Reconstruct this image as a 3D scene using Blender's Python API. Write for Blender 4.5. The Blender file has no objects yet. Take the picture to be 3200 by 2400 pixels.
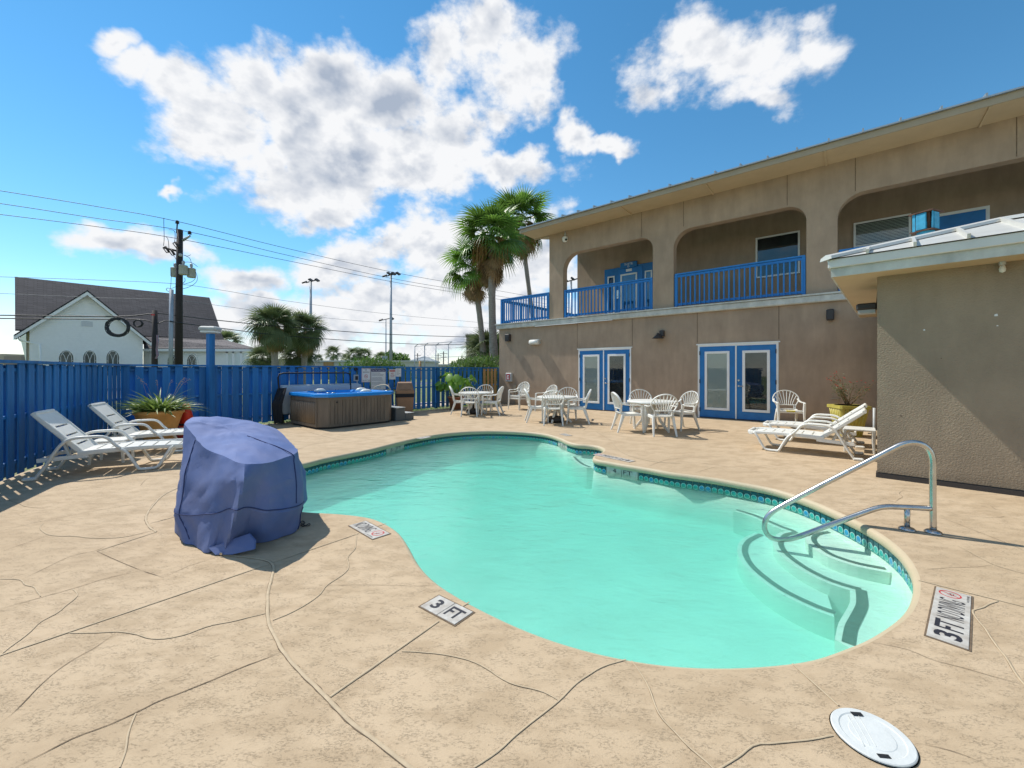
import bpy, bmesh, math, random
from mathutils import Vector, Matrix, noise
from mathutils.geometry import tessellate_polygon
R = math.radians
random.seed(7)
SC = bpy.context.scene
COL = SC.collection

# ------------------------------------------------------------------ camera
HE, F, U0, V0 = 1.42, 1280.0, 1600.0, 1158.0       # eye height, focal length and horizon in photo pixels
cam = bpy.data.cameras.new('camera'); co = bpy.data.objects.new('camera', cam); COL.objects.link(co)
cam.sensor_width = 36.0; cam.lens = 36.0 * F / 3200.0
cam.shift_y = -(1200.0 - V0) / 3200.0
cam.clip_start = 0.05; cam.clip_end = 3000
co.location = (0, 0, HE); co.rotation_euler = (R(90), 0, 0)
SC.camera = co
SC.view_settings.view_transform = 'Standard'; SC.view_settings.look = 'None'
SC.view_settings.exposure = 0.36; SC.view_settings.gamma = 1.0
SC.cycles.max_bounces = 8; SC.cycles.transparent_max_bounces = 16
SC.cycles.sample_clamp_indirect = 4.0; SC.cycles.sample_clamp_direct = 0
SC.cycles.caustics_reflective = False; SC.cycles.caustics_refractive = False
SC.cycles.use_denoising = True; SC.cycles.volume_bounces = 1

# ------------------------------------------------------------------ sun
SUN_D = Vector((math.cos(R(-31.5)), math.sin(R(-31.5)), 0))      # where the light travels, seen from above
SUN_EL = R(53.0)
light_dir = Vector((SUN_D.x * math.cos(SUN_EL), SUN_D.y * math.cos(SUN_EL), -math.sin(SUN_EL)))
sd = bpy.data.lights.new('sun', 'SUN'); so = bpy.data.objects.new('sun', sd); COL.objects.link(so)
sd.energy = 3.9; sd.angle = R(0.55); sd.color = (1.0, 0.955, 0.88)
so.rotation_euler = (-light_dir).to_track_quat('Z', 'Y').to_euler()

# ------------------------------------------------------------------ world: Nishita sky with cumulus clouds mixed over it
world = bpy.data.worlds.new('World'); SC.world = world; world.use_nodes = True
wt = world.node_tree; wn = wt.nodes; wl = wt.links; wn.clear()
def N(t, **k):
    n = wn.new(t)
    for a, b in k.items(): setattr(n, a, b)
    return n
def val(sock, x):
    if isinstance(x, bpy.types.NodeSocket): wl.new(x, sock)
    else: sock.default_value = x
def M(op, a, b=None, c=None, clamp=False):
    n = N('ShaderNodeMath', operation=op); n.use_clamp = clamp
    val(n.inputs[0], a)
    if b is not None: val(n.inputs[1], b)
    if c is not None: val(n.inputs[2], c)
    return n.outputs[0]
def VM(op, a, b=None, scale=None):
    n = N('ShaderNodeVectorMath', operation=op)
    val(n.inputs[0], a)
    if b is not None: val(n.inputs[1], b)
    if scale is not None: val(n.inputs['Scale'], scale)
    return n.outputs['Value'] if op in ('LENGTH', 'DOT_PRODUCT') else n.outputs[0]
def SS(x, lo, hi):
    n = N('ShaderNodeMapRange', interpolation_type='SMOOTHSTEP'); n.clamp = True
    val(n.inputs[0], x); n.inputs[1].default_value = lo; n.inputs[2].default_value = hi
    n.inputs[3].default_value = 0; n.inputs[4].default_value = 1
    return n.outputs[0]
sky = N('ShaderNodeTexSky', sky_type='NISHITA'); sky.sun_disc = False
sky.sun_elevation = SUN_EL
sky.sun_rotation = math.atan2(-SUN_D.x, -SUN_D.y)     # clockwise from +Y, where the sun stands
sky.altitude = 0; sky.air_density = 1.0; sky.dust_density = 0.0; sky.ozone_density = 3.4
bg_sky = N('ShaderNodeBackground'); bg_sky.inputs[1].default_value = 0.130
hs = N('ShaderNodeHueSaturation'); hs.inputs['Saturation'].default_value = 1.22; hs.inputs['Hue'].default_value = 0.487; hs.inputs['Value'].default_value = 1.0
wl.new(sky.outputs[0], hs.inputs['Color']); wl.new(hs.outputs[0], bg_sky.inputs[0])
tc = N('ShaderNodeTexCoord'); D = tc.outputs['Generated']
sx = N('ShaderNodeSeparateXYZ'); wl.new(D, sx.inputs[0])
yy = M('MAXIMUM', sx.outputs[1], 0.05)
P_ = M('DIVIDE', sx.outputs[0], yy); Q_ = M('DIVIDE', sx.outputs[2], yy)
# domain warp
nz = N('ShaderNodeTexNoise'); wl.new(D, nz.inputs['Vector']); nz.inputs['Scale'].default_value = 4.5; nz.inputs['Detail'].default_value = 5; nz.inputs['Roughness'].default_value = 0.6
warp = VM('SCALE', VM('SUBTRACT', nz.outputs['Color'], (0.5, 0.5, 0.5)), scale=0.30)
cx = N('ShaderNodeCombineXYZ'); wl.new(P_, cx.inputs[0]); wl.new(Q_, cx.inputs[1])
PQ = VM('ADD', cx.outputs[0], warp)
sp = N('ShaderNodeSeparateXYZ'); wl.new(PQ, sp.inputs[0])
cq = N('ShaderNodeCombineXYZ'); wl.new(sp.outputs[0], cq.inputs[0]); wl.new(sp.outputs[1], cq.inputs[1]); PQ = cq.outputs[0]
# cumulus masses: x, y, half width, half height (photo at 2212 px wide), thickness
BL = [(255,115,48,34,1),(290,175,75,55,1),(370,215,90,70,1),(440,290,130,80,1.1),(560,165,75,80,1),(640,230,150,120,1.2),
 (730,190,130,110,1.2),(850,200,110,110,1.1),(760,330,240,110,1.3),(910,320,160,110,1.2),(600,370,150,75,1.1),(690,425,110,50,1),
 (1090,375,140,45,.9),(970,60,75,70,.95),(1070,60,95,90,.9),(1125,160,72,100,.9),(1160,215,45,55,.8),
 (1090,270,60,26,.6),(1480,90,130,80,.95),(1590,120,120,70,.85),(1420,180,85,45,.75),(1640,200,75,34,.7),(1730,110,50,40,.6),
 (1245,283,48,34,.9),(1315,300,75,24,.8),(385,413,24,14,.8),(220,535,120,45,.9),(320,555,90,38,.8),
 (530,620,120,45,.8),(730,560,110,70,.95),(820,500,80,40,.8),(930,520,110,90,1.0),(1010,600,140,110,1.1),(1150,560,90,130,1.0),
 (620,700,330,50,.85),(900,660,300,80,1.0),(1150,700,130,90,1.0),(430,735,300,30,.6),(900,745,700,30,.8),(60,720,160,40,.5)]
dens = None; shade = None
for (x, y, rx, ry, th) in BL:
    c = ((x - 1106) / 884.8, (800.4 - y) / 884.8, 0); s = (884.8 / rx / 1.18, 884.8 / ry / 1.18, 1)
    d = VM('MULTIPLY', VM('SUBTRACT', PQ, c), s)
    l = VM('LENGTH', d)
    v = M('MULTIPLY_ADD', l, -th, th)
    dens = v if dens is None else M('SMOOTH_MAX', dens, v, 0.10)
# the rest of the sky (beside and behind): scattered cumulus of the same kind
nb = N('ShaderNodeTexNoise'); wl.new(D, nb.inputs['Vector']); nb.inputs['Scale'].default_value = 2.2; nb.inputs['Detail'].default_value = 3
other = M('MULTIPLY_ADD', nb.outputs[0], 4.0, -2.15)
front = SS(sx.outputs[1], 0.32, 0.5)
wide = M('SUBTRACT', 1.0, SS(M('ABSOLUTE', P_), 1.35, 1.7))
front = M('MULTIPLY', front, wide)
mx = N('ShaderNodeMix', data_type='FLOAT'); val(mx.inputs[0], front); val(mx.inputs[2], other); val(mx.inputs[3], dens)
dens = mx.outputs[0]
def fbm(vec, sc, det, ro, lac=2.1):
    n = N('ShaderNodeTexNoise'); wl.new(vec, n.inputs['Vector']); n.inputs['Scale'].default_value = sc
    n.inputs['Detail'].default_value = det; n.inputs['Roughness'].default_value = ro; n.inputs['Lacunarity'].default_value = lac
    return n.outputs[0]
DS = VM('MULTIPLY', D, (1, 1, 1.5))
def billow(vec, sc, det):
    n = N('ShaderNodeTexVoronoi', feature='F1'); wl.new(vec, n.inputs['Vector']); n.inputs['Scale'].default_value = sc
    n.inputs['Detail'].default_value = det; n.inputs['Roughness'].default_value = 0.55; n.normalize = True
    return M('SUBTRACT', 1.0, n.outputs['Distance'])
WV = VM('ADD', DS, VM('SCALE', VM('SUBTRACT', nz.outputs['Color'], (0.5,0.5,0.5)), scale=0.10))
OF = VM('ADD', WV, (-0.022, 0.008, 0.034))
b1 = billow(WV, 11, 2); b2 = billow(OF, 11, 2)
n1 = M('MULTIPLY_ADD', b1, 0.62, M('MULTIPLY_ADD', fbm(DS, 9, 7, 0.62), 0.62, -0.25))
n2 = M('MULTIPLY_ADD', b2, 0.62, M('MULTIPLY_ADD', fbm(VM('ADD', DS, (-0.022, 0.008, 0.034)), 9, 4, 0.58), 0.62, -0.25))
dn = M('ADD', dens, M('MULTIPLY_ADD', n1, 2.1, -1.13))
alpha = SS(M('SUBTRACT', dn, M('MULTIPLY_ADD', fbm(DS, 26, 4, 0.65), 0.5, -0.22)), -0.24, 0.40)
relief = M('MULTIPLY', M('SUBTRACT', n1, n2), 2.1)
thick = SS(dn, 0.30, 1.05)
nw = SS(fbm(VM('ADD', D, (3, 1, 2)), 2.6, 3, 0.55), 0.36, 0.66)
base_ = M('MULTIPLY', thick, M('MULTIPLY_ADD', nw, 0.52, 0.16))
lum = M('ADD', M('SUBTRACT', 1.0, base_), relief)
lum = M('MINIMUM', M('MAXIMUM', lum, 0.40), 1.02)
cc = N('ShaderNodeMix', data_type='RGBA'); val(cc.inputs[0], M('MULTIPLY_ADD', lum, 1.72, -0.70, clamp=True))
cc.inputs[6].default_value = (0.42, 0.49, 0.61, 1); cc.inputs[7].default_value = (0.96, 0.97, 0.99, 1)
bg_c = N('ShaderNodeBackground'); bg_c.inputs[1].default_value = 0.76; wl.new(cc.outputs[2], bg_c.inputs[0])
hz = 1.0
lowhaze = M('MULTIPLY', M('SUBTRACT', 1.0, SS(sx.outputs[2], -0.01, 0.17)), 0.62)   # thin far haze above the horizon
alpha = M('MAXIMUM', alpha, lowhaze)
mixw = N('ShaderNodeMixShader'); wl.new(M('MULTIPLY', alpha, hz), mixw.inputs[0])
wl.new(bg_sky.outputs[0], mixw.inputs[1]); wl.new(bg_c.outputs[0], mixw.inputs[2])
ow = N('ShaderNodeOutputWorld'); wl.new(mixw.outputs[0], ow.inputs[0])
world.cycles.sampling_method = 'MANUAL'; world.cycles.sample_map_resolution = 512

# ------------------------------------------------------------------ helpers: places
def G(u, v, z=0.0):                                  # photo pixel -> point on the level z
    k = (HE - z) / (v - V0)
    return Vector(((u - U0) * k, F * k, z))
def A(u, v, Y):                                      # photo pixel -> point at depth Y
    return Vector(((u - U0) * Y / F, Y, HE - (v - V0) * Y / F))
def disp(x, y): return x * 1.44665, y * 1.44665
class Plane:                                         # vertical plane through P0 along d, normal n
    def __init__(s, P0, d, n=None):
        s.P0 = Vector((P0[0], P0[1], 0)); s.d = Vector((d[0], d[1], 0)).normalized()
        s.n = Vector((n[0], n[1], 0)).normalized() if n else Vector((s.d.y, -s.d.x, 0))
    def off(s, o): return Plane(s.P0 + s.n * o, s.d, s.n)
    def hit(s, u, v):
        a = (u - U0) / F
        t = (a * s.P0.y - s.P0.x) / (s.d.x - a * s.d.y)
        Y = s.P0.y + s.d.y * t
        return t, HE - (v - V0) * Y / F
    def w(s, t, o=0.0, z=0.0):
        p = s.P0 + s.d * t + s.n * o; return Vector((p.x, p.y, z))
    def frame(s, t=0, o=0, z=0):                     # local axes: x along, y inwards (-n), z up
        p = s.w(t, o, z)
        m = Matrix.Identity(4)
        for i in range(3):
            m[i][0] = s.d[i]; m[i][1] = -s.n[i]; m[i][2] = (0, 0, 1)[i]; m[i][3] = p[i]
        return m

# ------------------------------------------------------------------ helpers: meshes and objects
class MB:
    def __init__(s): s.v = []; s.f = []; s.sm = []; s.mi = []; s.cur = 0
    def add(s, vs, fs, smooth=False):
        b = len(s.v); s.v += [tuple(v) for v in vs]
        for f in fs: s.f.append(tuple(b + i for i in f)); s.sm.append(smooth); s.mi.append(s.cur)
        return s
    def box(s, x0, x1, y0, y1, z0, z1, m=None, bev=0.0):
        if bev <= 0:
            vs = [Vector((x, y, z)) for x in (x0, x1) for y in (y0, y1) for z in (z0, z1)]
            fs = [(0,1,3,2),(4,6,7,5),(0,4,5,1),(2,3,7,6),(0,2,6,4),(1,5,7,3)]
        else:
            b = bev; vs = []; 
            rings = [(z0, b), (z0 + b, 0), (z1 - b, 0), (z1, b)]
            for z, i in rings:
                c = max(i, b * 0.0)
                e = b if i == 0 else b * 1.6
                X0, X1, Y0, Y1 = x0 + i, x1 - i, y0 + i, y1 - i
                ee = min(b, (X1 - X0) / 3, (Y1 - Y0) / 3)
                vs += [Vector(p) for p in ((X0+ee,Y0,z),(X1-ee,Y0,z),(X1,Y0+ee,z),(X1,Y1-ee,z),(X1-ee,Y1,z),(X0+ee,Y1,z),(X0,Y1-ee,z),(X0,Y0+ee,z))]
            fs = [tuple(range(7, -1, -1)), tuple(range(24, 32))]
            for r in range(3):
                for i in range(8):
                    j = (i + 1) % 8; fs.append((r*8+i, r*8+j, r*8+8+j, r*8+8+i))
        if m is not None: vs = [m @ v for v in vs]
        return s.add(vs, fs)
    def tube(s, pts, r, n=8, caps=True, flat=None, up=None, smooth=True, closed=False):
        """sweep; r one radius or one per point; flat=(a,b) scales the two section axes; up fixes the section"""
        pts = [Vector(p) for p in pts]; k = len(pts)
        rs = r if isinstance(r, (list, tuple)) else [r] * k
        vs = []; side = None
        for i, p in enumerate(pts):
            if closed: t = pts[(i+1) % k] - pts[i-1]
            else: t = pts[min(i+1, k-1)] - pts[max(i-1, 0)]
            t.normalize()
            if up is not None:
                a = t.cross(Vector(up))
                if a.length < 1e-4: a = t.cross(Vector((0.01, 0.02, 1)))
                a.normalize()
            else:
                if side is None:
                    a = t.cross(Vector((0, 0, 1)))
                    if a.length < 1e-3: a = t.cross(Vector((0, 1, 0)))
                    a.normalize()
                else: a = (side - t * side.dot(t)).normalized()
                side = a
            b = a.cross(t).normalized()
            fa, fb = flat if flat else (1, 1)
            for q in range(n):
                th = 2 * math.pi * q / n
                vs.append(p + a * (math.cos(th) * rs[i] * fa) + b * (math.sin(th) * rs[i] * fb))
        fs = []
        for i in range(k if closed else k - 1):
            for q in range(n):
                w = (q + 1) % n; i2 = (i + 1) % k
                fs.append((i*n+q, i*n+w, i2*n+w, i2*n+q))
        s.add(vs, fs, smooth)
        if caps and not closed:
            b = len(s.v) - len(vs)
            s.f.append(tuple(b + q for q in range(n-1, -1, -1))); s.sm.append(False); s.mi.append(s.cur)
            s.f.append(tuple(b + (k-1)*n + q for q in range(n))); s.sm.append(False); s.mi.append(s.cur)
        return s
    def bar(s, p, q, w, h, up=(0, 0, 1)):            # rectangular bar from p to q
        p, q = Vector(p), Vector(q); t = (q - p).normalized(); a = t.cross(Vector(up))
        if a.length < 1e-4: a = t.cross(Vector((0, 1, 0)))
        a.normalize(); b = a.cross(t)
        vs = [c + a * x * w / 2 + b * y * h / 2 for c in (p, q) for x, y in ((-1,-1),(1,-1),(1,1),(-1,1))]
        return s.add(vs, [(3,2,1,0),(4,5,6,7),(0,1,5,4),(1,2,6,5),(2,3,7,6),(3,0,4,7)])
    def strip(s, pts, ws, hs, up):                   # rectangular sweep with per point width and thickness
        pts = [Vector(p) for p in pts]; k = len(pts); vs = []
        for i, p in enumerate(pts):
            t = (pts[min(i+1, k-1)] - pts[max(i-1, 0)]).normalized(); a = t.cross(Vector(up)).normalized(); b = a.cross(t)
            for x, y in ((-1,-.6),(-.6,-1),(.6,-1),(1,-.6),(1,.6),(.6,1),(-.6,1),(-1,.6)): vs.append(p + a * x * ws[i] / 2 + b * y * hs[i] / 2)
        fs = [tuple(range(7, -1, -1)), tuple((k-1)*8 + q for q in range(8))]
        for i in range(k-1):
            for q in range(8):
                w = (q+1) % 8; fs.append((i*8+q, i*8+w, i*8+8+w, i*8+8+q))
        return s.add(vs, fs, False)
    def lathe(s, prof, n=32, c=(0, 0, 0), smooth=True, m=None):
        vs = []
        for r, z in prof:
            for q in range(n):
                th = 2*math.pi*q/n; p = Vector((c[0] + r*math.cos(th), c[1] + r*math.sin(th), c[2] + z)); vs.append(m @ p if m else p)
        fs = []
        for i in range(len(prof)-1):
            for q in range(n):
                w = (q+1) % n; fs.append((i*n+q, i*n+w, i*n+n+w, i*n+n+q))
        s.add(vs, fs, smooth); b = len(s.v) - len(vs)
        if prof[0][0] > 1e-6: s.f.append(tuple(b+q for q in range(n-1, -1, -1))); s.sm.append(False); s.mi.append(s.cur)
        if prof[-1][0] > 1e-6: s.f.append(tuple(b+(len(prof)-1)*n+q for q in range(n))); s.sm.append(False); s.mi.append(s.cur)
        return s
    def plate(s, outer, holes, d0, d1, m):           # polygon in local x,z extruded along local y from d0 to d1
        loops = [outer] + list(holes)
        flat = [p for lp in loops for p in lp]
        tris = tessellate_polygon([[Vector((p[0], p[1], 0)) for p in lp] for lp in loops])
        n = len(flat)
        vs = [m @ Vector((p[0], d0, p[1])) for p in flat] + [m @ Vector((p[0], d1, p[1])) for p in flat]
        fs = []
        for t in tris:
            a, b, c = [Vector(flat[i]) for i in t]
            cr = (b - a).cross(c - a) if False else (b.x-a.x)*(c.y-a.y)-(b.y-a.y)*(c.x-a.x)
            t = tuple(t) if cr > 0 else tuple(reversed(t))
            fs.append(t); fs.append(tuple(i + n for i in reversed(t)))
        b = 0
        for li, lp in enumerate(loops):
            k = len(lp)
            ar = sum(lp[i][0]*lp[(i+1)%k][1]-lp[(i+1)%k][0]*lp[i][1] for i in range(k))
            for i in range(k):
                j = (i+1) % k
                q = (b+i, b+n+i, b+n+j, b+j)
                fs.append(q if (ar > 0) == (li == 0) else q[::-1])
            b += k
        return s.add(vs, fs)
    def mesh(s, name, mat=None):
        me = bpy.data.meshes.new(name); me.from_pydata(s.v, [], s.f)
        me.polygons.foreach_set('use_smooth', s.sm)
        if mat is not None:
            for m_ in (mat if isinstance(mat, (list, tuple)) else [mat]): me.materials.append(m_)
            if max(s.mi, default=0) > 0: me.polygons.foreach_set('material_index', s.mi)
        me.update(); return me
    def build(s, name, mat, parent=None, **k): return obj(name, s.mesh(name, mat), parent, **k)
def obj(name, me, parent=None, label=None, cat=None, group=None, kind=None, local=False):
    o = bpy.data.objects.new(name, me); COL.objects.link(o)
    if parent is not None:
        o.parent = parent
        if not local:
            r = parent
            while r.parent is not None: r = r.parent
            if parent is r: o.matrix_parent_inverse = Matrix.Translation(-r.location)
            # sub-part: its parent part already carries the shift
    tag(o, label, cat, group, kind); return o
def tag(o, label=None, cat=None, group=None, kind=None):
    if label: o['label'] = label
    if cat: o['category'] = cat
    if group: o['group'] = group
    if kind: o['kind'] = kind
    return o
def thing(name, label, cat, loc=(0, 0, 0), group=None, rot=0.0):
    o = bpy.data.objects.new(name, None); COL.objects.link(o); o.location = loc; o.rotation_euler = (0, 0, rot); o.empty_display_size = 0.1
    return tag(o, label, cat, group)
KIDS = {}
def children(o): return [c for c in bpy.data.objects if c.parent is o]
def template(o): KIDS[o.name] = [(c, children(c)) for c in children(o)]
def dup(src, loc, rot=0.0, label=None, scale=None):
    r = src.copy(); COL.objects.link(r); r.location = loc; r.rotation_euler = (0, 0, rot)
    if label: r['label'] = label
    if scale: r.scale = scale if hasattr(scale, '__len__') else (scale,) * 3
    for c, gs in KIDS[src.name]:
        d = c.copy(); COL.objects.link(d); d.parent = r
        for g in gs: e = g.copy(); COL.objects.link(e); e.parent = d
    return r
def put(name, me, parent, loc, rot=0.0, **k):        # shared mesh placed at a world point below an unrotated thing
    o = obj(name, me, parent, **k); o.location = loc
    o.rotation_euler = rot if hasattr(rot, '__len__') else (0, 0, rot)
    return o
_TXT = {}
def text_mb(mb, txt, size, m, ext=0.0008, sx=1.0, bold=0.0, align='CENTER', fit=None):
    """lettering in the local x (reading), y (letter up) plane of m"""
    key = (txt, bold, align)
    if key not in _TXT:
        cu = bpy.data.curves.new('lettering', 'FONT'); cu.body = txt; cu.size = 1.0; cu.align_x = align; cu.align_y = 'CENTER'; cu.offset = bold
        cu.resolution_u = 3
        ob = bpy.data.objects.new('lettering', cu); COL.objects.link(ob)
        bpy.context.view_layer.update()
        me = bpy.data.meshes.new_from_object(ob.evaluated_get(bpy.context.evaluated_depsgraph_get()))
        _TXT[key] = ([v.co.copy() for v in me.vertices], [tuple(p.vertices) for p in me.polygons])
        bpy.data.objects.remove(ob); bpy.data.curves.remove(cu); bpy.data.meshes.remove(me)
    vs, fs = _TXT[key]
    x0 = min(v.x for v in vs); x1 = max(v.x for v in vs); y0 = min(v.y for v in vs); y1 = max(v.y for v in vs)
    if fit:                                          # stretch to width, height
        kx = fit[0] / (x1 - x0); ky = fit[1] / (y1 - y0); ox = (x0 + x1) / 2; oy = (y0 + y1) / 2
    else: kx, ky, ox, oy = size * sx, size, 0, 0
    mb.add([m @ Vector(((v.x - ox) * kx, (v.y - oy) * ky, ext)) for v in vs], fs)
    return mb
def catmull(pts, per, closed=False):
    n = len(pts); out = []
    seg = n if closed else n - 1
    for i in range(seg):
        p0 = pts[(i-1) % n] if closed else pts[max(i-1, 0)]; p1 = pts[i]; p2 = pts[(i+1) % n]; p3 = pts[(i+2) % n] if closed else pts[min(i+2, n-1)]
        for k in range(per):
            t = k / per
            out.append(0.5*((2*p1) + (p2-p0)*t + (2*p0-5*p1+4*p2-p3)*t*t + (3*p1-p0-3*p2+p3)*t**3))
    if not closed: out.append(pts[-1].copy())
    return out
def resample(pts, step, closed=False):
    P = pts + [pts[0]] if closed else pts
    L = [0.0]
    for i in range(1, len(P)): L.append(L[-1] + (P[i]-P[i-1]).length)
    n = max(2, int(round(L[-1]/step))); out = []; j = 0
    for k in range(n if closed else n + 1):
        d = L[-1]*k/n
        while j < len(L)-2 and L[j+1] < d: j += 1
        t = (d-L[j])/max(1e-9, L[j+1]-L[j]); out.append(P[j].lerp(P[j+1], t))
    return out

# ------------------------------------------------------------------ helpers: materials
def mat(name, col, rough=0.6, metal=0.0, var=0.0, vs=5.0, bump=0.0, bs=60.0, col2=None, spec=0.5, coat=0.0, stretch=None, detail=6, obj_rand=0.0, trans=0.0, bdist=0.01):
    m = bpy.data.materials.new(name); m.use_nodes = True; nt = m.node_tree; b = nt.nodes['Principled BSDF']; L = nt.links
    b.inputs['Base Color'].default_value = (*col, 1); b.inputs['Roughness'].default_value = rough; b.inputs['Metallic'].default_value = metal
    b.inputs['Specular IOR Level'].default_value = spec; b.inputs['Coat Weight'].default_value = coat
    m['nodes_ready'] = 1
    tcn = nt.nodes.new('ShaderNodeTexCoord'); src = tcn.outputs['Object']
    if stretch:
        mp = nt.nodes.new('ShaderNodeMapping'); mp.inputs['Scale'].default_value = stretch; L.new(src, mp.inputs[0]); src = mp.outputs[0]
    if var > 0 or col2 or obj_rand:
        nn = nt.nodes.new('ShaderNodeTexNoise'); nn.inputs['Scale'].default_value = vs; nn.inputs['Detail'].default_value = detail; nn.inputs['Roughness'].default_value = 0.6
        L.new(src, nn.inputs['Vector'])
        cr = nt.nodes.new('ShaderNodeMapRange'); cr.inputs[1].default_value = 0.3; cr.inputs[2].default_value = 0.7; L.new(nn.outputs[0], cr.inputs[0])
        mixn = nt.nodes.new('ShaderNodeMix'); mixn.data_type = 'RGBA'; L.new(cr.outputs[0], mixn.inputs[0])
        c2 = col2 if col2 else tuple(c*(1+var) for c in col); c1 = col if col2 else tuple(c*(1-var) for c in col)
        mixn.inputs[6].default_value = (*c1, 1); mixn.inputs[7].default_value = (*c2, 1); outc = mixn.outputs[2]
        if obj_rand:
            oi = nt.nodes.new('ShaderNodeObjectInfo'); h = nt.nodes.new('ShaderNodeHueSaturation')
            mr = nt.nodes.new('ShaderNodeMapRange'); mr.inputs[3].default_value = 1-obj_rand; mr.inputs[4].default_value = 1+obj_rand
            L.new(oi.outputs['Random'], mr.inputs[0]); L.new(mr.outputs[0], h.inputs['Value']); L.new(outc, h.inputs['Color']); outc = h.outputs[0]
        L.new(outc, b.inputs['Base Color'])
    if bump > 0:
        n2 = nt.nodes.new('ShaderNodeTexNoise'); n2.inputs['Scale'].default_value = bs; n2.inputs['Detail'].default_value = 5; L.new(src, n2.inputs['Vector'])
        bp = nt.nodes.new('ShaderNodeBump'); bp.inputs['Strength'].default_value = bump; bp.inputs['Distance'].default_value = bdist
        L.new(n2.outputs[0], bp.inputs['Height']); L.new(bp.outputs[0], b.inputs['Normal'])
    if trans > 0:
        tl = nt.nodes.new('ShaderNodeBsdfTranslucent'); ms = nt.nodes.new('ShaderNodeMixShader'); ms.inputs[0].default_value = trans
        if b.inputs['Base Color'].is_linked: L.new(b.inputs['Base Color'].links[0].from_socket, tl.inputs[0])
        else: tl.inputs[0].default_value = (*col, 1)
        o_ = nt.nodes['Material Output']; L.new(b.outputs[0], ms.inputs[1]); L.new(tl.outputs[0], ms.inputs[2]); L.new(ms.outputs[0], o_.inputs[0])
    return m
# ------------------------------------------------------------------ materials
M_ = {}
M_['stucco'] = mat('tan_stucco', (0.37,0.272,0.188), 0.9, var=0.13, vs=1.2, bump=0.5, bs=90, bdist=0.006, detail=9)
M_['stucco2'] = mat('olive_tan_stucco', (0.29,0.228,0.158), 0.9, var=0.10, vs=1.5, bump=0.7, bs=55, bdist=0.012, detail=9)
def weather(m, amt=.22, zs=.22):
    nt = m.node_tree; L = nt.links; bs_ = nt.nodes['Principled BSDF']; src = bs_.inputs['Base Color'].links[0].from_socket
    tcn = nt.nodes.new('ShaderNodeTexCoord'); mp = nt.nodes.new('ShaderNodeMapping'); mp.inputs['Scale'].default_value = (2.6,2.6,zs); L.new(tcn.outputs['Object'], mp.inputs[0])
    n = nt.nodes.new('ShaderNodeTexNoise'); n.inputs['Scale'].default_value = 1.6; n.inputs['Detail'].default_value = 8; n.inputs['Roughness'].default_value = .65; L.new(mp.outputs[0], n.inputs['Vector'])
    r = nt.nodes.new('ShaderNodeMapRange'); r.inputs[1].default_value = .35; r.inputs[2].default_value = .7; r.inputs[3].default_value = 1.06; r.inputs[4].default_value = 1-amt; L.new(n.outputs[0], r.inputs[0])
    sz_ = nt.nodes.new('ShaderNodeSeparateXYZ'); L.new(tcn.outputs['Object'], sz_.inputs[0])
    g_ = nt.nodes.new('ShaderNodeMapRange'); g_.inputs[1].default_value = 0.02; g_.inputs[2].default_value = .22; g_.inputs[3].default_value = .72; g_.inputs[4].default_value = 1; L.new(sz_.outputs[2], g_.inputs[0])
    mu = nt.nodes.new('ShaderNodeMath'); mu.operation = 'MULTIPLY'; L.new(r.outputs[0], mu.inputs[0]); L.new(g_.outputs[0], mu.inputs[1])
    h = nt.nodes.new('ShaderNodeHueSaturation'); L.new(mu.outputs[0], h.inputs['Value']); L.new(src, h.inputs['Color']); L.new(h.outputs[0], bs_.inputs['Base Color'])
weather(M_['stucco'], .14, .6); weather(M_['stucco2'], .10, .8)
M_['soffit'] = mat('cream_soffit_paint', (0.52,0.40,0.25), 0.75, var=0.06, vs=2)
M_['fascia'] = mat('tan_fascia_paint', (0.36,0.29,0.20), 0.7, var=0.06, vs=2)
M_['trim'] = mat('weathered_grey_ledge', (0.50,0.50,0.45), 0.8, var=0.22, vs=4, bump=0.3, bs=40, stretch=(1,1,.6))
M_['roofmetal'] = mat('pale_standing_seam_metal', (0.62,0.61,0.56), 0.38, metal=0.15, var=0.08, vs=2)
M_['roofgrey'] = mat('grey_metal_roof', (0.34,0.37,0.38), 0.4, metal=0.5)
M_['white'] = mat('white_gloss_paint', (0.78,0.78,0.75), 0.4, var=0.04, vs=6)
M_['plastic'] = mat('white_moulded_resin', (0.80,0.79,0.73), 0.42, var=0.06, vs=7, obj_rand=0.05, trans=0.12)
M_['blue'] = mat('bright_blue_paint', (0.007,0.155,0.42), 0.45, var=0.12, vs=5)
M_['rail'] = mat('blue_rail_paint', (0.010,0.18,0.50), 0.5, var=0.12, vs=8)
M_['fence'] = mat('weathered_blue_fence_paint', (0.012,0.155,0.42), 0.62, var=0.34, vs=7, bump=0.35, bs=30, stretch=(1,1,.12), obj_rand=0.16)
M_['pine'] = mat('bare_new_pine', (0.45,0.27,0.11), 0.75, var=0.2, vs=9, stretch=(1,1,.15), bump=.2)
M_['metal'] = mat('brushed_stainless_steel', (0.55,0.53,0.50), 0.27, metal=1.0, var=0.12, vs=14, bump=0.03, bs=200)
M_['dark'] = mat('black_rubber', (0.012,0.012,0.013), 0.6)
M_['bronze'] = mat('dark_bronze_paint', (0.035,0.03,0.028), 0.5)
M_['umb'] = mat('dark_brown_resin', (0.03,0.024,0.02), 0.55, var=.3, vs=10)
M_['greyplastic'] = mat('grey_box_plastic', (0.42,0.43,0.42), 0.5, var=.1)
M_['tubside'] = mat('weathered_grey_brown_panel', (0.17,0.135,0.10), 0.7, var=0.22, vs=6, stretch=(1,1,.2), bump=.15, bs=40)
M_['tubblue'] = mat('blue_acrylic_shell', (0.01,0.24,0.72), 0.22, var=0.08, vs=4, coat=.4)
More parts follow.
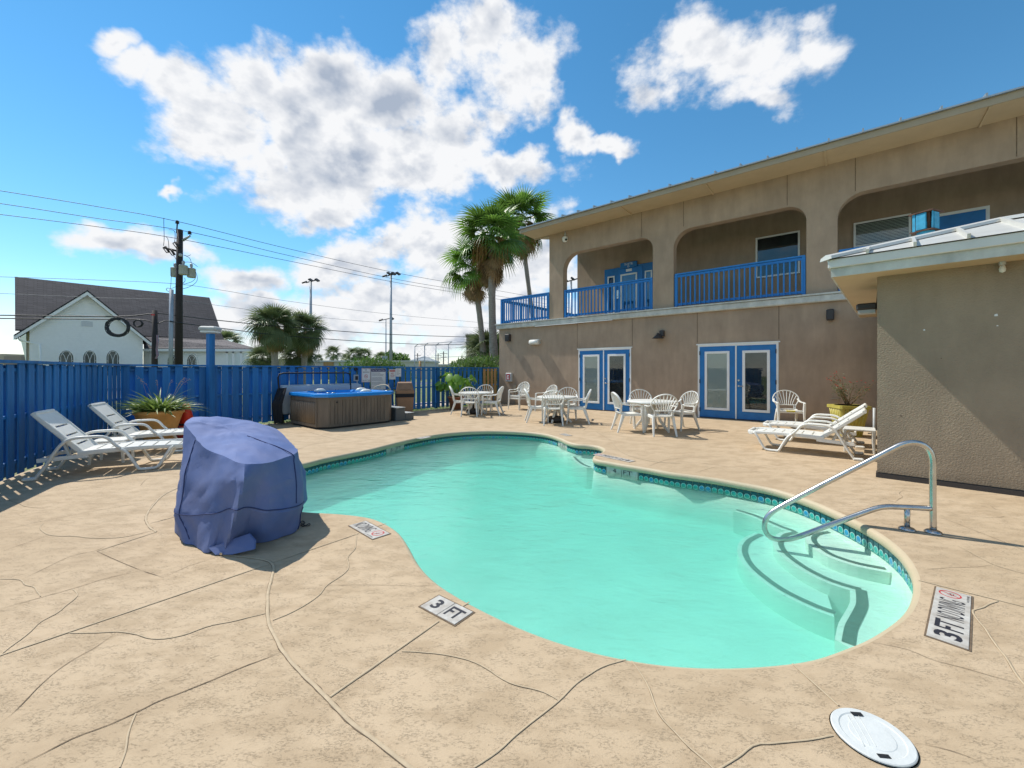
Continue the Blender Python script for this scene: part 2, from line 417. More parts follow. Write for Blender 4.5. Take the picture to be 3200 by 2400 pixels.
M_['tubcover'] = mat('pale_grey_vinyl_cover', (0.45,0.50,0.54), 0.55, var=.12, vs=3)
M_['blackcloth'] = mat('black_cloth', (0.012,0.013,0.017), 0.85, bump=.4, bs=12)
M_['bin'] = mat('brown_bin_plastic', (0.27,0.155,0.085), 0.6, var=.12, vs=6)
M_['terra'] = mat('terracotta_glaze', (0.60,0.30,0.085), 0.6, var=0.22, vs=5, bump=.2, bs=30)
M_['ochre'] = mat('ochre_glazed_pot', (0.42,0.36,0.07), 0.45, var=.15, vs=8)
M_['cone'] = mat('red_cone_plastic', (0.62,0.04,0.02), 0.5, var=.1)
M_['soil'] = mat('potting_soil', (0.05,0.032,0.02), 0.95, var=.4, vs=30, bump=.6)
M_['leaf'] = mat('strap_leaf_green', (0.10,0.19,0.03), 0.42, col2=(0.30,0.38,0.10), vs=14, trans=.3)
M_['bigleaf'] = mat('elephant_ear_green', (0.11,0.26,0.025), 0.4, col2=(0.22,0.40,0.05), vs=5, trans=.35)
M_['ole'] = mat('oleander_leaf_green', (0.085,0.17,0.03), 0.45, col2=(0.19,0.30,0.07), vs=4, trans=.3)
M_['shrub'] = mat('dark_shrub_leaf', (0.045,0.085,0.02), 0.5, col2=(0.10,0.15,0.035), vs=8, trans=.25)
M_['flower'] = mat('red_petal', (0.55,0.05,0.03), 0.6)
M_['dryflower'] = mat('dry_flower_stem', (0.42,0.30,0.20), 0.8)
M_['palm'] = mat('palm_frond_green', (0.085,0.19,0.028), 0.38, col2=(0.20,0.34,0.06), vs=2.5, trans=.4, obj_rand=.35)
M_['palmgrey'] = mat('sabal_frond_green', (0.11,0.16,0.06), 0.45, col2=(0.23,0.27,0.12), vs=2.5, trans=.3, obj_rand=.35)
M_['dead'] = mat('dead_frond_brown', (0.25,0.15,0.07), 0.8, col2=(0.42,0.28,0.13), vs=3, trans=.2, obj_rand=.25)
M_['trunk'] = mat('palm_trunk_bark', (0.33,0.28,0.235), 0.9, var=0.3, vs=6, stretch=(1,1,5), bump=.7, bs=12, bdist=.03)
M_['pole'] = mat('creosoted_pole_wood', (0.028,0.021,0.020), 0.75, var=.4, vs=8, stretch=(1,1,.1))
M_['galv'] = mat('galvanised_steel', (0.38,0.41,0.45), 0.5, metal=.3, var=.1)
M_['wire'] = mat('power_cable_black', (0.02,0.022,0.03), 0.6)
M_['wiregrey'] = mat('weathered_conductor', (0.13,0.15,0.18), 0.6)
M_['chwhite'] = mat('white_clapboard_paint', (0.88,0.87,0.83), 0.65, var=.03)
M_['farwhite'] = mat('pale_grey_cladding', (0.60,0.60,0.56), 0.8, var=.05)
M_['farbrown'] = mat('brown_metal_siding', (0.30,0.235,0.20), 0.7, var=.06, stretch=(1,1,9), vs=3)
M_['fartan'] = mat('far_tan_wall', (0.46,0.38,0.30), 0.85, var=.08)
M_['black_ink'] = mat('black_lettering', (0.022,0.022,0.03), 0.55)
M_['navy_ink'] = mat('navy_lettering', (0.02,0.03,0.12), 0.5)
M_['red_ink'] = mat('red_lettering', (0.50,0.03,0.03), 0.5)
M_['grey_ink'] = mat('small_grey_print', (0.28,0.28,0.30), 0.6)
M_['sign'] = mat('white_sign_face', (0.72,0.72,0.70), 0.45, var=.05, vs=6)
M_['markwhite'] = mat('worn_white_depth_tile', (0.36,0.32,0.27), 0.5, col2=(0.57,0.55,0.50), vs=16, detail=9)
M_['lid'] = mat('white_skimmer_lid_plastic', (0.58,0.595,0.57), 0.65, var=.05, vs=14, bump=.15, bs=60)
M_['rust'] = mat('rusty_steel', (0.11,0.055,0.035), 0.85, var=.4, vs=20)
M_['cyan'] = mat('turquoise_vent_paint', (0.03,0.30,0.48), 0.5, var=.25, vs=12)
M_['sugold'] = mat('yellow_tape', (0.75,0.62,0.02), 0.5)
M_['blind'] = mat('pale_window_blind', (0.80,0.82,0.76), 0.7)
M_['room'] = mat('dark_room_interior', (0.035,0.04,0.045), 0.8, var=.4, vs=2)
M_['grass'] = mat('mown_grass', (0.10,0.15,0.035), 0.95, col2=(0.19,0.20,0.08), vs=.6, detail=9)
M_['asphalt'] = mat('grey_asphalt', (0.12,0.12,0.12), 0.9, var=.15, vs=2)
M_['dirt_and_shade'] = mat('dirt_and_groove_shade', (0.15,0.105,0.065), 0.95, var=.3, vs=25)  # joint dirt; also the painted groove shade of the wall control joints
M_['bead'] = mat('tooled_joint_mortar', (0.47,0.365,0.235), 0.8, var=.12, vs=20)

def glassmat(name, tint=(0.9,0.93,0.92), k=1.0):
    m = bpy.data.materials.new(name); m.use_nodes = True; nt = m.node_tree; nt.nodes.clear(); L = nt.links
    t = nt.nodes.new('ShaderNodeBsdfTransparent'); t.inputs[0].default_value = (*tint, 1)
    g = nt.nodes.new('ShaderNodeBsdfGlossy'); g.inputs['Roughness'].default_value = 0.02; g.inputs[0].default_value = (.9,.93,.95,1)
    f = nt.nodes.new('ShaderNodeFresnel'); f.inputs[0].default_value = 1.5
    mu = nt.nodes.new('ShaderNodeMath'); mu.operation = 'MULTIPLY'; mu.inputs[1].default_value = 1.15*k; mu.use_clamp = True; L.new(f.outputs[0], mu.inputs[0])
    ms = nt.nodes.new('ShaderNodeMixShader'); L.new(mu.outputs[0], ms.inputs[0]); L.new(t.outputs[0], ms.inputs[1]); L.new(g.outputs[0], ms.inputs[2])
    o = nt.nodes.new('ShaderNodeOutputMaterial'); L.new(ms.outputs[0], o.inputs[0]); return m
M_['glass'] = glassmat('window_glass')

def m_deck():
    m = bpy.data.materials.new('textured_sand_concrete'); m.use_nodes = True; nt = m.node_tree; b = nt.nodes['Principled BSDF']; L = nt.links
    tcn = nt.nodes.new('ShaderNodeTexCoord'); P = tcn.outputs['Object']
    def nz(sc, det=6, ro=.6, st=None, dist=0.0):
        n = nt.nodes.new('ShaderNodeTexNoise'); n.inputs['Scale'].default_value = sc; n.inputs['Detail'].default_value = det; n.inputs['Roughness'].default_value = ro; n.inputs['Distortion'].default_value = dist
        if st:
            mp = nt.nodes.new('ShaderNodeMapping'); mp.inputs['Scale'].default_value = st; mp.inputs['Rotation'].default_value = (0,0,R(25)); L.new(P, mp.inputs[0]); L.new(mp.outputs[0], n.inputs['Vector'])
        else: L.new(P, n.inputs['Vector'])
        return n.outputs[0]
    def mr(x, a, c, lo=0., hi=1.):
        n = nt.nodes.new('ShaderNodeMapRange'); n.interpolation_type = 'SMOOTHSTEP'; L.new(x, n.inputs[0]); n.inputs[1].default_value = a; n.inputs[2].default_value = c; n.inputs[3].default_value = lo; n.inputs[4].default_value = hi; return n.outputs[0]
    def mth(op, a, c):
        n = nt.nodes.new('ShaderNodeMath'); n.operation = op
        for i, x in enumerate((a, c)):
            if isinstance(x, (int, float)): n.inputs[i].default_value = x
            else: L.new(x, n.inputs[i])
        return n.outputs[0]
    def mixc(f, a, c):
        n = nt.nodes.new('ShaderNodeMix'); n.data_type = 'RGBA'; L.new(f, n.inputs[0])
        for i, x in ((6, a), (7, c)):
            if isinstance(x, tuple): n.inputs[i].default_value = (*x, 1)
            else: L.new(x, n.inputs[i])
        return n.outputs[2]
    big = mr(nz(0.55, 4, .55), .35, .68); med = nz(3.2, 7, .65, (1.0, 1.7, 1))
    col = mixc(big, (0.540,0.410,0.268), (0.480,0.360,0.228))
    col = mixc(mr(med, .42, .62), col, (0.435,0.322,0.202))
    rough_mask = mr(nz(8.5, 9, .78, (1.0, 2.1, 1), .5), .45, .62)         # broken skin where the trowelled top is missing
    pits = mr(nz(60, 5, .75, (1, 2.2, 1), .6), .50, .64)
    pm = mth('MULTIPLY', pits, rough_mask)
    col = mixc(mth('MULTIPLY', pm, .50), col, (0.29,0.21,0.13))
    fine = mr(nz(140, 3, .6), .30, .75)
    col = mixc(mth('MULTIPLY', fine, .12), col, (0.30,0.225,0.145))
    spots = mr(nz(95, 2, .5), .70, .76); col = mixc(mth('MULTIPLY', spots, .7), col, (0.16,0.11,0.075))
    L.new(col, b.inputs['Base Color']); b.inputs['Roughness'].default_value = .82; b.inputs['Specular IOR Level'].default_value = .3
    h = mth('ADD', mth('MULTIPLY', pm, -.8), mth('ADD', mth('MULTIPLY', nz(14, 6, .65), .6), mth('MULTIPLY', fine, .10)))
    bp = nt.nodes.new('ShaderNodeBump'); bp.inputs['Strength'].default_value = .55; bp.inputs['Distance'].default_value = .008; L.new(h, bp.inputs['Height']); L.new(bp.outputs[0], b.inputs['Normal'])
    return m
M_['deck'] = m_deck()
M_['coping'] = mat('cream_pool_coping', (0.46,0.385,0.245), 0.6, col2=(0.52,0.41,0.275), vs=3, bump=.2, bs=60)
M_['plaster'] = mat('pool_plaster', (0.70,0.76,0.68), 0.8, var=.10, vs=1.1)
M_['grout'] = mat('pale_grout', (0.45,0.47,0.42), 0.8)
M_['nosing'] = mat('dark_green_nosing_tile', (0.045,0.085,0.075), 0.5, var=.25, vs=15)

def m_tile():                                        # glazed teal tile, dark above a scalloped lighter wave
    m = bpy.data.materials.new('teal_scallop_glazed_tile'); m.use_nodes = True; nt = m.node_tree; b = nt.nodes['Principled BSDF']; L = nt.links
    tcn = nt.nodes.new('ShaderNodeTexCoord'); s = nt.nodes.new('ShaderNodeSeparateXYZ'); L.new(tcn.outputs['Object'], s.inputs[0])
    def mth(op, a, c=0.0):
        n = nt.nodes.new('ShaderNodeMath'); n.operation = op
        for i, x in enumerate((a, c)):
            if isinstance(x, (int, float)): n.inputs[i].default_value = x
            else: L.new(x, n.inputs[i])
        return n.outputs[0]
    x, z = s.outputs[0], s.outputs[2]
    r = mth('SQRT', mth('ADD', mth('POWER', x, 2), mth('POWER', mth('ADD', z, .016), 2)))
    ins = mth('LESS_THAN', r, .028); ring = mth('LESS_THAN', mth('ABSOLUTE', mth('SUBTRACT', r, .0295)), .0028)
    below = mth('LESS_THAN', z, -.006)
    pale_area = mth('MAXIMUM', ins, below)  # paler glaze of the scallop pattern
    nn = nt.nodes.new('ShaderNodeTexNoise'); nn.inputs['Scale'].default_value = 60; L.new(tcn.outputs['Object'], nn.inputs[0])
    oi = nt.nodes.new('ShaderNodeObjectInfo')
    def mixc(f, a, c):
        n = nt.nodes.new('ShaderNodeMix'); n.data_type = 'RGBA'
        L.new(f, n.inputs[0])
        for i, q in ((6, a), (7, c)):
            if isinstance(q, tuple): n.inputs[i].default_value = (*q, 1)
            else: L.new(q, n.inputs[i])
        return n.outputs[2]
    light = mixc(nn.outputs[0], (0.01,0.25,0.24), (0.05,0.48,0.42)); light = mixc(mth('GREATER_THAN', oi.outputs['Random'], .75), light, (0.03,0.28,0.52))
    col = mixc(pale_area, (0.006,0.070,0.085), light); col = mixc(ring, col, (0.42,0.62,0.55))
    L.new(col, b.inputs['Base Color']); b.inputs['Roughness'].default_value = .15
    return m
M_['tile'] = m_tile()

def m_water():
    m = bpy.data.materials.new('pool_water'); m.use_nodes = True; nt = m.node_tree; nt.nodes.clear(); L = nt.links
    tcn = nt.nodes.new('ShaderNodeTexCoord')
    h = None
    for sc, st, w in ((.9, (1, 1.5, 1), 1.5), (3.2, (1, 1.7, 1), .75), (10, (1, 2.0, 1), .30), (28, (1,1.8,1), .08)):
        mp = nt.nodes.new('ShaderNodeMapping'); mp.inputs['Scale'].default_value = st; mp.inputs['Rotation'].default_value = (0, 0, R(12)); L.new(tcn.outputs['Object'], mp.inputs[0])
        n = nt.nodes.new('ShaderNodeTexNoise'); n.inputs['Scale'].default_value = sc; n.inputs['Detail'].default_value = 3; n.inputs['Distortion'].default_value = .8; L.new(mp.outputs[0], n.inputs['Vector'])
        mu = nt.nodes.new('ShaderNodeMath'); mu.operation = 'MULTIPLY'; mu.inputs[1].default_value = w; L.new(n.outputs[0], mu.inputs[0])
        if h is None: h = mu.outputs[0]
        else:
            ad = nt.nodes.new('ShaderNodeMath'); L.new(h, ad.inputs[0]); L.new(mu.outputs[0], ad.inputs[1]); h = ad.outputs[0]
    bp = nt.nodes.new('ShaderNodeBump'); bp.inputs['Strength'].default_value = .6; bp.inputs['Distance'].default_value = .03; L.new(h, bp.inputs['Height'])
    t = nt.nodes.new('ShaderNodeBsdfTransparent'); t.inputs[0].default_value = (.93,1,.98,1)
    g = nt.nodes.new('ShaderNodeBsdfGlossy'); g.inputs['Roughness'].default_value = 0.03; L.new(bp.outputs[0], g.inputs['Normal'])
    f = nt.nodes.new('ShaderNodeFresnel'); f.inputs[0].default_value = 1.33; L.new(bp.outputs[0], f.inputs['Normal'])
    ms = nt.nodes.new('ShaderNodeMixShader'); L.new(f.outputs[0], ms.inputs[0]); L.new(t.outputs[0], ms.inputs[1]); L.new(g.outputs[0], ms.inputs[2])
    va = nt.nodes.new('ShaderNodeVolumeAbsorption'); va.inputs[0].default_value = (0.18,0.95,0.88,1); va.inputs[1].default_value = 0.95
    vs_ = nt.nodes.new('ShaderNodeVolumeScatter'); vs_.inputs[0].default_value = (0.75,1,0.95,1); vs_.inputs[1].default_value = 0.54
    av = nt.nodes.new('ShaderNodeAddShader'); L.new(va.outputs[0], av.inputs[0]); L.new(vs_.outputs[0], av.inputs[1]); va = av
    o = nt.nodes.new('ShaderNodeOutputMaterial'); L.new(ms.outputs[0], o.inputs[0]); L.new(va.outputs[0], o.inputs[1]); return m
M_['water'] = m_water()

# ------------------------------------------------------------------ main lines of the place
DIRF = Vector((.771, -.637, 0)).normalized()          # motel facade, running right and towards us
FAC = Plane((-.55, 17.6), DIRF)                        # s = 0 at its far left corner; n points to the pool
if FAC.n.y > 0: FAC.n = -FAC.n
FB = Plane((-8.32, 8.715), (.643, .765), (.765, -.643))     # back fence
FL = Plane((-8.32, 8.715), (.466, -.885), (.885, .466))     # left fence, running towards us
FB_LEN = 12.05
STO = Plane((4.865, 5.458), (.729, -.684)); 
if STO.n.y > 0: STO.n = -STO.n

# ------------------------------------------------------------------ ground
g = MB(); g.add([(-900,-60,-.06),(900,-60,-.06),(900,2400,-.06),(-900,2400,-.06)], [(0,1,2,3)])
# (the pool's hole is cut out of the ground sheet below)
pool_px = [(655,1001),(700,990),(750,980),(800,970),(850,957.5),(900,946),(950,937.5),(1000,932.5),(1050,930.5),(1100,931),(1150,934),(1185,939),
 (1210,947),(1225,954),(1245,959),(1270,961),(1292,964),(1303,970),(1300,976),(1286,981),(1280,988),(1288,993),(1315,998),(1350,1004),(1400,1012),(1450,1021),(1500,1027.5),(1550,1034.5),(1590,1041.4),(1658.6,1054.1),(1704.5,1066.7),(1750.3,1082.7),(1796.1,1102.2),(1830.5,1118.2),(1864.9,1135.4),(1899.2,1156.0),(1922.1,1173.2),(1945.0,1195.0),(1961.1,1217.9),(1970.3,1238.5),(1973.0,1256.9),(1970.7,1279.8),(1963.8,1300.4),(1949.6,1321.0),(1922.1,1343.9),(1876.3,1372.6),(1828.2,1393.2),(1750,1419),
 (1650,1432),(1550,1436),(1450,1432),(1350,1418),(1250,1395),(1150,1362),(1060,1322),(990,1285),(940,1252),(905,1215),(880,1172),(862,1148),
 (835,1130),(800,1117),(740,1109),(660,1104)]
PW = [G(*disp(*p)) for p in pool_px] + [Vector((-2.75,4.30,0)), Vector((-3.35,4.62,0)), Vector((-3.75,5.15,0)), Vector((-3.8,5.7,0)), Vector((-3.55,6.1,0))]
RIM = resample(catmull(PW, 6, True), 0.0765, True)
area = sum(RIM[i].x*RIM[(i+1)%len(RIM)].y - RIM[(i+1)%len(RIM)].x*RIM[i].y for i in range(len(RIM)))
if area < 0: RIM.reverse()
NR = len(RIM)
NRM = []
for i in range(NR):
    t = (RIM[(i+2)%NR] - RIM[i-2]).normalized(); NRM.append(Vector((t.y, -t.x, 0)))      # outwards, away from the water
def ring(o, z): return [RIM[i] + NRM[i]*o + Vector((0,0,z)) for i in range(NR)]
def loops(mb, rings, smooth=True):
    b = len(mb.v); mb.v += [tuple(p) for r in rings for p in r]
    for k in range(len(rings)-1):
        for i in range(NR):
            j = (i+1)%NR; mb.f.append((b+k*NR+i, b+k*NR+j, b+(k+1)*NR+j, b+(k+1)*NR+i)); mb.sm.append(smooth); mb.mi.append(0)
    return mb
def sheet(mb, outer, hole, z):
    tris = tessellate_polygon([[Vector((p[0],p[1],0)) for p in outer],[Vector((p[0],p[1],0)) for p in hole]])
    fl = [(p[0],p[1],z) for p in outer]+[(p[0],p[1],z) for p in hole]; fs=[]
    for t in tris:
        a,b_,c = [Vector(fl[i]) for i in t]; fs.append(tuple(t) if (b_-a).cross(c-a).z > 0 else tuple(reversed(t)))
    mb.add(fl, fs)
g = MB(); sheet(g, [(-900,-60),(900,-60),(900,2400),(-900,2400)], ring(.5,0), -.06)
g.build('ground', M_['grass'], kind='structure')
# deck: inside the two fences, the motel and the store room
deck = MB()
sheet(deck, [FL.w(9,-.12)[:2], (9,-4), (11,2), (10,10.5), FAC.w(12,-.1)[:2], FAC.w(0,-.1)[:2], FB.w(0,-.12)[:2]], ring(.035, 0), 0.0)
deck_o = deck.build('pool_deck', M_['deck'], kind='structure')
tag(deck_o, 'sand coloured textured concrete deck with tooled joints around the pool')
loops(MB(), [ring(.035,0), ring(.020,-.004), ring(.008,-.014), ring(0,-.026), ring(-.002,-.045), ring(0,-.068), ring(.012,-.082), ring(.034,-.086)]).build('coping', M_['coping'], deck_o)

pool = thing('swimming_pool', 'freeform turquoise swimming pool with a teal tile waterline in the middle of the deck', 'pool', (0.6, 6, 0))
ZB = -1.0
def floorz(p): return -0.56      # the level at which the refracted floor shows through the water
wallb = [Vector((RIM[i].x+NRM[i].x*(-.02), RIM[i].y+NRM[i].y*(-.02), floorz(RIM[i]))) for i in range(NR)]
w1 = [Vector((RIM[i].x-NRM[i].x*.06, RIM[i].y-NRM[i].y*.06, floorz(RIM[i])-.05)) for i in range(NR)]
w2 = [Vector((RIM[i].x-NRM[i].x*.16, RIM[i].y-NRM[i].y*.16, floorz(RIM[i])-.07)) for i in range(NR)]
basin = loops(MB(), [ring(.034,-.086), ring(.034,-.20), ring(.022,-.205), wallb, w1, w2])
tris = tessellate_polygon([[Vector((p.x,p.y,0)) for p in w2]]); bb = len(basin.v); 
basin.add(w2, [t if (w2[t[1]]-w2[t[0]]).cross(w2[t[2]]-w2[t[0]]).z > 0 else t[::-1] for t in [tuple(t) for t in tris]], False)
basin.build('basin', M_['plaster'], pool)
loops(MB(), [ring(.028,-.085), ring(.028,-.198)], False).build('grout_band', M_['grout'], pool)
WZ = -0.155
water = MB(); top = ring(.045, WZ); bot = ring(.045, -1.6)
loops(water, [top, bot], False)
tw = tessellate_polygon([[Vector((p.x,p.y,0)) for p in top]])
up = [t if (top[t[1]]-top[t[0]]).cross(top[t[2]]-top[t[0]]).z > 0 else t[::-1] for t in [tuple(t) for t in tw]]
b0 = len(water.v); water.add(top, up); water.add(bot, [t[::-1] for t in up])
wme = water.mesh('water', M_['water'])
bmm = bmesh.new(); bmm.from_mesh(wme); bmesh.ops.remove_doubles(bmm, verts=bmm.verts, dist=1e-5); bmesh.ops.recalc_face_normals(bmm, faces=bmm.faces); bmm.to_mesh(wme); bmm.free()
obj('water', wme, kind='structure')

# waterline tiles: one object each; white tiles carry the depth marks
def nearest(p): return min(range(NR), key=lambda i: (RIM[i].xy - p.xy).length)
marks = {}
for (x, y, txt) in ((932,962,'5 FT'),(1212,949,'5 FT'),(1343,1003,'4 FT')):
    i = nearest(G(*disp(x, y))); marks[i] = txt
skip = set()
for i in marks: skip |= {(i+k) % NR for k in range(-3, 4)}
tb = MB(); tb.box(-.0355,.0355,-.002,.006,-.054,.054, bev=.0015); tile_me = tb.mesh('tile', M_['tile'])
cand = [i for i in range(NR) if i not in skip]
def facing(i):                                      # how large the tile shows: towards the eye and near
    m_ = (RIM[i]+RIM[(i+1)%NR])/2; v_ = Vector((0,0,HE))-m_; return (v_.normalized().dot(-NRM[i]))/v_.length
cand.sort(key=facing, reverse=True)
rest = MB()
for n_, i in enumerate(cand):
    a_, b_ = RIM[i], RIM[(i+1)%NR]; m_ = (a_+b_)/2 + NRM[i]*.022; m_.z = -.141
    d_ = (b_-a_); rz = math.atan2(d_.y, d_.x)
    if n_ < 290: put('tile', tile_me, pool, m_, rz)
    else:
        mm = Matrix.Translation(m_) @ Matrix.Rotation(rz, 4, 'Z'); rest.box(-.0355,.0355,-.002,.006,-.054,.054, m=mm)
if rest.v: rest.build('tile_band', M_['tile'], pool, kind='stuff')
for i, txt in marks.items():
    c_ = (RIM[i]+RIM[(i+1)%NR])/2 + NRM[i]*.020; d_ = (RIM[(i+3)%NR]-RIM[i-2]).normalized(); rz = math.atan2(d_.y, d_.x)
    fr = Matrix.Translation((c_.x, c_.y, -.141)) @ Matrix.Rotation(rz, 4, 'Z')
    # reading direction as seen from the water
    bm_ = MB(); 
    for sgn in (-1, 1): bm_.box(sgn*.13-.125, sgn*.13+.125, -.004, .006, -.0745, .0745, m=fr, bev=.002)
    dt = bm_.build('depth_tile', M_['markwhite'], pool)
    side = 1 if (Matrix.Rotation(rz,4,'Z') @ Vector((0,1,0))).dot(-NRM[i]) > 0 else -1
    fx = Matrix.Translation((c_.x, c_.y, -.122)) @ Matrix.Rotation(rz + (math.pi if side > 0 else 0), 4, 'Z') @ Matrix.Rotation(R(90), 4, 'X')
    lm = MB()
    a, b_ = txt.split()
    text_mb(lm, a, 1, fx @ Matrix.Translation((-.12,0,.008)), fit=(.055,.06)); text_mb(lm, b_, 1, fx @ Matrix.Translation((.10,0,.008)), fit=(.14,.06))
    lm.build('lettering', M_['black_ink'], dt)

# steps in the shallow end and the corner seat, each with its dark nosing line
def GP(pts, z, org, sc): return [G(org[0]+x/sc, org[1]+y/sc, z) for x, y in pts]
o8, s8 = (2300,1500), 1810/600
def step(z, line, outer, th=.045, nose=True, endcap=None):
    ln = resample(catmull(line, 5), .06)
    nb_ = []
    for i,p in enumerate(ln):                       # front edge a little outside of the nosing strip
        t = (ln[min(i+1,len(ln)-1)]-ln[max(i-1,0)]).normalized(); nn_ = Vector((t.y,-t.x,0)); nb_.append((p, nn_))
    ctr = sum((p for p in outer), Vector())/len(outer)
    sg = 1 if nb_[len(nb_)//2][1].dot(nb_[len(nb_)//2][0]-ctr) > 0 else -1
    front = [p + nn_*sg*.07 for p, nn_ in nb_]
    poly = front + outer
    sb = MB(); fr = Matrix(((1,0,0,0),(0,0,1,0),(0,1,0,0),(0,0,0,1)))
    # plate works in local x,z with y as depth; map z->world y, y->world z
    ar = sum(poly[i].x*poly[(i+1)%len(poly)].y-poly[(i+1)%len(poly)].x*poly[i].y for i in range(len(poly)))
    sb.plate([(p.x,p.y) for p in poly], [], z, -1.2, fr)
    me = sb.mesh('step', M_['plaster']); b2 = bmesh.new(); b2.from_mesh(me); bmesh.ops.recalc_face_normals(b2, faces=b2.faces); b2.to_mesh(me); b2.free()
    so_ = obj('step', me, pool)
    if nose:
        r_ = MB(); vs=[]; 
        for p, nn_ in nb_: vs += [p+nn_*th/2+Vector((0,0,.005)), p-nn_*th/2+Vector((0,0,.005))]
        for v in vs: v.z = z+.005
        r_.add(vs, [(2*i,2*i+1,2*i+3,2*i+2) for i in range(len(nb_)-1)]); r_.build('nosing', M_['nosing'], so_)
oR = lambda a, b_: [RIM[i % NR] + NRM[i % NR]*.25 for i in range(a, b_)]
def rimspan(p0, p1):                                 # outer boundary behind the pool wall between two points
    i0, i1 = nearest(p0), nearest(p1)
    fw = [(i0+k) % NR for k in range((i1-i0) % NR + 1)]; bw = [(i0-k) % NR for k in range((i0-i1) % NR + 1)]
    seq = fw if len(fw) < len(bw) else bw
    return [RIM[i] + NRM[i]*.12 for i in seq[::4]]
l1 = GP([(905,488),(780,510),(735,545),(745,590),(800,640),(900,705),(1050,760),(1200,800),(1410,838)], -.245, o8, s8)
step(-.245, l1, rimspan(l1[-1], l1[0]))
l2 = GP([(0,282),(150,325),(320,395),(450,450),(560,492),(470,520),(425,575),(430,630),(480,700),(580,780),(700,855),(850,930),(1000,985),(1180,1035)], -.345, o8, s8)
l2b = GP([(1178,1036),(1190,1150),(1180,1210),(1130,1310),(1085,1400),(1060,1545)], -.345, o8, s8)
step(-.345, l2, [l2b[0]+Vector((.12,.05,0))]+rimspan(l2b[-1], l2[0]), .05)
step(-.3455, l2b, rimspan(l2b[-1]+Vector((0,-.3,0)), l1[-1])+[l1[-1]], .07)
l3 = GP([(240,515),(130,570),(85,640),(95,720),(150,810),(260,910),(420,1025),(600,1120),(780,1200),(940,1255)], -.445, o8, s8)
step(-.445, l3, [l2[-3], l2[-1]+Vector((.1,.2,0)), l2[4]+Vector((.3,.2,0)), l2[5]], .055)
s5, o5 = 2212/500, (1600,1350)
l4 = GP([(845,310),(880,365),(940,420),(1010,460),(1080,486)], -.26, o5, s5)
step(-.26, l4, rimspan(l4[-1], l4[0]), .05)

# ------------------------------------------------------------------ tooled joints and cracks of the deck
def cr1(pts): return [G(x/1.7015, 1600+y/1.7015) for x, y in pts]
def cr2(pts): return [G(1200+x/1.106, 1300+y/1.106) for x, y in pts]
def cr3(pts): return [G(x/2.212, 1100+y/2.212) for x, y in pts]
def cr8(pts): return [G(2750+x/3.771, 1320+y/3.771) for x, y in pts]
def crm(pts): return [G(1350+x/2.011, 1100+y/2.011) for x, y in pts]
def joint(pts, w=.016, bead=True, straight=False):
    P = pts if straight and len(pts) == 2 else catmull(pts, 8)
    P = resample(P, .035)
    rnd = random.Random(len(P)*7+int(w*1e4))
    L_ = []; 
    for i,p in enumerate(P):
        t = (P[min(i+1,len(P)-1)]-P[max(i-1,0)]).normalized(); nn_ = Vector((t.y,-t.x,0))
        if not straight: p = p + nn_*(noise.noise(p*9)*.004)
        L_.append((p, nn_))
    dirt = MB(); vs=[]
    for i,(p,nn_) in enumerate(L_):
        e = min(1, i/3, (len(L_)-1-i)/3); e = max(e,.15)
        j = .75+.5*abs(noise.noise(p*14)); ww = w*(0.60 if bead else .20)*j*e
        vs += [p+nn_*ww+Vector((0,0,.0025)), p-nn_*ww*(.8+.5*noise.noise(p*21))+Vector((0,0,.0025))]
    dirt.add(vs, [(2*i,2*i+1,2*i+3,2*i+2) for i in range(len(L_)-1)])
    o_ = dirt.build('joint' if bead else 'crack', M_['dirt_and_shade'], deck_o)
    if bead:
        b_ = MB(); vs=[]
        for p,nn_ in L_:
            for k,zz in ((-.5,.003),(-.3,.003+w*.10),(0,.003+w*.14),(.3,.003+w*.10),(.5,.003)): vs.append(p+nn_*(w*.80*k)+Vector((0,0,zz)))
        b_.add(vs, [(5*i+k,5*i+k+1,5*i+k+6,5*i+k+5) for i in range(len(L_)-1) for k in range(4)], True); b_.build('bead', M_['bead'], o_)
joint(cr1([(1160,230),(1300,240),(1400,255),(1440,270),(1455,310),(1425,440),(1430,580),(1480,700),(1560,810),(1700,950),(1850,1105),(2020,1235),(2180,1360),(2400,1520)]), .021)
joint(cr3([(1300,905),(1240,935),(1130,990),(1050,1070),(1010,1140),(1025,1200),(1080,1245)]), .020)
joint(cr1([(0,765),(1425,280)]), .014, True, True); joint(cr1([(1450,270),(1908,115)]), .012, True, True)
joint([G(1031.4,2178.9),G(1371,1942)], .015, True, True); joint([G(1443,1897),G(1466,1883)], .015, True, True)
joint([G(1178,1646),G(1207,1636)], .010, True, True)
joint(cr1([(80,1361),(250,1275),(390,1205),(560,1140),(730,1065),(850,1005),(1010,945),(1280,830),(1400,785),(1450,765),(1495,745)]), .016, False)
joint(cr1([(0,1120),(60,1080),(140,1000),(260,880),(400,780),(500,725),(590,665),(615,645)]), .011, False)
joint(cr1([(370,645),(500,645),(620,638),(720,650),(790,672),(880,675),(980,655),(1060,625),(1130,603),(1250,580),(1410,540)]), .008, True)
joint(cr1([(640,1361),(665,1280),(680,1200),(700,1130),(722,1075)]), .008, True)
joint(cr1([(20,750),(60,715),(150,650),(210,590),(300,540),(350,500),(410,450),(400,425),(385,412)]), .008, True)
joint(cr1([(0,515),(375,412),(560,355),(750,312)]), .012, False)
joint(cr1([(515,210),(630,262),(750,312)]), .012, False, True); joint(cr1([(750,312),(870,350)]), .012, False, True); joint(cr1([(870,350),(1000,290),(1140,245)]), .010, False)
joint(cr1([(0,358),(100,360),(130,388),(180,400),(200,430),(215,450)]), .008, True)
joint(cr1([(115,360),(240,300),(380,235),(515,205),(560,180)]), .010, False)
joint(cr1([(515,210),(830,108)]), .010, True, True)
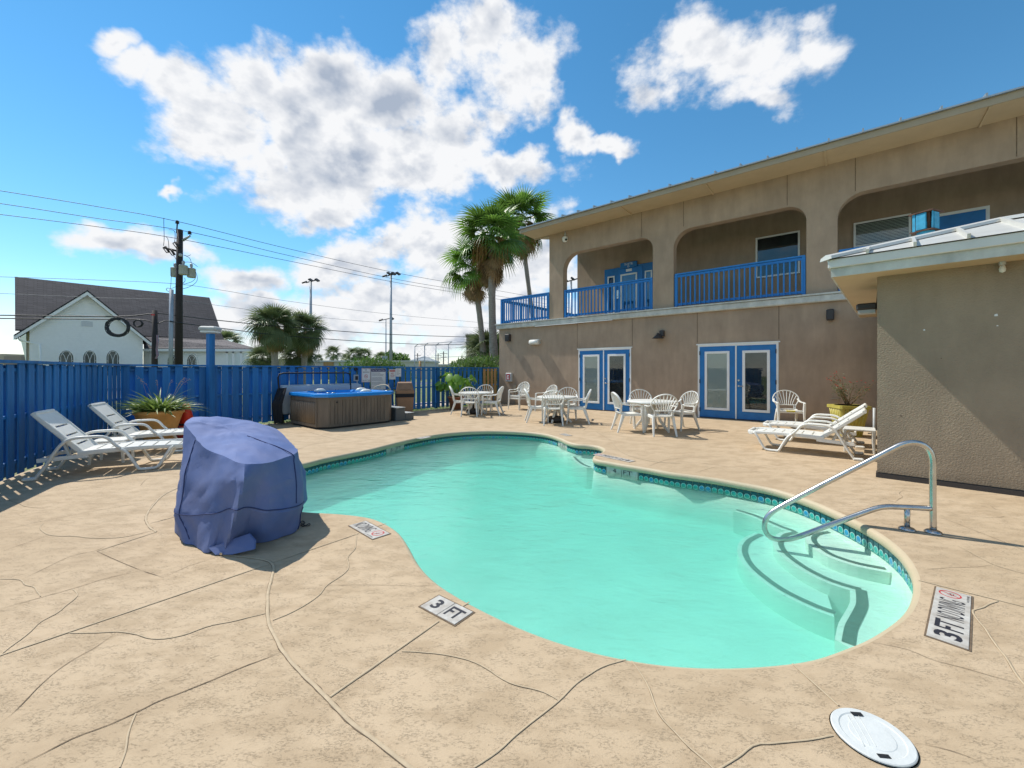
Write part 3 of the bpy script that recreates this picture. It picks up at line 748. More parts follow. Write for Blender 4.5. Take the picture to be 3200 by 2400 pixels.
joint(cr1([(0,105),(150,65),(400,15),(560,-15),(790,-55)]), .010, False)
joint(cr1([(0,215),(140,165),(270,122)]), .010, False)
joint(cr1([(230,60),(213,90),(270,125),(400,130),(500,140),(650,135),(800,103)]), .008, True)
joint(cr1([(1895,120),(1890,190),(1850,240),(1855,290),(1830,330),(1740,390),(1700,440),(1640,485),(1560,530),(1450,578)]), .009, True)
joint(cr1([(1740,392),(1950,388),(2212,395),(2340,385)]), .007, False)
joint(cr1([(1040,672),(1068,655)]), .008, False)
joint(cr3([(0,1010),(120,1045),(180,1070),(330,1085)]), .009, False)
joint(cr3([(970,930),(1000,890),(1040,865)]), .008, False); joint(cr3([(300,845),(560,880),(900,855),(1240,860)]), .007, False)
joint(cr3([(150,1030),(420,975),(720,935)]), .007, False); joint(cr3([(1040,1185),(1250,1130)]), .009, True)
joint(cr2([(60,815),(150,820),(260,835),(350,870),(400,905),(450,930),(540,950),(605,985)]), .008, True)
joint(cr2([(310,1217),(390,1165),(450,1110),(510,1060),(600,990),(650,940),(700,900),(760,867),(836,843)]), .009, True)
joint(cr2([(856,848),(882,884),(920,950),(950,1030),(1010,1100),(1060,1150),(1120,1200),(1150,1230)]), .009, True)
joint(cr2([(1150,1225),(1220,1180),(1280,1138),(1340,1133),(1430,1125),(1550,1105)]), .009, True)
joint(cr2([(1412,858),(1572,1003)]), .012, True, True)
joint(cr2([(1832,1130),(1950,1155),(2070,1200),(2110,1225)]), .009, False)
joint(cr2([(1665,780),(1800,805),(1900,845),(2000,870),(2100,900),(2212,930)]), .009, False)
joint(cr2([(2120,640),(2060,665),(2035,680),(2080,740),(2120,800),(2160,850),(2190,900),(2230,950)]), .012, True)
joint(cr2([(1845,568),(2212,660)]), .011, True, True)
joint(cr2([(1860,533),(1950,525),(2050,522),(2112,513)]), .008, False)
joint(cr2([(1985,450),(2020,468),(2110,515),(2212,545)]), .009, True)
joint(cr8([(680,1105),(1100,1270),(1560,1450),(1697,1515)]), .010, False, True)
joint(cr8([(0,885),(310,985)]), .010, False, True); joint(cr8([(680,1070),(900,1090),(1350,1125),(1480,1100)]), .009, False)
joint(cr8([(700,845),(500,825),(280,810),(230,840),(260,880),(170,940)]), .008, False)
joint(cr8([(-530,905),(-60,905)]), .010, False, True); joint(cr8([(-400,820),(-260,800),(-60,790)]), .009, False)
joint(cr8([(1290,970),(1380,1030),(1560,1050)]), .009, False); joint(cr8([(1000,855),(1200,852),(1430,845)]), .009, False)
joint(crm([(1130,560),(1180,620),(1250,655),(1400,690),(1560,700)]), .016, True)
joint(crm([(1030,500),(1130,560)]), .014, False); joint(crm([(1650,760),(1795,718)]), .014, False)
joint(crm([(1360,720),(1470,680),(1600,665),(1860,655)]), .014, False); joint(crm([(0,478),(300,470),(540,465)]), .014, False)
joint(crm([(950,495),(990,462)]), .016, False); joint(crm([(1040,515),(1200,500),(1500,520)]), .012, False)
joint(crm([(1560,600),(1800,575),(1960,560)]), .012, False); joint(crm([(1700,480),(2000,560),(2100,600)]), .011, False)
joint(crm([(1500,690),(1700,700),(2100,760)]), .011, False)
def cr9(pts): return [G(900+x/1.8433, 1300+y/1.8433) for x, y in pts]
joint(cr9([(110,90),(260,130),(430,150)]), .018, False); joint(cr9([(380,155),(560,120),(720,105)]), .014, False)
joint(cr9([(0,215),(160,160),(330,150)]), .014, False); joint(cr9([(640,40),(820,80),(990,85)]), .014, False)
joint(cr9([(1560,0),(1500,30),(1540,60),(1700,75)]), .016, False)

# ------------------------------------------------------------------ motel
motel = thing('motel_building', 'two storey tan stucco motel with arched upper gallery and blue doors behind the pool', 'building', (5, 13.5, 0))
FR = FAC.frame()                                      # local x = s, y = into the building, z up
Z1 = 3.20; ZF = 3.39; ZH = 5.82; ZT = 6.70; SL = 2.6; SR = 16.5
def sz(u, v, o=0.0): return FAC.off(o).hit(u, v)
d1a, d1t = sz(1808, 1090); d1b = sz(1972.5, 1087)[0]
d2a, d2t = sz(2181, 1077); d2b = sz(2433, 1071)[0]
DT = 2.19
w = MB(); w.plate([(0,0),(d1a,0),(d1a,DT),(d1b,DT),(d1b,0),(d2a,0),(d2a,DT),(d2b,DT),(d2b,0),(SR,0),(SR,Z1),(0,Z1)], [], 0, .3, FR)
w.box(0,.3,.3,9,0,Z1, m=FR); w.box(.3,SR,.32,.4,0,3.1, m=FR); w.box(.3,SR,8.7,9,0,Z1,m=FR)
w.build('wall', M_['stucco'], motel)
# upper gallery wall with three arches
def arch(s0, s1, zt, r0=.55, r1=.5, n=10):
    p = [(s0, ZF-.0)]
    for i in range(n+1):
        a = math.pi - i/n*math.pi/2; p.append((s0+r0+math.cos(a)*r0, zt-r0+math.sin(a)*r0))
    for i in range(n+1):
        a = math.pi/2 - i/n*math.pi/2; p.append((s1-r1+math.cos(a)*r1, zt-r1+math.sin(a)*r1))
    p.append((s1, ZF-.0)); return p
a1 = (sz(1760,900)[0], sz(2040,860)[0]); a2 = (sz(2105,900)[0], sz(2520,860)[0]); a3 = (sz(2617,800)[0], sz(2617,800)[0]+5.2)
out = [(SL, ZF)] + arch(*a1, ZH, .62, .42) + arch(*a2, ZH, .55, .45) + arch(*a3, ZH, .55, .5) + [(SR+2, ZF), (SR+2, ZT), (SL, ZT)]
w = MB(); w.plate(out, [], 0, .28, FR); w.build('gallery_wall', M_['stucco'], motel)
# control joints: groove shade painted as fine dark strips, not recessed
for s_, z0_, z1_ in ((sz(1804,1000)[0],DT+.08,Z1-.02),(sz(1976,1000)[0],DT+.08,Z1-.02),(sz(2179,1000)[0],DT+.08,Z1-.02),(sz(2434,1000)[0],DT+.08,Z1-.02),
                   (sz(2136,700)[0],5.9,ZT-.02),(sz(2460,620)[0],5.86,ZT-.02),(sz(2673,560)[0],5.86,ZT-.02),(sz(3177,420)[0],5.86,ZT-.02),(sz(2005,760)[0],5.86,ZT-.02)):
    w = MB(); w.box(s_-.007, s_+.007, -.004, .01, z0_, z1_, m=FR); w.build('control_joint', M_['fascia'] if False else M_['dirt_and_shade'], motel)
# deep return walls and back wall of the gallery
BW = 2.12
w = MB(); w.box(SL, SR+2, BW, BW+.2, ZF-.05, ZT, m=FR); w.box(SL+.01, SL+.25, BW+.2, 8.9, ZF-.05, ZT, m=FR)
for sp_ in ((a1[1]+a2[0])/2, (a2[1]+a3[0])/2): pass
w.build('gallery_back_wall', M_['stucco'], motel)
w = MB(); w.box(SL+.02, SR+2, .285, BW-.002, ZT-.10, ZT-.03, m=FR); w.build('gallery_ceiling', M_['stucco'], motel)
w = MB(); w.box(0.0, SR+2, -.02, 9, Z1+.004, ZF-.01, m=FR); w.build('floor_slab', M_['trim'], motel)
w = MB(); w.box(-.10, SR+2, -.11, .02, Z1-.02, ZF-.03, m=FR, bev=.02); w.box(-.13, SR+2, -.14, .0, ZF-.028, ZF+.012, m=FR)
w.box(-.10, .02, .02, 9, Z1-.02, ZF-.03, m=FR)
w.build('ledge', M_['trim'], motel)
w = MB(); w.box(3.2,3.9,-.148,-.1,Z1-.045,Z1-.025,m=FR); w.box(2.0,5.3,-.125,-.112,Z1-.04,Z1-.018,m=FR); w.build('loose_flashing', M_['white'], motel)
# roof: boxed eave and low metal slope with standing seams
OV = .90; E0 = 1.887; PS = .21
w = MB(); w.box(E0, SR+3, -OV, -.0, ZT-.02, ZT+.0, m=FR)
def slope(y, dz=0): return ZT + .15 + PS*(y+OV) + dz
w.add([FR@Vector(p) for p in ((E0,-.0,ZT-.02),(SL,-.0,ZT-.02),(SL,9,slope(9)-.17),(E0,9,slope(9)-.17))], [(0,1,2,3)])
w.build('soffit', M_['soffit'], motel)
w = MB(); w.box(E0-.03, SR+3, -OV-.03, -OV, ZT-.03, ZT+.15, m=FR)
w.add([FR@Vector(p) for p in ((E0-.03,-OV,ZT-.03),(E0-.03,9,slope(9)-.2),(E0-.03,9,slope(9)-.02),(E0-.03,-OV,ZT+.15),(E0,-OV,ZT-.03),(E0,9,slope(9)-.2),(E0,9,slope(9)-.02),(E0,-OV,ZT+.15))],
  [(0,1,2,3),(7,6,5,4),(0,4,5,1),(3,2,6,7)]); w.build('fascia', M_['fascia'], motel)
w = MB(); w.add([FR@Vector(p) for p in ((E0-.07,-OV-.08,slope(-OV-.08,.006)),(SR+3,-OV-.08,slope(-OV-.08,.006)),(SR+3,9,slope(9,.006)),(E0-.07,9,slope(9,.006)))], [(0,1,2,3)])
w.add([FR@Vector(p) for p in ((E0-.07,-OV-.08,slope(-OV-.08,-.02)),(SR+3,-OV-.08,slope(-OV-.08,-.02)),(SR+3,9,slope(9,-.02)),(E0-.07,9,slope(9,-.02)))], [(3,2,1,0)])
w.box(E0-.07, SR+3, -OV-.08, -OV-.075, ZT+.12, ZT+.155, m=FR)
w.build('roof', M_['roofgrey'], motel)
s_ = E0+.05
while s_ < SR+2.5:
    w = MB(); w.add([FR@Vector(p) for p in ((s_-.016,-OV-.085,slope(-OV-.085,.0)),(s_+.016,-OV-.085,slope(-OV-.085,.0)),(s_+.016,-OV-.085,slope(-OV-.085,.085)),(s_-.016,-OV-.085,slope(-OV-.085,.085)),
        (s_-.016,9,slope(9,.0)),(s_+.016,9,slope(9,.0)),(s_+.016,9,slope(9,.085)),(s_-.016,9,slope(9,.085)))], [(3,2,1,0),(4,5,6,7),(0,1,5,4),(2,3,7,6),(1,2,6,5),(3,0,4,7)])
    w.build('roof_seam', M_['roofgrey'], motel); s_ += .62
for u_, v_ in ((1955,600),(2215,600),(2580,480),(3080,340)):
    t_ = FAC.off(.5).hit(u_, v_)[0]
    w = MB(); w.box(t_-.022, t_+.022, -OV+.005, -.01, ZT-.05, ZT-.02, m=FR); w.build('soffit_batten', M_['soffit'], motel)
w = MB(); w.box(E0, SL+.0, -.03, .03, ZT-.06, ZT-.02, m=FR); w.build('soffit_batten', M_['fascia'], motel)

def glazed(parent, s0, s1, z0, z1, o, back='blind', blinds=False, fw=.075):
    """white lite frame, pane, and what is behind it; o = face offset outwards"""
    f = MB()
    for a, b_, c_, d_ in ((s0,s1,z0,z0+fw),(s0,s1,z1-fw,z1),(s0,s0+fw,z0+fw,z1-fw),(s1-fw,s1,z0+fw,z1-fw)):
        f.box(a, b_, -o-.022, -o+.02, c_, d_, m=FR, bev=.004)
    fo = f.build('glazing_frame', M_['white'], parent)
    p = MB(); p.box(s0+fw-.005, s1-fw+.005, -o-.004, -o+.002, z0+fw-.005, z1-fw+.005, m=FR); p.build('glass_pane', M_['glass'], parent)
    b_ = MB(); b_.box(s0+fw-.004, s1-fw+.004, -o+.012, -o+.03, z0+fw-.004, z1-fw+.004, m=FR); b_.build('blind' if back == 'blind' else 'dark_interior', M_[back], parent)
    return fo
def hinge(parent, s_, z_):
    h = MB(); h.box(s_-.012, s_+.012, -.03, -.004, z_-.06, z_+.06, m=FR, bev=.004); h.build('hinge', M_['dark'], parent)
def french(s0, s1, right_back, left_back, knob):
    fr = MB(); f_ = .05
    fr.box(s0, s0+f_, -.012, .12, 0, DT, m=FR); fr.box(s1-f_, s1, -.012, .12, 0, DT, m=FR); fr.box(s0+f_, s1-f_, -.012, .12, DT-f_, DT, m=FR); fr.box((s0+s1)/2-.018,(s0+s1)/2+.018,-.018,.1,.02,DT-f_,m=FR)
    fr.box(s0-.04, s1+.04, -.03, 0, DT, DT+.035, m=FR)
    fo = fr.build('door_frame', M_['white'], motel)
    th = MB(); th.box(s0+f_, s1-f_, -.03, .12, 0.002, .022, m=FR); th.build('threshold', M_['bronze'], motel)
    mid = (s0+s1)/2
    for k, (a, b_, bk) in enumerate(((s0+f_+.004, mid-.022, left_back), (mid+.022, s1-f_-.004, right_back))):
        d = MB(); W = b_-a; m_ = W*.17; l0, l1, z0, z1 = a+m_, b_-m_, .27, DT-f_-.17
        for q in ((a,b_,.03,z0),(a,b_,z1,DT-f_-.004),(a,l0,z0,z1),(l1,b_,z0,z1)): d.box(q[0],q[1],-.006,.04,q[2],q[3],m=FR)
        do = d.build('door', M_['blue'], motel)
        glazed(do, l0-.02, l1+.02, z0-.02, z1+.02, .006, bk, fw=.07)
        if k == 1:
            h = MB(); c1 = FR @ Vector((a+.05,-.03,.98)); h.tube([FR@Vector((a+.05,-.006,.98)), c1], .026, 12); h.tube([c1, FR@Vector((a+.06,-.055,.98)), FR@Vector((a+.17,-.055,.975))], .011, 8)
            h.build('door_handle', M_['metal'], do)
            h = MB(); h.tube([FR@Vector((a+.05,-.006,1.14)), FR@Vector((a+.05,-.032,1.14))], .028, 12); h.build('deadbolt', M_['metal'], do)
        for z_ in (.25, 1.1, 1.95): hinge(do, a+.004 if k == 0 else b_-.004, z_)
french(d1a, d1b, 'room', 'blind', 1); french(d2a, d2b, 'room', 'blind', 1)

# gallery door SUITE D and upper windows, on the back wall of the gallery
FRB = FAC.off(-BW).frame(0, 0, 0)
def szb(u, v): return FAC.off(-BW+.0).hit(u, v)
_FR = FR; FR = FRB
q0 = szb(1891,860)[0]; q1 = szb(2090,800)[0]
fr = MB(); fr.box(q0,q1,-.05,0,ZF,5.52,m=FR); sdo = fr.build('door_surround', M_['blue'], motel)
ps = szb(1935,860)[0], szb(2010,860)[0]
d = MB(); d.box(ps[0],ps[1],-.075,-.052,ZF+.03,5.42,m=FR); do = d.build('door', M_['rail'], motel)
glazed(do, szb(1942,860)[0], szb(1994,860)[0], ZF+.3, 5.22, .08, 'blind', fw=.06)
glazed(sdo, szb(1901,860)[0], szb(1923,860)[0], ZF+.3, 5.22, .055, 'blind', fw=.05)
glazed(sdo, szb(2017,860)[0], szb(2040,860)[0], ZF+.3, 5.22, .055, 'blind', fw=.05)
h = MB(); a_ = szb(1934,960)[0]; h.box(a_-.04,a_+.04,-.13,-.075,4.28,4.62,m=FR,bev=.01); h.tube([FR@Vector((a_,-.13,4.36)),FR@Vector((a_+.14,-.15,4.36))],.014,6); h.build('door_handle', M_['metal'], do)
sc_ = szb(1968,815)
sg_ = MB(); sg_.box(sc_[0]-.34,sc_[0]+.34,-.12,-.078,5.44,5.66,m=FR,bev=.01); sgo = sg_.build('suite_sign', M_['blue'], motel)
def wall_text_frame(s_, o, z): return FR @ Matrix.Translation((s_, -o, z)) @ Matrix.Rotation(R(90), 4, 'X')
tm = MB(); text_mb(tm, 'SUITE', 1, wall_text_frame(sc_[0],.121,5.585), fit=(.34,.085)); text_mb(tm, 'D', 1, wall_text_frame(sc_[0],.121,5.49), fit=(.07,.075)); tm.build('lettering', M_['white'], sgo)
pm_ = MB(); pm_.box(sc_[0]-.12,sc_[0]+.12,-.082,-.076,5.30,5.40,m=FR); pm_.build('notice', M_['sign'], motel)
def window(u0, v0, u1, v1, blinds, fw=.05, sash=True):
    s0, z1 = szb(u0, v0); s1 = szb(u1, v0)[0]; z0 = szb(u0, v1)[1]
    f = MB()
    for a, b_, c_, d_ in ((s0,s1,z0,z0+fw),(s0,s1,z1-fw,z1),(s0,s0+fw,z0+fw,z1-fw),(s1-fw,s1,z0+fw,z1-fw)): f.box(a,b_,-.05,0,c_,d_,m=FR,bev=.004)
    wo = f.build('window', M_['white'], motel)
    p = MB(); p.box(s0+fw-.004,s1-fw+.004,-.026,-.02,z0+fw-.004,z1-fw+.004,m=FR); p.build('glass_pane', M_['glass'], wo)
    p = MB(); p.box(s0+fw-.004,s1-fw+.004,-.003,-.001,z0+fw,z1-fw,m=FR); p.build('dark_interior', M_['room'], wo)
    if blinds:
        z_ = z1-fw-.03; k = MB()
        while z_ > z0+fw+.02: k.box(s0+fw,s1-fw,-.018,-.004,z_-.012,z_+.006,m=FR); z_ -= .04
        k.build('blind_slat', M_['blind'], wo, kind='stuff')
    return wo
window(2362, 745, 2500, 871, False); window(2667, 699, 2847, 775, True)
s0, z1 = szb(2905, 650); s1 = szb(3092, 650)[0]; 
f = MB(); f.box(s0,s1,-.04,0,ZF,5.50,m=FR); pf = f.build('door_frame', M_['white'], motel)
f = MB(); f.box(s0+.07,s1-.07,-.06,-.041,ZF+.02,5.42,m=FR); do = f.build('door', M_['blue'], motel); hinge(do, s1-.08, 5.0)
f = MB(); t_ = szb(1782,970); f.box(t_[0]+.6,t_[0]+.68,-.03,0,3.7,3.84,m=FR); f.build('socket_box', M_['greyplastic'], motel)
FR = _FR

# balustrades
def railing(label, p0, p1, z0=ZF+.02, zt=4.47, step_=.135, post=(True, True), w_=.04):
    p0, p1 = Vector(p0), Vector(p1); L_ = (p1-p0).length; d = (p1-p0)/L_
    r = thing('balcony_railing', label, 'railing', (p0.x, p0.y, z0), 'blue balcony railings')
    mb = MB(); mb.bar(p0+Vector((0,0,zt-.02)), p1+Vector((0,0,zt-.02)), .09, .04); mb.bar(p0+Vector((0,0,zt-.085)), p1+Vector((0,0,zt-.085)), .04, .07); mb.build('top_rail', M_['rail'], r)
    mb = MB(); mb.bar(p0+Vector((0,0,z0+.09)), p1+Vector((0,0,z0+.09)), .04, .07); mb.build('bottom_rail', M_['rail'], r)
    n = int(L_/step_); bme = MB(); bme.box(-.0175,.0175,-.0175,.0175,0,zt-.09-z0-.05); bme = bme.mesh('baluster', M_['rail'])
    nn_ = Vector((d.y,-d.x,0)); 
    if nn_.y > 0: nn_ = -nn_
    for i in range(n+1):
        p = p0+d*(L_*(i+.5)/(n+1)) + nn_*.04
        put('baluster', bme, r, (p.x,p.y,z0+.04), math.atan2(d.y,d.x))
    for k, q in zip(post, (p0+d*.03, p1-d*.03)):
        if k: mb = MB(); mb.box(-.04,.04,-.04,.04,z0-.01,zt-.03,m=Matrix.Translation((q.x,q.y,0))@Matrix.Rotation(math.atan2(d.y,d.x),4,'Z')); mb.build('post', M_['rail'], r)
    return r
RO = .03
railing('blue balcony railing in the leftmost narrow arch in front of the suite door', FAC.w(a1[0]+.03,RO-.1), FAC.w(a1[1]-.03,RO-.1))
railing('blue balcony railing in the middle arch above the left french doors and wall lamp', FAC.w(a2[0]+.03,RO-.1), FAC.w(a2[1]-.03,RO-.1))
railing('blue balcony railing in the right arch partly hidden behind the store room roof', FAC.w(a3[0]+.03,RO-.1), FAC.w(a3[1]-.03,RO-.1))
railing('blue railing along the front of the open terrace left of the upper wall', FAC.w(.10,-.02), FAC.w(SL-.02,-.02))
railing('blue railing down the left side of the open terrace beside the palm trunks', FAC.w(.12,-.1), FAC.w(.12,-7.5))
rr = railing('blue railing at the back of the open terrace seen through the front balusters', FAC.w(.2,-7.5), FAC.w(SL+.3,-7.5))
# things fixed to the facade
def boxthing(name, label, cat, s_, z_, parts, group=None, plane=FAC):
    t = thing(name, label, cat, plane.w(s_, 0, z_), group); return t
s_, z_ = sz(1591,1057); t = boxthing('floodlight', 'small black box light near the far left corner of the motel wall', 'light', s_, z_, 0)
m = MB(); m.box(s_-.11,s_+.11,-.16,0,z_-.13,z_+.16,m=FR,bev=.01); m.build('housing', M_['bronze'], t); m = MB(); m.box(s_-.08,s_+.08,-.175,-.158,z_-.11,z_+.06,m=FR); m.build('lens', M_['dark'], t)
s_, z_ = sz(1675,1070); t = boxthing('wall_light', 'cream half round wall light casting a long shadow left of the doors', 'light', s_, z_, 0)
m = MB(); m.tube([FR@Vector((s_-.22,-.10,z_)),FR@Vector((s_+.22,-.10,z_))], .10, 12); m.box(s_-.22,s_+.22,-.10,-.002,z_-.08,z_+.11,m=FR); m.build('cover', M_['plastic'], t)
s_, z_ = sz(2063,1050); t = boxthing('barn_lamp', 'black shaded wall lamp above the gap between the two french doors', 'lamp', s_, z_, 0)
m = MB(); m.box(s_+.02,s_+.15,-.14,-.002,z_-.02,z_+.17,m=FR,bev=.01); m.build('bracket', M_['bronze'], t)
m = MB(); m.lathe([(.03,.10),(.05,.05),(.12,-.02),(.19,-.06),(.185,-.065),(.10,-.02)], 16, FR@Vector((s_,-.2,z_-.02))); m.build('shade', M_['bronze'], t)
s_, z_ = sz(2595,985); t = boxthing('speaker', 'small dark outdoor speaker on the wall right of the second doors', 'speaker', s_, z_, 0)
m = MB(); m.box(s_-.08,s_+.08,-.17,-.03,z_-.14,z_+.14,m=FR,bev=.02); m.build('housing', M_['bronze'], t); m = MB(); m.box(s_-.03,s_+.03,-.03,-.002,z_-.04,z_+.04,m=FR); m.build('bracket', M_['bronze'], t)
s_, z_ = sz(1594,1179); t = boxthing('pool_phone_box', 'grey emergency phone box with a red label on the far left wall', 'phone box', s_, z_, 0)
m = MB(); m.box(s_-.16,s_+.16,-.12,-.002,z_-.18,z_+.18,m=FR,bev=.015); m.build('case', M_['greyplastic'], t)
m = MB(); m.box(s_-.10,s_+.09,-.125,-.121,z_-.11,z_+.13,m=FR); lb = m.build('label_plate', M_['red_ink'], t)
m = MB(); m.box(s_-.06,s_-.02,-.129,-.126,z_-.08,z_+.09,m=FR); m.box(s_-.02,s_+.05,-.129,-.126,z_+.05,z_+.09,m=FR); m.box(s_-.02,s_+.05,-.129,-.126,z_-.08,z_-.04,m=FR); m.box(s_+.0,s_+.05,-.129,-.126,z_-.01,z_+.02,m=FR); m.build('handset_symbol', M_['sign'], lb)
s_, z_ = sz(1612,1212); t = boxthing('outlet_box', 'small tan outlet box with conduit below the phone box', 'outlet', s_, z_, 0)
m = MB(); m.box(s_-.08,s_+.06,-.08,-.002,z_-.12,z_+.12,m=FR,bev=.01); m.build('cover', M_['fascia'], t); m = MB(); m.tube([FR@Vector((s_,-.03,.02)),FR@Vector((s_,-.03,z_-.12))], .02, 6); m.build('conduit', M_['fascia'], t)
s_, z_ = FAC.hit(2610,1248); t = boxthing('hose_tap', 'brown hose tap low on the wall beside the yellow planter', 'tap', s_, z_, 0)
m = MB(); m.tube([FR@Vector((s_-.08,-.06,z_+.02)),FR@Vector((s_+.05,-.06,z_+.02)),FR@Vector((s_+.06,-.06,z_-.12))], .018, 6); m.tube([FR@Vector((s_-.03,0,z_+.02)),FR@Vector((s_-.03,-.06,z_+.02))], .014, 6); m.build('pipe', M_['fascia'], t)
c_ = A(1766,747,FAC.w(3.05,.25).y); t = thing('security_camera', 'white dome security camera hanging under the eave at the upper left corner', 'camera', c_)
m = MB(); m.tube([c_+Vector((0,0,.10)), Vector((c_.x,c_.y,ZT-.02))], .025, 8); m.build('bracket', M_['greyplastic'], t)
m = MB(); m.lathe([(.001,-.13),(.07,-.11),(.105,-.05),(.115,.02),(.09,.08),(.03,.11),(.001,.115)], 16, c_); bd = m.build('housing', M_['plastic'], t)
m = MB(); m.lathe([(.001,-.06),(.04,-.05),(.055,0)], 12, c_+Vector((.02,-.09,-.03)), m=None); m.build('lens', M_['dark'], bd)
# patio chair legs etc. on the gallery: a pale chair back behind the first railing
# ------------------------------------------------------------------ store room
sto = thing('store_room', 'tan stucco store room with a pale metal hip roof at the right edge', 'building', (7, 6, 0))
SF = STO.frame(); SZ = 2.68
w = MB(); w.box(0, 6.5, 0, .2, .07, SZ, m=SF); w.box(0, .2, .2, 5.8, .07, SZ, m=SF); w.build('wall', M_['stucco2'], sto)
w = MB(); w.box(-.012, 6.5, -.018, .19, .0, .055, m=SF); w.box(.02,6.5,.01,.19,.054,.072,m=SF); w.build('base_trim', M_['bronze'], sto)
SO, SFR = .45, .41
w = MB(); w.box(-SO+.02, 6.6, -SFR+.02, 0, SZ-.012, SZ+.0, m=SF); w.box(-SO+.02, 0, 0, 5.4, SZ-.012, SZ, m=SF); w.build('soffit', M_['soffit'], sto)
w = MB(); w.box(-SO, 6.6, -SFR, -SFR+.02, SZ-.015, SZ+.17, m=SF); w.box(-SO, -SO+.02, -SFR+.02, 5.4, SZ-.015, SZ+.17, m=SF); w.build('fascia', M_['trim'], sto)
w = MB(); w.box(-SO-.03, 6.6, -SFR-.035, -SFR-.002, SZ+.10, SZ+.215, m=SF, bev=.008); w.box(-SO-.03, -SO, -SFR-.0, 5.4, SZ+.10, SZ+.215, m=SF, bev=.008); w.build('drip_edge', M_['roofmetal'], sto)
ze = SZ+.22; RP = .315
tipx, tipy = -SO-.05, -SFR-.06; hx = 1.70
def rp(x, y): return SF @ Vector((x, y, ze + RP*min(x-tipx, y-tipy)))
apx, apy = tipx+hx, tipy+hx; zr = ze+RP*hx
P4 = [SF@Vector((tipx,tipy,ze)), SF@Vector((6.6,tipy,ze)), SF@Vector((6.6,apy,zr)), SF@Vector((apx,apy,zr)), SF@Vector((tipx,5.4,ze)), SF@Vector((apx,5.4,zr)), SF@Vector((6.6,5.4,zr)) ]
w = MB(); w.add(P4, [(0,1,2,3),(4,0,3,5),(3,2,6,5)]); w.build('roof', M_['roofmetal'], sto)
def ridge_cap(p, q, wd=.10, h=.055):
    m = MB(); p, q = Vector(p), Vector(q); t = (q-p).normalized(); a = t.cross(Vector((0,0,1))).normalized()
    vs = []
    for c in (p, q): vs += [c-a*wd-Vector((0,0,.012)), c-a*wd*.85+Vector((0,0,h*.5)), c+Vector((0,0,h)), c+a*wd*.85+Vector((0,0,h*.5)), c+a*wd-Vector((0,0,.012))]
    m.add(vs, [(i,i+1,i+6,i+5) for i in range(4)]+[(4,3,2,1,0),(5,6,7,8,9)]); return m
ridge_cap(P4[0], P4[3]).build('hip_cap', M_['roofmetal'], sto); ridge_cap(P4[3], P4[2]).build('ridge_cap', M_['roofmetal'], sto)
x = tipx + .42
while x < 6.4:
    yt = min(x-tipx, hx)
    m = MB(); m.bar(SF@Vector((x,tipy,ze+.025)), SF@Vector((x,tipy+yt-.04,ze+RP*(yt-.04)+.025)), .028, .055); m.build('roof_seam', M_['roofmetal'], sto)
    x += .43
y = tipy + .45
while y < 5.2:
    yt = min(y-tipy, hx)
    m = MB(); m.bar(SF@Vector((tipx,y,ze+.025)), SF@Vector((tipx+yt-.04,y,ze+RP*(yt-.04)+.025)), .028, .055); m.build('roof_seam', M_['roofmetal'], sto)
    y += .45
# roof ventilator
vp = A(2893, 745, 5.98); vp.z -= .05
vt = thing('roof_ventilator', 'rusty turquoise louvred metal ventilator on the store room roof', 'vent', vp)
m = MB(); m.lathe([(.18,-.10),(.155,-.02),(.105,.05)], 16, vp); m.build('flashing', M_['greyplastic'], vt)
m = MB(); m.lathe([(.098,.0),(.098,.27)], 20, vp); m.build('stack', M_['cyan'], vt)
m = MB()
for k in range(4):
    a = R(45*0+20) + k*math.pi/2; c, s__ = math.cos(a), math.sin(a)
    mm = Matrix.Translation(vp)@Matrix.Rotation(a,4,'Z')
    m.box(.100,.125,-.058,.058,.16,.40,m=mm,bev=.006)
    m.box(.112,.118,-.10,-.066,.15,.41,m=mm); 
m.build('louvre', M_['cyan'], vt)
m = MB(); m.box(-.13,.13,-.13,.13,.14,.152,m=Matrix.Translation(vp)@Matrix.Rotation(R(20),4,'Z')); m.box(-.14,.14,-.14,.14,.405,.42,m=Matrix.Translation(vp)@Matrix.Rotation(R(20),4,'Z')); m.box(-.082,.082,-.082,.082,.152,.405,m=Matrix.Translation(vp)@Matrix.Rotation(R(20),4,'Z')); m.build('rusty_core', M_['rust'], vt)
# small fixtures of the store room
s_, z_ = STO.hit(3130, 828); p_ = STO.w(s_,.05,z_); t = thing('bare_bulb_lamp', 'small bulb holder under the eave on the right store room wall', 'lamp', p_)
m = MB(); m.tube([p_+Vector((0,0,.06)),p_+Vector((0,0,-.01))], .028, 10); m.build('socket', M_['greyplastic'], t)
m = MB(); m.lathe([(.001,-.10),(.024,-.085),(.028,-.055),(.018,-.01)], 12, p_); m.build('bulb', M_['plastic'], t)
p_ = STO.w(-.02,-.9,2.33); t = thing('flood_lamp', 'dark hooded flood lamp tucked under the soffit behind the store room corner', 'lamp', p_)
m = MB(); m.box(-.24,.0,-.12,.12,.0,.10,m=Matrix.Translation(p_)@Matrix.Rotation(math.atan2(STO.d.y,STO.d.x),4,'Z'),bev=.02); m.build('hood', M_['bronze'], t)
m = MB(); m.box(-.22,-.02,-.10,.10,-.05,.0,m=Matrix.Translation(p_)@Matrix.Rotation(math.atan2(STO.d.y,STO.d.x),4,'Z')); m.build('lens', M_['greyplastic'], t)
m = MB(); m.tube([p_+Vector((.0,.0,.08)),p_+Vector((.02,0,.36))],.015,6); m.build('bracket', M_['bronze'], t)
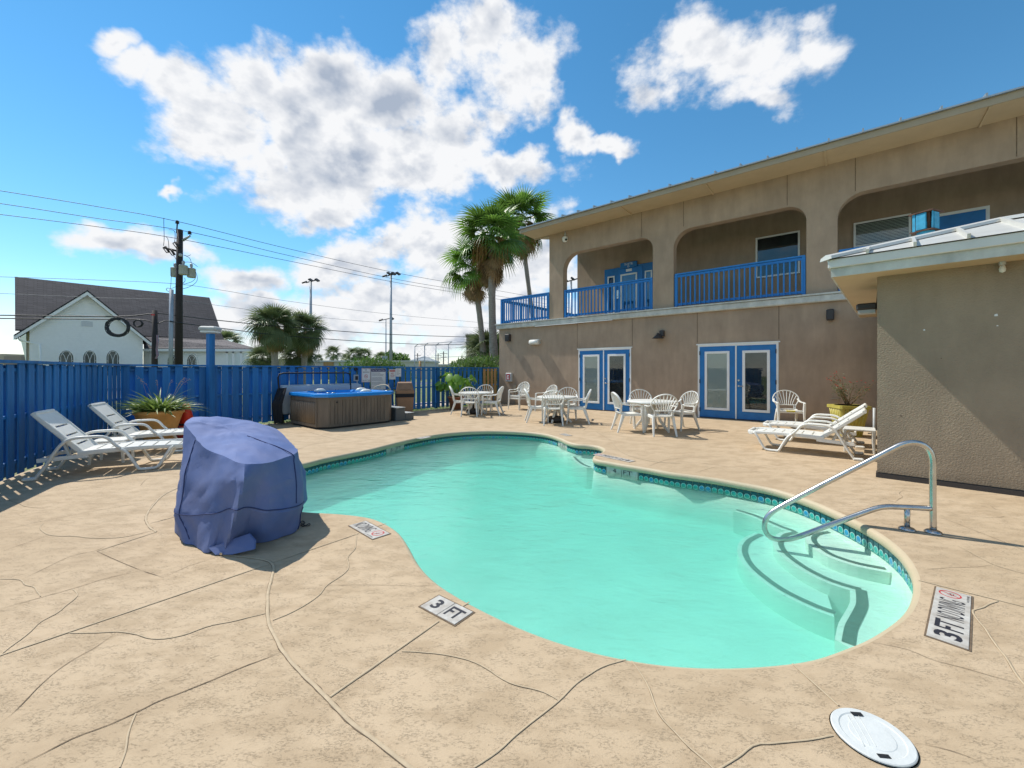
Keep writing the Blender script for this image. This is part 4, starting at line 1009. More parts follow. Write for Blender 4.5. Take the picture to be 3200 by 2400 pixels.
for (u_,v_,r_) in ((3113,985,.018),(2888,1031,.012),(3117,1018,.008),(2816,1300,.012),(2942,1120,.006)):
    s_, z_ = STO.hit(u_,v_); m = MB(); rr_ = random.Random(u_)
    pts = [(s_+math.cos(a)*r_*rr_.uniform(.6,1.2)*(1 if u_!=2816 else .5), z_+math.sin(a)*r_*rr_.uniform(.6,1.2)) for a in [k*math.pi/4 for k in range(8)]]
    m.plate(pts, [], -.003, .0, SF); m.build('patch', M_['sign'] if u_ in (3113,2888,3117) else M_['dirt_and_shade'], sto)

# ------------------------------------------------------------------ fences
BH = 1.53
sl_me = {}
def slat_mesh(w_, h_, th_, matn):
    k = (w_, h_, th_, matn)
    if k not in sl_me: m = MB(); m.box(-w_/2, w_/2, -th_/2, th_/2, 0, h_, bev=.003); sl_me[k] = m.mesh('slat', M_[matn])
    return sl_me[k]
def fence(label, pl, L_, front_w, gap, seed, new=(), gate=None, bw=.12):
    t = thing('board_fence', label, 'fence', pl.w(L_/2)); fr = pl.frame(); rd = random.Random(seed)
    ang = math.atan2(pl.d.y, pl.d.x)
    for z in (.22, .82, BH-.10):
        m = MB(); m.box(0, L_, -.036, .036, z-.02, z+.02, m=fr); m.build('rail', M_['fence'], t)
    m = MB(); x = 0
    while x < L_:
        x2 = min(L_, x+2.4); m.box(x, x2-.006, -.085, .085, BH-.012+rd.uniform(-.004,.004), BH+.026, m=fr @ Matrix.Rotation(rd.uniform(-.0012,.0012),4,'Y')); m.build('cap_rail', M_['fence'], t); m = MB(); x = x2
    x = .06; k = 0
    while x < L_-.04:
        wd = front_w+rd.uniform(-.006,.006); nw = any(a <= x <= b for a, b in new)
        p = pl.w(x, .046, .05+rd.uniform(-.02,.02))
        put('slat', slat_mesh(front_w, BH-.07, .018, 'pine' if nw else 'fence'), t, p, (rd.uniform(-.004,.004), rd.uniform(-.004,.004), ang+rd.uniform(-.02,.02)))
        xb = x + front_w/2 + gap/2
        if xb < L_-.05:
            p = pl.w(xb, -.046, .05+rd.uniform(-.02,.02)); put('slat', slat_mesh(bw, BH-.07, .018, 'fence'), t, p, (0, rd.uniform(-.004,.004), ang+rd.uniform(-.02,.02)))
        x += front_w+gap; k += 1
    x = 2.4
    while x < L_: m = MB(); m.box(x-.045,x+.045,.056,.15,0,BH-.02,m=fr); m.build('post', M_['fence'], t); x += 2.4
    return t
fence('weathered blue board on board fence on the left behind the loungers', FL, 8.6, .142, .085, 3, bw=.112)
def bf(L0, L1, label, fw, gap, seed, bw, new=()):
    pl = Plane(FB.w(L0), FB.d, FB.n); return fence(label, pl, L1-L0, fw, gap, seed, new, bw=bw)
hitb = lambda u: FB.hit(u, 1200)[0]
LA = hitb(955); LBk = hitb(1290)
bf(0, LA, 'blue board fence with closed overlapping boards behind the terracotta planter', .14, .085, 5, .13)
bf(LA, FB_LEN-.02, 'blue board fence with slits of daylight from the hot tub to the motel corner', .14, .085, 6, .085, new=((hitb(1503)-LA, hitb(1546)-LA),))

# tall blue lamp post at the fence
p_ = FB.w(hitb(652), .16); t = thing('lamp_post', 'square blue post with a grey floodlight on top rising above the fence', 'lamp post', p_)
m = MB(); m.box(-.065,.065,-.065,.065,0,2.30,m=Matrix.Translation(p_)@Matrix.Rotation(math.atan2(FB.d.y,FB.d.x)+.3,4,'Z'),bev=.006); m.build('post', M_['fence'], t)
m = MB(); mm = Matrix.Translation(p_)@Matrix.Rotation(R(8),4,'Z'); m.box(-.19,.19,-.16,.14,2.36,2.47,m=mm,bev=.03); hd = m.build('lamp_head', M_['greyplastic'], t)
m = MB(); m.box(-.16,.16,-.13,.12,2.325,2.36,m=mm); m.build('diffuser', M_['sign'], hd)
# signs on the fence
def sign_frame(u, v, o=.05): s_, z_ = FB.off(o).hit(u, v); return s_, z_
FBF = FB.frame()
def signthing(label, u0, v0, u1, v1, o=.055, border=None, rad=.02):
    s0, z1 = sign_frame(u0, v0, o); s1 = sign_frame(u1, v0, o)[0]; z0 = sign_frame(u0, v1, o)[1]
    t = thing('sign', label, 'sign', FB.w((s0+s1)/2, o, (z0+z1)/2), 'notices screwed to the blue fence')
    m = MB(); m.box(s0, s1, -o-.004, -o+.004, z0, z1, m=FBF, bev=.0015); pb = m.build('board', M_['sign'], t)
    return t, pb, s0, s1, z0, z1, o
def tf(s_, z_, o): return FBF @ Matrix.Translation((s_, -o, z_)) @ Matrix.Rotation(R(90), 4, 'X')
def rect_ring(mb, x0, x1, z0, z1, w_, o):
    for a,b_,c,d in ((x0,x1,z0,z0+w_),(x0,x1,z1-w_,z1),(x0,x0+w_,z0+w_,z1-w_),(x1-w_,x1,z0+w_,z1-w_)): mb.box(a,b_,-o-.006,-o-.0045,c,d,m=FBF)
def prohib(mb, c, r, w_, fr, z=.0012, bar=-45):
    n = 32; vs=[]; 
    for i in range(n):
        a = 2*math.pi*i/n; vs += [fr@Vector((c[0]+math.cos(a)*r, c[1]+math.sin(a)*r, z)), fr@Vector((c[0]+math.cos(a)*(r-w_), c[1]+math.sin(a)*(r-w_), z))]
    mb.add(vs, [(2*i,(2*i+2)%(2*n),(2*i+3)%(2*n),2*i+1) for i in range(n)])
    a = R(bar); d = Vector((math.cos(a),math.sin(a))); e = Vector((-d.y,d.x)); q = r-w_*.6
    mb.add([fr@Vector((c[0]+d.x*k*q+e.x*j*w_*.42, c[1]+d.y*k*q+e.y*j*w_*.42, z)) for k,j in ((-1,-1),(1,-1),(1,1),(-1,1))], [(0,1,2,3)])
t, pb, s0, s1, z0, z1, o = signthing('white notice with a no smoking symbol left of the big rules board', 1130, 1151, 1157.5, 1194.5)
c_ = (s0+s1)/2; W = s1-s0; H = z1-z0; m = MB()
rect_ring(m, s0+.008, s1-.008, z0+.008, z1-.008, .006, o); fr_ = tf(c_, (z0+z1)/2, o+.006); prohib(m, (0,-.03*H/.4), W*.2, W*.035, fr_); m.build('red_symbol', M_['red_ink'], pb)
m = MB(); text_mb(m,'NO',1,tf(c_,z1-.12*H,o+.006),fit=(W*.22,H*.085)); text_mb(m,'SMOKING',1,tf(c_,z1-.28*H,o+.006),fit=(W*.72,H*.10)); text_mb(m,'IN HOT TUB',1,tf(c_,z0+.13*H,o+.006),fit=(W*.78,H*.10))
m.box(c_-W*.12,c_+W*.10,-o-.0062,-o-.005,z0+.42*H,z0+.44*H,m=FBF); m.build('lettering', M_['black_ink'], pb)
t, pb, s0, s1, z0, z1, o = signthing('tall white Hot Tub Safety Rules board behind the hot tub', 1158.5, 1151.5, 1206, 1219)
W = s1-s0; H = z1-z0; c_ = (s0+s1)/2
m = MB(); rect_ring(m, s0+.006, s1-.006, z0+.006, z1-.006, .010, o); m.box(s0+.02,s1-.02,-o-.0062,-o-.0046,z1-.15*H,z1-.03*H,m=FBF); m.build('title_band', M_['navy_ink'], pb)
m = MB(); text_mb(m,'Hot Tub Safety Rules',1,tf(c_,z1-.09*H,o+.0068),fit=(W*.82,H*.07)); m.build('lettering', M_['sign'], pb)
m = MB(); rr_ = random.Random(4)
for k in range(17):
    zz = z1-.20*H-k*.0445*H; wl_ = rr_.uniform(.45,.86); x = s0+.07*W
    if k in (4, 9, 13): continue
    while x < s0+(.07+wl_)*W:
        l_ = rr_.uniform(.03,.09)*W; m.box(x,x+l_,-o-.0056,-o-.0045,zz-.006,zz+.006,m=FBF); x += l_+.012*W
m.build('small_print', M_['grey_ink'], pb)
t, pb, s0, s1, z0, z1, o = signthing('small white warning notice with red lettering right of the rules board', 1215.5, 1154, 1236, 1186)
W = s1-s0; H = z1-z0; c_ = (s0+s1)/2
m = MB(); m.box(s0+.02,s1-.02,-o-.0062,-o-.0046,z1-.24*H,z1-.06*H,m=FBF); text_mb(m,'NO',1,tf(c_,z0+.58*H,o+.006),fit=(W*.42,H*.16)); text_mb(m,'LIFEGUARD',1,tf(c_,z0+.40*H,o+.006),fit=(W*.66,H*.075)); text_mb(m,'ON DUTY',1,tf(c_,z0+.28*H,o+.006),fit=(W*.5,H*.075)); m.build('lettering', M_['red_ink'], pb)
m = MB(); text_mb(m,'WARNING',1,tf(c_,z1-.15*H,o+.0068),fit=(W*.75,H*.10)); m.build('heading', M_['sign'], pb)
t, pb, s0, s1, z0, z1, o = signthing('small plain white notice above the brown trash bin', 1236.5, 1151.5, 1253.5, 1177)
W = s1-s0; H = z1-z0; m = MB()
for k in range(5): m.box(s0+.15*W,s0+(.55+.3*(k%2))*W,-o-.0056,-o-.0045,z1-(.16+.15*k)*H-.004,z1-(.16+.15*k)*H+.006,m=FBF)
m.build('small_print', M_['grey_ink'], pb); m = MB(); m.box((s0+s1)/2-.02,(s0+s1)/2+.02,-o+.006,-o+.02,z0-.35,z0+.03,m=FBF); m.build('stake', M_['fartan'], t)
# electric box
s_, z_ = sign_frame(1110, 1181); t = thing('electrical_box', 'grey electrical disconnect box with conduit on the fence above the hot tub', 'electrical box', FB.w(s_,.06,z_))
m = MB(); m.box(s_-.07,s_+.07,-.13,-.045,z_-.10,z_+.10,m=FBF,bev=.008); eb = m.build('case', M_['greyplastic'], t)
m = MB(); m.box(s_-.045,s_+.045,-.145,-.131,z_-.06,z_+.06,m=FBF,bev=.004); m.build('cover', M_['dark'], eb)
m = MB(); m.tube([FBF@Vector(p) for p in ((s_+.04,-.09,z_-.10),(s_+.05,-.09,z_-.22),(s_+.01,-.10,z_-.33),(s_-.03,-.12,z_-.38))], .018, 8); m.build('conduit', M_['greyplastic'], t)
m = MB(); q = FBF@Vector((s_+.0,-.06,z_+.27)); m.tube([q+Vector((0,0,0)), q+FB.n*.06], .05, 12); m.build('round_cover', M_['dark'], t)
# ------------------------------------------------------------------ resin chairs
def make_chair():
    t = thing('patio_chair', 'x', 'chair', (0,0,0), 'white resin patio chairs')
    P = M_['plastic']
    m = MB()                                          # seat: shallow dish with rolled front edge
    nx, ny = 8, 8; vs = []
    for j in range(ny+1):
        for i in range(nx+1):
            x = -1+2*i/nx; y = j/ny; hw = .215+.03*y
            z = .425 - .022*math.sin(math.pi*min(1,y*1.05))*(1-.5*x*x) + .02*y - (.03*max(0,(y-.82)/.18)**2) + .008*abs(x)**3
            vs.append((x*hw, -.22+.46*y, z))
    top = len(vs); vs += [(a,b,c-.022) for a,b,c in vs]
    fs = []
    for j in range(ny):
        for i in range(nx):
            a = j*(nx+1)+i; fs.append((a,a+1,a+nx+2,a+nx+1)); fs.append((top+a,top+a+nx+1,top+a+nx+2,top+a+1))
    bd = [i for i in range(nx+1)]+[j*(nx+1)+nx for j in range(1,ny+1)]+[ny*(nx+1)+i for i in range(nx-1,-1,-1)]+[j*(nx+1) for j in range(ny-1,0,-1)]
    for k in range(len(bd)): a,b = bd[k], bd[(k+1)%len(bd)]; fs.append((a,top+a,top+b,b))
    m.add(vs, fs, True); m.bar((-.235,.225,.405),(.235,.225,.405),.02,.06); m.bar((-.225,-.2,.40),(-.24,.22,.405),.02,.05); m.bar((.225,-.2,.40),(.24,.22,.405),.02,.05)
    m.build('seat', P, t, local=True)
    def bp(x, h, d=0.0): return Vector((x, -.215 - .30*h + .50*x*x*min(1,h/.15) + d, .43+h))
    m = MB()                                          # back: arched rim and fanned slats
    rim = []
    for k in range(25):
        a = R(-28 + 236*k/24); rx, rh = .285, .225
        x = rx*math.cos(a); h = .255 + rh*math.sin(a)
        if a < 0 or a > math.pi: x *= 1 - .35*abs(math.sin(a)); h = .255+.30*math.sin(a)
        rim.append((x, h))
    rim = [(.195,.0),(.20,.06)] + rim + [(-.20,.06),(-.195,.0)]
    m.strip([bp(x,h) for x,h in rim], [.022]*len(rim), [.042]*len(rim), (0,1,.25))
    for i in range(8):
        f = -1+2*i/7; xb = .135*f; a = R(90 - 62*f); xt = .285*math.cos(a)*.97; ht = .255+.225*math.sin(a)*.97
        pts = [bp(xb+(xt-xb)*(q**1.25), .12+(ht-.12)*q) for q in (0,.25,.5,.75,1)]
        m.strip(pts, [.014]*5, [.026,.030,.034,.038,.040], (0,1,.25))
    m.strip([bp(x,.115) for x in (-.195,-.1,0,.1,.195)], [.016]*5, [.05]*5, (0,1,.2))
    m.strip([bp(x,.015) for x in (-.20,-.1,0,.1,.20)], [.016]*5, [.045]*5, (0,1,.2))
    for sx_ in (-1,1): m.strip([bp(sx_*.17,h) for h in (.0,.06,.13)], [.016]*3, [.05]*3, (0,1,.2))
    m.build('backrest', P, t, local=True)
    for sx_ in (-1,1):
        m = MB()
        pts = [bp(sx_*.262,.27), Vector((sx_*.285,-.19,.645)), Vector((sx_*.29,-.05,.63)), Vector((sx_*.29,.10,.632)), Vector((sx_*.285,.20,.625)), Vector((sx_*.278,.245,.595))]
        m.strip(pts, [.045,.05,.055,.055,.05,.045], [.03,.026,.022,.022,.024,.03], (0,0,1)); m.build('armrest', P, t, local=True)
        m = MB(); pts = [(sx_*.278,.235,.62),(sx_*.272,.235,.45),(sx_*.268,.25,.30),(sx_*.272,.275,.0)]
        m.strip(pts, [.05,.06,.05,.036], [.045,.05,.045,.032], (0,1,0)); m.build('leg', P, t, local=True)
        m = MB(); pts = [(sx_*.205,-.17,.44),(sx_*.215,-.20,.33),(sx_*.23,-.26,.16),(sx_*.245,-.32,.0)]
        m.strip(pts, [.05,.055,.045,.034], [.075,.07,.05,.034], (0,1,0)); m.build('leg', P, t, local=True)
    template(t); return t
chair = make_chair()
def face(dx, dy): return math.atan2(dy, dx) - math.pi/2
CH = [(-1.68,13.42,(1,.12),'white resin chair on the left side of the far left table facing right'),
 (-1.33,12.86,(-.05,1),'cream white chair with its back to the pool at the far left table'),
 (-.98,14.35,(-.1,-1),'white resin chair at the far side of the far left table facing the pool'),
 (-.64,13.2,(-1,.22),'white resin chair on the right side of the far left table'),
 (.25,15.0,(-.75,-.75),'white stacked chair, lower of the pair by the wall under the phone box'),
 (1.18,14.2,(-.85,-.55),'single white chair by the wall just right of the stacked pair'),
 (.70,11.38,(1,.05),'white resin chair on the left side of the middle table facing right'),
 (1.08,10.82,(.06,1),'cream white chair with its back to the pool at the middle table'),
 (1.62,12.05,(-.2,-1),'white resin chair at the far side of the middle table facing the pool'),
 (1.78,11.12,(-1,.18),'white resin chair on the right side of the middle table before the doors'),
 (2.72,9.62,(1,.06),'white resin chair on the left side of the nearest table facing right'),
 (3.30,9.10,(.04,1),'yellowed cream chair with its back to the pool at the nearest table'),
 (3.38,10.62,(-.1,-1),'white resin chair at the far side of the nearest table below the wall'),
 (4.10,9.92,(-.93,-.37),'sunlit white chair on the right side of the nearest table'),
 (6.92,10.25,(-.35,-.94),'single white chair with a yellow sticker right of the second doors')]
for i, (x, y, f, lb) in enumerate(CH):
    if i == 0: chair.location = (x, y, 0); chair.rotation_euler = (0,0,face(*f)); chair['label'] = lb; c_ = chair
    else: c_ = dup(chair, (x, y, 0), face(*f), lb)
dup(chair, (.25,15.0,.085), face(-.75,-.75), 'white stacked chair, upper of the pair by the wall under the phone box')
cs = c_; mm = Matrix.Translation(cs.location)@Matrix.Rotation(cs.rotation_euler.z,4,'Z')
m = MB(); m.box(-.09,.10,.17,.240,.436,.440,m=mm); m.box(-.08,.10,.2365,.240,.405,.437,m=mm)
st = bpy.data.objects.new('sticker', m.mesh('sticker', M_['sugold'])); COL.objects.link(st); st.parent = cs; st.matrix_parent_inverse = mm.inverted()

# ------------------------------------------------------------------ round tables
def make_table():
    t = thing('round_table', 'x', 'table', (0,0,0), 'round white resin tables'); P = M_['plastic']
    m = MB(); m.lathe([(.03,.665),(.50,.665),(.535,.655),(.55,.66),(.555,.685),(.545,.70),(.52,.706),(.03,.706)], 48); m.build('tabletop', P, t, local=True)
    m = MB(); m.lathe([(.10,.62),(.12,.665)], 16); m.lathe([(.05,.30),(.05,.64)], 12); m.build('hub', P, t, local=True)
    for k in range(4):
        a = R(45+90*k); c, s_ = math.cos(a), math.sin(a)
        m = MB(); pts = [(c*r, s_*r, z) for r, z in ((.40,.655),(.30,.60),(.20,.50),(.16,.38),(.22,.24),(.33,.10),(.42,.0))]
        m.strip(pts, [.05,.055,.06,.06,.06,.055,.05], [.09,.08,.075,.075,.07,.06,.05], (-s_, c, 0)); m.build('leg', P, t, local=True)
    template(t); return t
tab = make_table()
tab.location = (-1.22,13.62,0); tab.rotation_euler.z = .2; tab['label'] = 'round white resin table farthest left, in front of the big leafed plant'
dup(tab, (1.25,11.40,0), .35, 'round white resin table in the middle, left of the first doors')
dup(tab, (3.32,9.78,0), .1, 'round white resin table nearest the pool, between the two doors')
def umbrella_base(x, y, label):
    t = thing('umbrella_base', label, 'umbrella base', (x,y,0), 'dark umbrella bases'); p = (x,y,0)
    m = MB(); m.lathe([(.19,0),(.235,.03),(.245,.08),(.23,.13),(.16,.165),(.05,.175)], 28, p); m.build('weight', M_['umb'], t)
    m = MB(); m.lathe([(.033,.17),(.033,.30),(.022,.30)], 12, p); m.build('tube', M_['umb'], t)
umbrella_base(-1.27,13.50,'low dark round umbrella base under the far left table')
umbrella_base(1.20,11.28,'low dark round umbrella base under the middle table')

# ------------------------------------------------------------------ sun loungers (x: head to foot, y: width)
def make_lounger(bx=-.50, bz=.60):
    t = thing('sun_lounger', 'x', 'sun lounger', (0,0,0), 'white resin sun loungers'); P = M_['plastic']; W = .30
    m = MB(); zs = .33
    def surf(x): return zs + .012*math.sin((x-.4)*5) + (-.02 if x > 1.42 else 0)
    x = .43; k = 0; edges = []
    while x < 1.46:
        x2 = min(x+.125, 1.50)
        hw = W if x2 < 1.4 else W*.93
        vs = [(x,-W,surf(x)),(x2,-hw,surf(x2)),(x2,hw,surf(x2)),(x,W,surf(x)),(x,-W,surf(x)-.03),(x2,-hw,surf(x2)-.03),(x2,hw,surf(x2)-.03),(x,W,surf(x)-.03)]
        m.add(vs, [(0,1,2,3),(7,6,5,4),(0,4,5,1),(1,5,6,2),(2,6,7,3),(3,7,4,0)])
        if x2 < 1.44:
            for sy in (-1,1): m.box(x2, x2+.02, sy*W if sy<0 else W*.74, -W*.74 if sy<0 else W, surf(x2)-.03, surf(x2))
        x = x2+.02; k += 1
    for sy in (-1,1): m.strip([(.40,sy*W,.30),(.7,sy*W,.315),(1.1,sy*W,.32),(1.42,sy*W*.98,.31),(1.5,sy*W*.85,.305)], [.035]*5, [.065,.06,.05,.05,.04], (0,0,1))
    m.bar((1.50,-W*.86,.31),(1.50,W*.86,.31),.03,.045); m.bar((.02,-W,.245),(.5,-W,.27),.03,.05); m.bar((.02,W,.245),(.5,W,.27),.03,.05); m.bar((.04,-W,.245),(.04,W,.245),.03,.04)
    m.build('seat', P, t, local=True)
    m = MB(); d = Vector((bx,0,bz)).normalized(); o = Vector((.44,0,.30)); nrm = Vector((bz,0,-bx)).normalized()
    def bb(a0, a1, y0, y1):
        vs = [o+d*a+Vector((0,y,0))+nrm*h for a in (a0,a1) for y in (y0,y1) for h in (-.014,.014)]
        m.add(vs, [(0,1,3,2),(4,6,7,5),(0,4,5,1),(2,3,7,6),(0,2,6,4),(1,5,7,3)])
    ed = [(.0,.13),(.155,.29),(.315,.45),(.475,.72)]
    for a0,a1 in ed: bb(a0,a1,-W*.93,W*.93)
    for (a0,a1),(b0,b1) in zip(ed,ed[1:]):
        bb(a1,b0,-W*.93,-W*.62); bb(a1,b0,W*.62,W*.93)
    for sy in (-1,1): m.strip([o+d*a+Vector((0,sy*W*.95,0)) for a in (0,.25,.5,.70)], [.03]*4, [.06,.055,.055,.045], nrm)
    m.strip([o+d*.72+Vector((0,y,0)) for y in (-W*.93,-W*.5,W*.5,W*.93)], [.035,.05,.05,.035], [.05]*4, nrm)
    m.build('backrest', P, t, local=True)
    for sy in (-1,1):
        y = sy*(W+.035)
        m = MB(); pts = [(.0,y,.0),(.10,y,.16),(.20,y,.36),(.28,y,.47),(.38,y,.515),(.52,y,.52),(.64,y,.515),(.71,y,.48),(.77,y,.40),(.83,y,.335)]
        P3 = catmull([Vector(p) for p in pts], 3); m.strip(P3, [.045]*len(P3), [.035]*len(P3), (0,1,0)) if False else m.tube(P3, .021, 8, flat=(1.15,.95))
        m.build('armrest', P, t, local=True)
        m = MB(); m.box(-.10,.035,y-.03,y+.03,.0,.045,bev=.014); m.build('foot', P, t, local=True)
        m = MB(); pts = [(.83,y,.33),(.90,y,.27),(.99,y,.10),(1.03,y,.03),(1.09,y,.022),(1.16,y,.022),(1.22,y,.03),(1.27,y,.09),(1.36,y,.26),(1.41,y*.97,.31)]
        P3 = catmull([Vector(p) for p in pts], 3); m.tube(P3, .021, 8, flat=(1.15,.95)); m.build('leg', P, t, local=True)
    m = MB(); pe = o+d*.38; m.bar((.30,-W*.7,.25),(pe.x,-W*.6,pe.z-.02),.03,.03); m.bar((.30,W*.7,.25),(pe.x,W*.6,pe.z-.02),.03,.03); m.bar((pe.x,-W*.62,pe.z-.02),(pe.x,W*.62,pe.z-.02),.025,.025); m.build('prop', P, t, local=True)
    template(t); return t
lng = make_lounger()
def place_l(dst, x, y, d, flip=False):                # x, y: near rear foot; d: head to foot direction; the far side lies to the left of d unless flipped
    a = math.atan2(d[1], d[0]); off = Matrix.Rotation(a,4,'Z')@Vector((0,.335*(-1 if flip else 1),0))
    return (x+off.x, y+off.y, 0), a
L1, A1 = place_l(lng, -6.17, 5.28, (.86,.51)); lng.location = L1; lng.rotation_euler.z = A1; lng['label'] = 'white slatted lounger nearest the camera on the left, beside the blue fence'
L2, A2 = place_l(lng, -6.80, 6.60, (.88,.47)); dup(lng, L2, A2, 'white slatted lounger behind it on the left, foot end beside the terracotta planter')
L3, A3 = place_l(lng, 5.42, 6.46, (-.76,.65), True); lng2 = make_lounger(-.585,.50); lng2.location = L3; lng2.rotation_euler.z = A3; tag(lng2, 'white lounger on the right nearest the handrail, foot end pointing left')
L4, A4 = place_l(lng, 6.33, 7.50, (-.76,.65), True); dup(lng2, L4, A4, 'white lounger on the right behind its neighbour, before the yellow planter')
def side_table(x, y, rot, h, label, sz_=.22):
    t = thing('side_table', label, 'side table', (x,y,0), 'small white resin side tables'); mm = Matrix.Translation((x,y,0))@Matrix.Rotation(rot,4,'Z')
    m = MB(); m.box(-sz_,sz_,-sz_,sz_,h-.035,h,m=mm,bev=.01); m.build('tabletop', M_['plastic'], t)
    for a in (-1,1):
        for b_ in (-1,1):
            m = MB(); m.strip([mm@Vector((a*sz_*.88,b_*sz_*.88,h-.03)),mm@Vector((a*sz_*.85,b_*sz_*.85,.18)),mm@Vector((a*sz_*.88,b_*sz_*.88,0))],[.06,.04,.03],[.06,.04,.03],(mm.to_3x3()@Vector((0,1,0)))); m.build('leg', M_['plastic'], t)
side_table(-6.27,6.42,.45,.35,'small white side table between the two left loungers')
side_table(6.12,7.22,-.7,.41,'small white side table at the head of the right loungers')

# ------------------------------------------------------------------ stainless grab rail
HP = Plane((3.69,3.588), (-.928,.371))
def hr(x, y, s=1.843, o=(2200,1000)): t_, z_ = HP.hit(o[0]+x/s, o[1]+y/s); return HP.w(t_,0,z_)
rail_t = thing('pool_handrail', 'brushed stainless steel handrail reaching over the pool steps', 'handrail', (3.69,3.588,0))
m = MB(); pts = [Vector((3.69,3.588,.03)), hr(1318,1050), hr(1318,900), hr(1318,810), hr(1300,752), hr(1262,718), hr(1205,705), hr(1145,715), hr(1080,745), hr(900,838), hr(650,965), hr(430,1082), hr(375,1122), hr(350,1165), hr(352,1212), hr(378,1248), hr(425,1264), hr(490,1262), hr(560,1242), hr(700,1190), hr(880,1124), hr(990,1086), hr(1050,1076), hr(1120,1077), hr(1310,1086)]
m.tube(resample(catmull(pts, 6), .03), .0235, 16); m.build('bent_tube', M_['metal'], rail_t)
pb_ = HP.w(.178,0,0); zt_ = hr(1172,1078).z
m = MB(); m.tube([pb_+Vector((0,0,.02)), pb_+Vector((0,0,zt_))], .021, 14); m.build('post', M_['metal'], rail_t)
for p in (Vector((3.69,3.588,0)), pb_):
    m = MB(); m.lathe([(.062,.001),(.060,.010),(.045,.022),(.026,.028)], 20, p); m.build('flange', M_['metal'], rail_t)

# ------------------------------------------------------------------ covered pool lift
lift = thing('covered_pool_lift', 'blue canvas cover draped over the pool lift beside the pool edge', 'covered equipment', (-2.5,3.8,0))
KEY = [ # foot, waist, shoulder points round the cover, then the crown
 (A(573,1690,3.40), A(560,1600,3.50), A(572,1450,3.62), A(586,1335,3.78)),
 (A(618,1716,3.26), A(600,1620,3.36), A(615,1500,3.45), A(640,1400,3.50)),
 (A(660,1726,3.18), A(690,1608,3.20), A(700,1500,3.22), A(700,1425,3.34)),
 (A(724,1709,3.26), A(742,1590,3.16), A(752,1500,3.18), A(755,1447,3.24)),
 (A(800,1700,3.36), A(815,1600,3.28), A(825,1520,3.32), A(832,1447,3.36)),
 (A(872,1688,3.44), A(893,1600,3.42), A(893,1500,3.52), A(882,1432,3.62)),
 (A(925,1652,3.66), A(946,1575,3.72), A(942,1490,3.80), A(928,1410,3.88)),
 (Vector((-2.14,4.15,0)), Vector((-2.13,4.15,.25)), Vector((-2.18,4.15,.50)), Vector((-2.26,4.13,.70))),
 (Vector((-2.35,4.62,0)), Vector((-2.35,4.60,.3)), Vector((-2.50,4.55,.6)), Vector((-2.62,4.42,.82))),
 (Vector((-2.95,4.55,0)), Vector((-2.95,4.5,.3)), Vector((-2.98,4.45,.7)), Vector((-3.02,4.30,.915))),
 (Vector((-3.20,4.10,0)), Vector((-3.24,4.15,.3)), Vector((-3.22,4.18,.65)), Vector((-3.16,4.10,.95))),
 (Vector((-3.00,3.68,0)), Vector((-3.05,3.75,.3)), Vector((-3.07,3.85,.65)), Vector((-3.06,3.86,.93)))]
cols = []
for k in KEY:
    f, w_, s_, c_ = k; f = f.copy(); f.z = max(0.006, f.z if f.y > 3.5 else 0.006 + .0)
    cols.append([f, f.lerp(w_,.5)+Vector((0,0,0)), w_, w_.lerp(s_,.5), s_, s_.lerp(c_,.6), c_])
n = len(cols); rows = 7
ctop = [A(662,1352,3.75), A(700,1345,3.9), A(780,1370,3.9)]
crown = Vector((-2.70,3.95,.845))
v2 = []
per = 8
ringpts = []
for r in range(rows):
    loop_ = catmull([c[r] for c in cols], per, True); ringpts.append(loop_)
K = len(ringpts[0]); 
for q in (.30,.55,.8): ringpts.append([p.lerp(crown, q)+Vector((0,0,.035*math.sin(q*math.pi))) for p in ringpts[rows-1]])
fine = []                                              # denser rows, wrinkles and hanging folds
for r in range(len(ringpts)-1):
    for s_ in range(5): fine.append([ringpts[r][i].lerp(ringpts[r+1][i], s_/5) for i in range(K)])
fine.append(ringpts[-1])
ctr = Vector((-2.55,3.85,.4)); m = MB(); NRW = len(fine)
for r, loop_ in enumerate(fine):
    for i, p in enumerate(loop_):
        hgt = p.z; out_ = (p-ctr); out_.z *= .3; out_.normalize()
        ang = i/K*2*math.pi
        low = max(0, 1-hgt/.55)
        fold = .016*low*math.sin(ang*9+2*noise.noise(Vector((ang*1.5,0,3))))*(1 if r < 30 else 0)
        wr = .034*noise.noise(p*2.3+Vector((3,1,0))) + .028*(.35-abs(noise.noise(Vector((p.x*4+p.z*3, p.y*4, p.z*2.2+5))))) + .018*(.3-abs(noise.noise(Vector((p.x*9-p.z*5, p.y*9+p.z*4, p.z*6))))) + .004*noise.noise(p*22)
        # the big crease that runs from the shoulder point to the hem
        a0 = 3.15/12*2*math.pi - .42*max(0,(.62-hgt))*.9
        cr = .085*max(0,1-abs(ang-a0)/.20)**1.3*min(1,max(0,(.70-hgt)/.12)) - .04*max(0,1-abs(ang-a0-.40)/.26)*min(1,max(0,(.66-hgt)/.15)) - .03*max(0,1-abs(ang-a0+.34)/.2)*min(1,max(0,(.5-hgt)/.2))
        q = p + out_*(fold+wr+cr) if r < NRW-14 else p + Vector((0,0,wr*.9))
        q.z = max(.006, q.z); m.v.append(tuple(q))
for r in range(NRW-1):
    for i in range(K): j = (i+1)%K; m.f.append((r*K+i, r*K+j, (r+1)*K+j, (r+1)*K+i)); m.sm.append(True); m.mi.append(0)
m.v.append(tuple(crown)); 
for i in range(K): m.f.append(((NRW-1)*K+i,(NRW-1)*K+(i+1)%K,NRW*K)); m.sm.append(True); m.mi.append(0)
M_['cover'] = mat('faded_blue_canvas', (0.075,0.135,0.33), 0.8, col2=(0.155,0.190,0.36), vs=2.2, bump=.25, bs=35, bdist=.006)
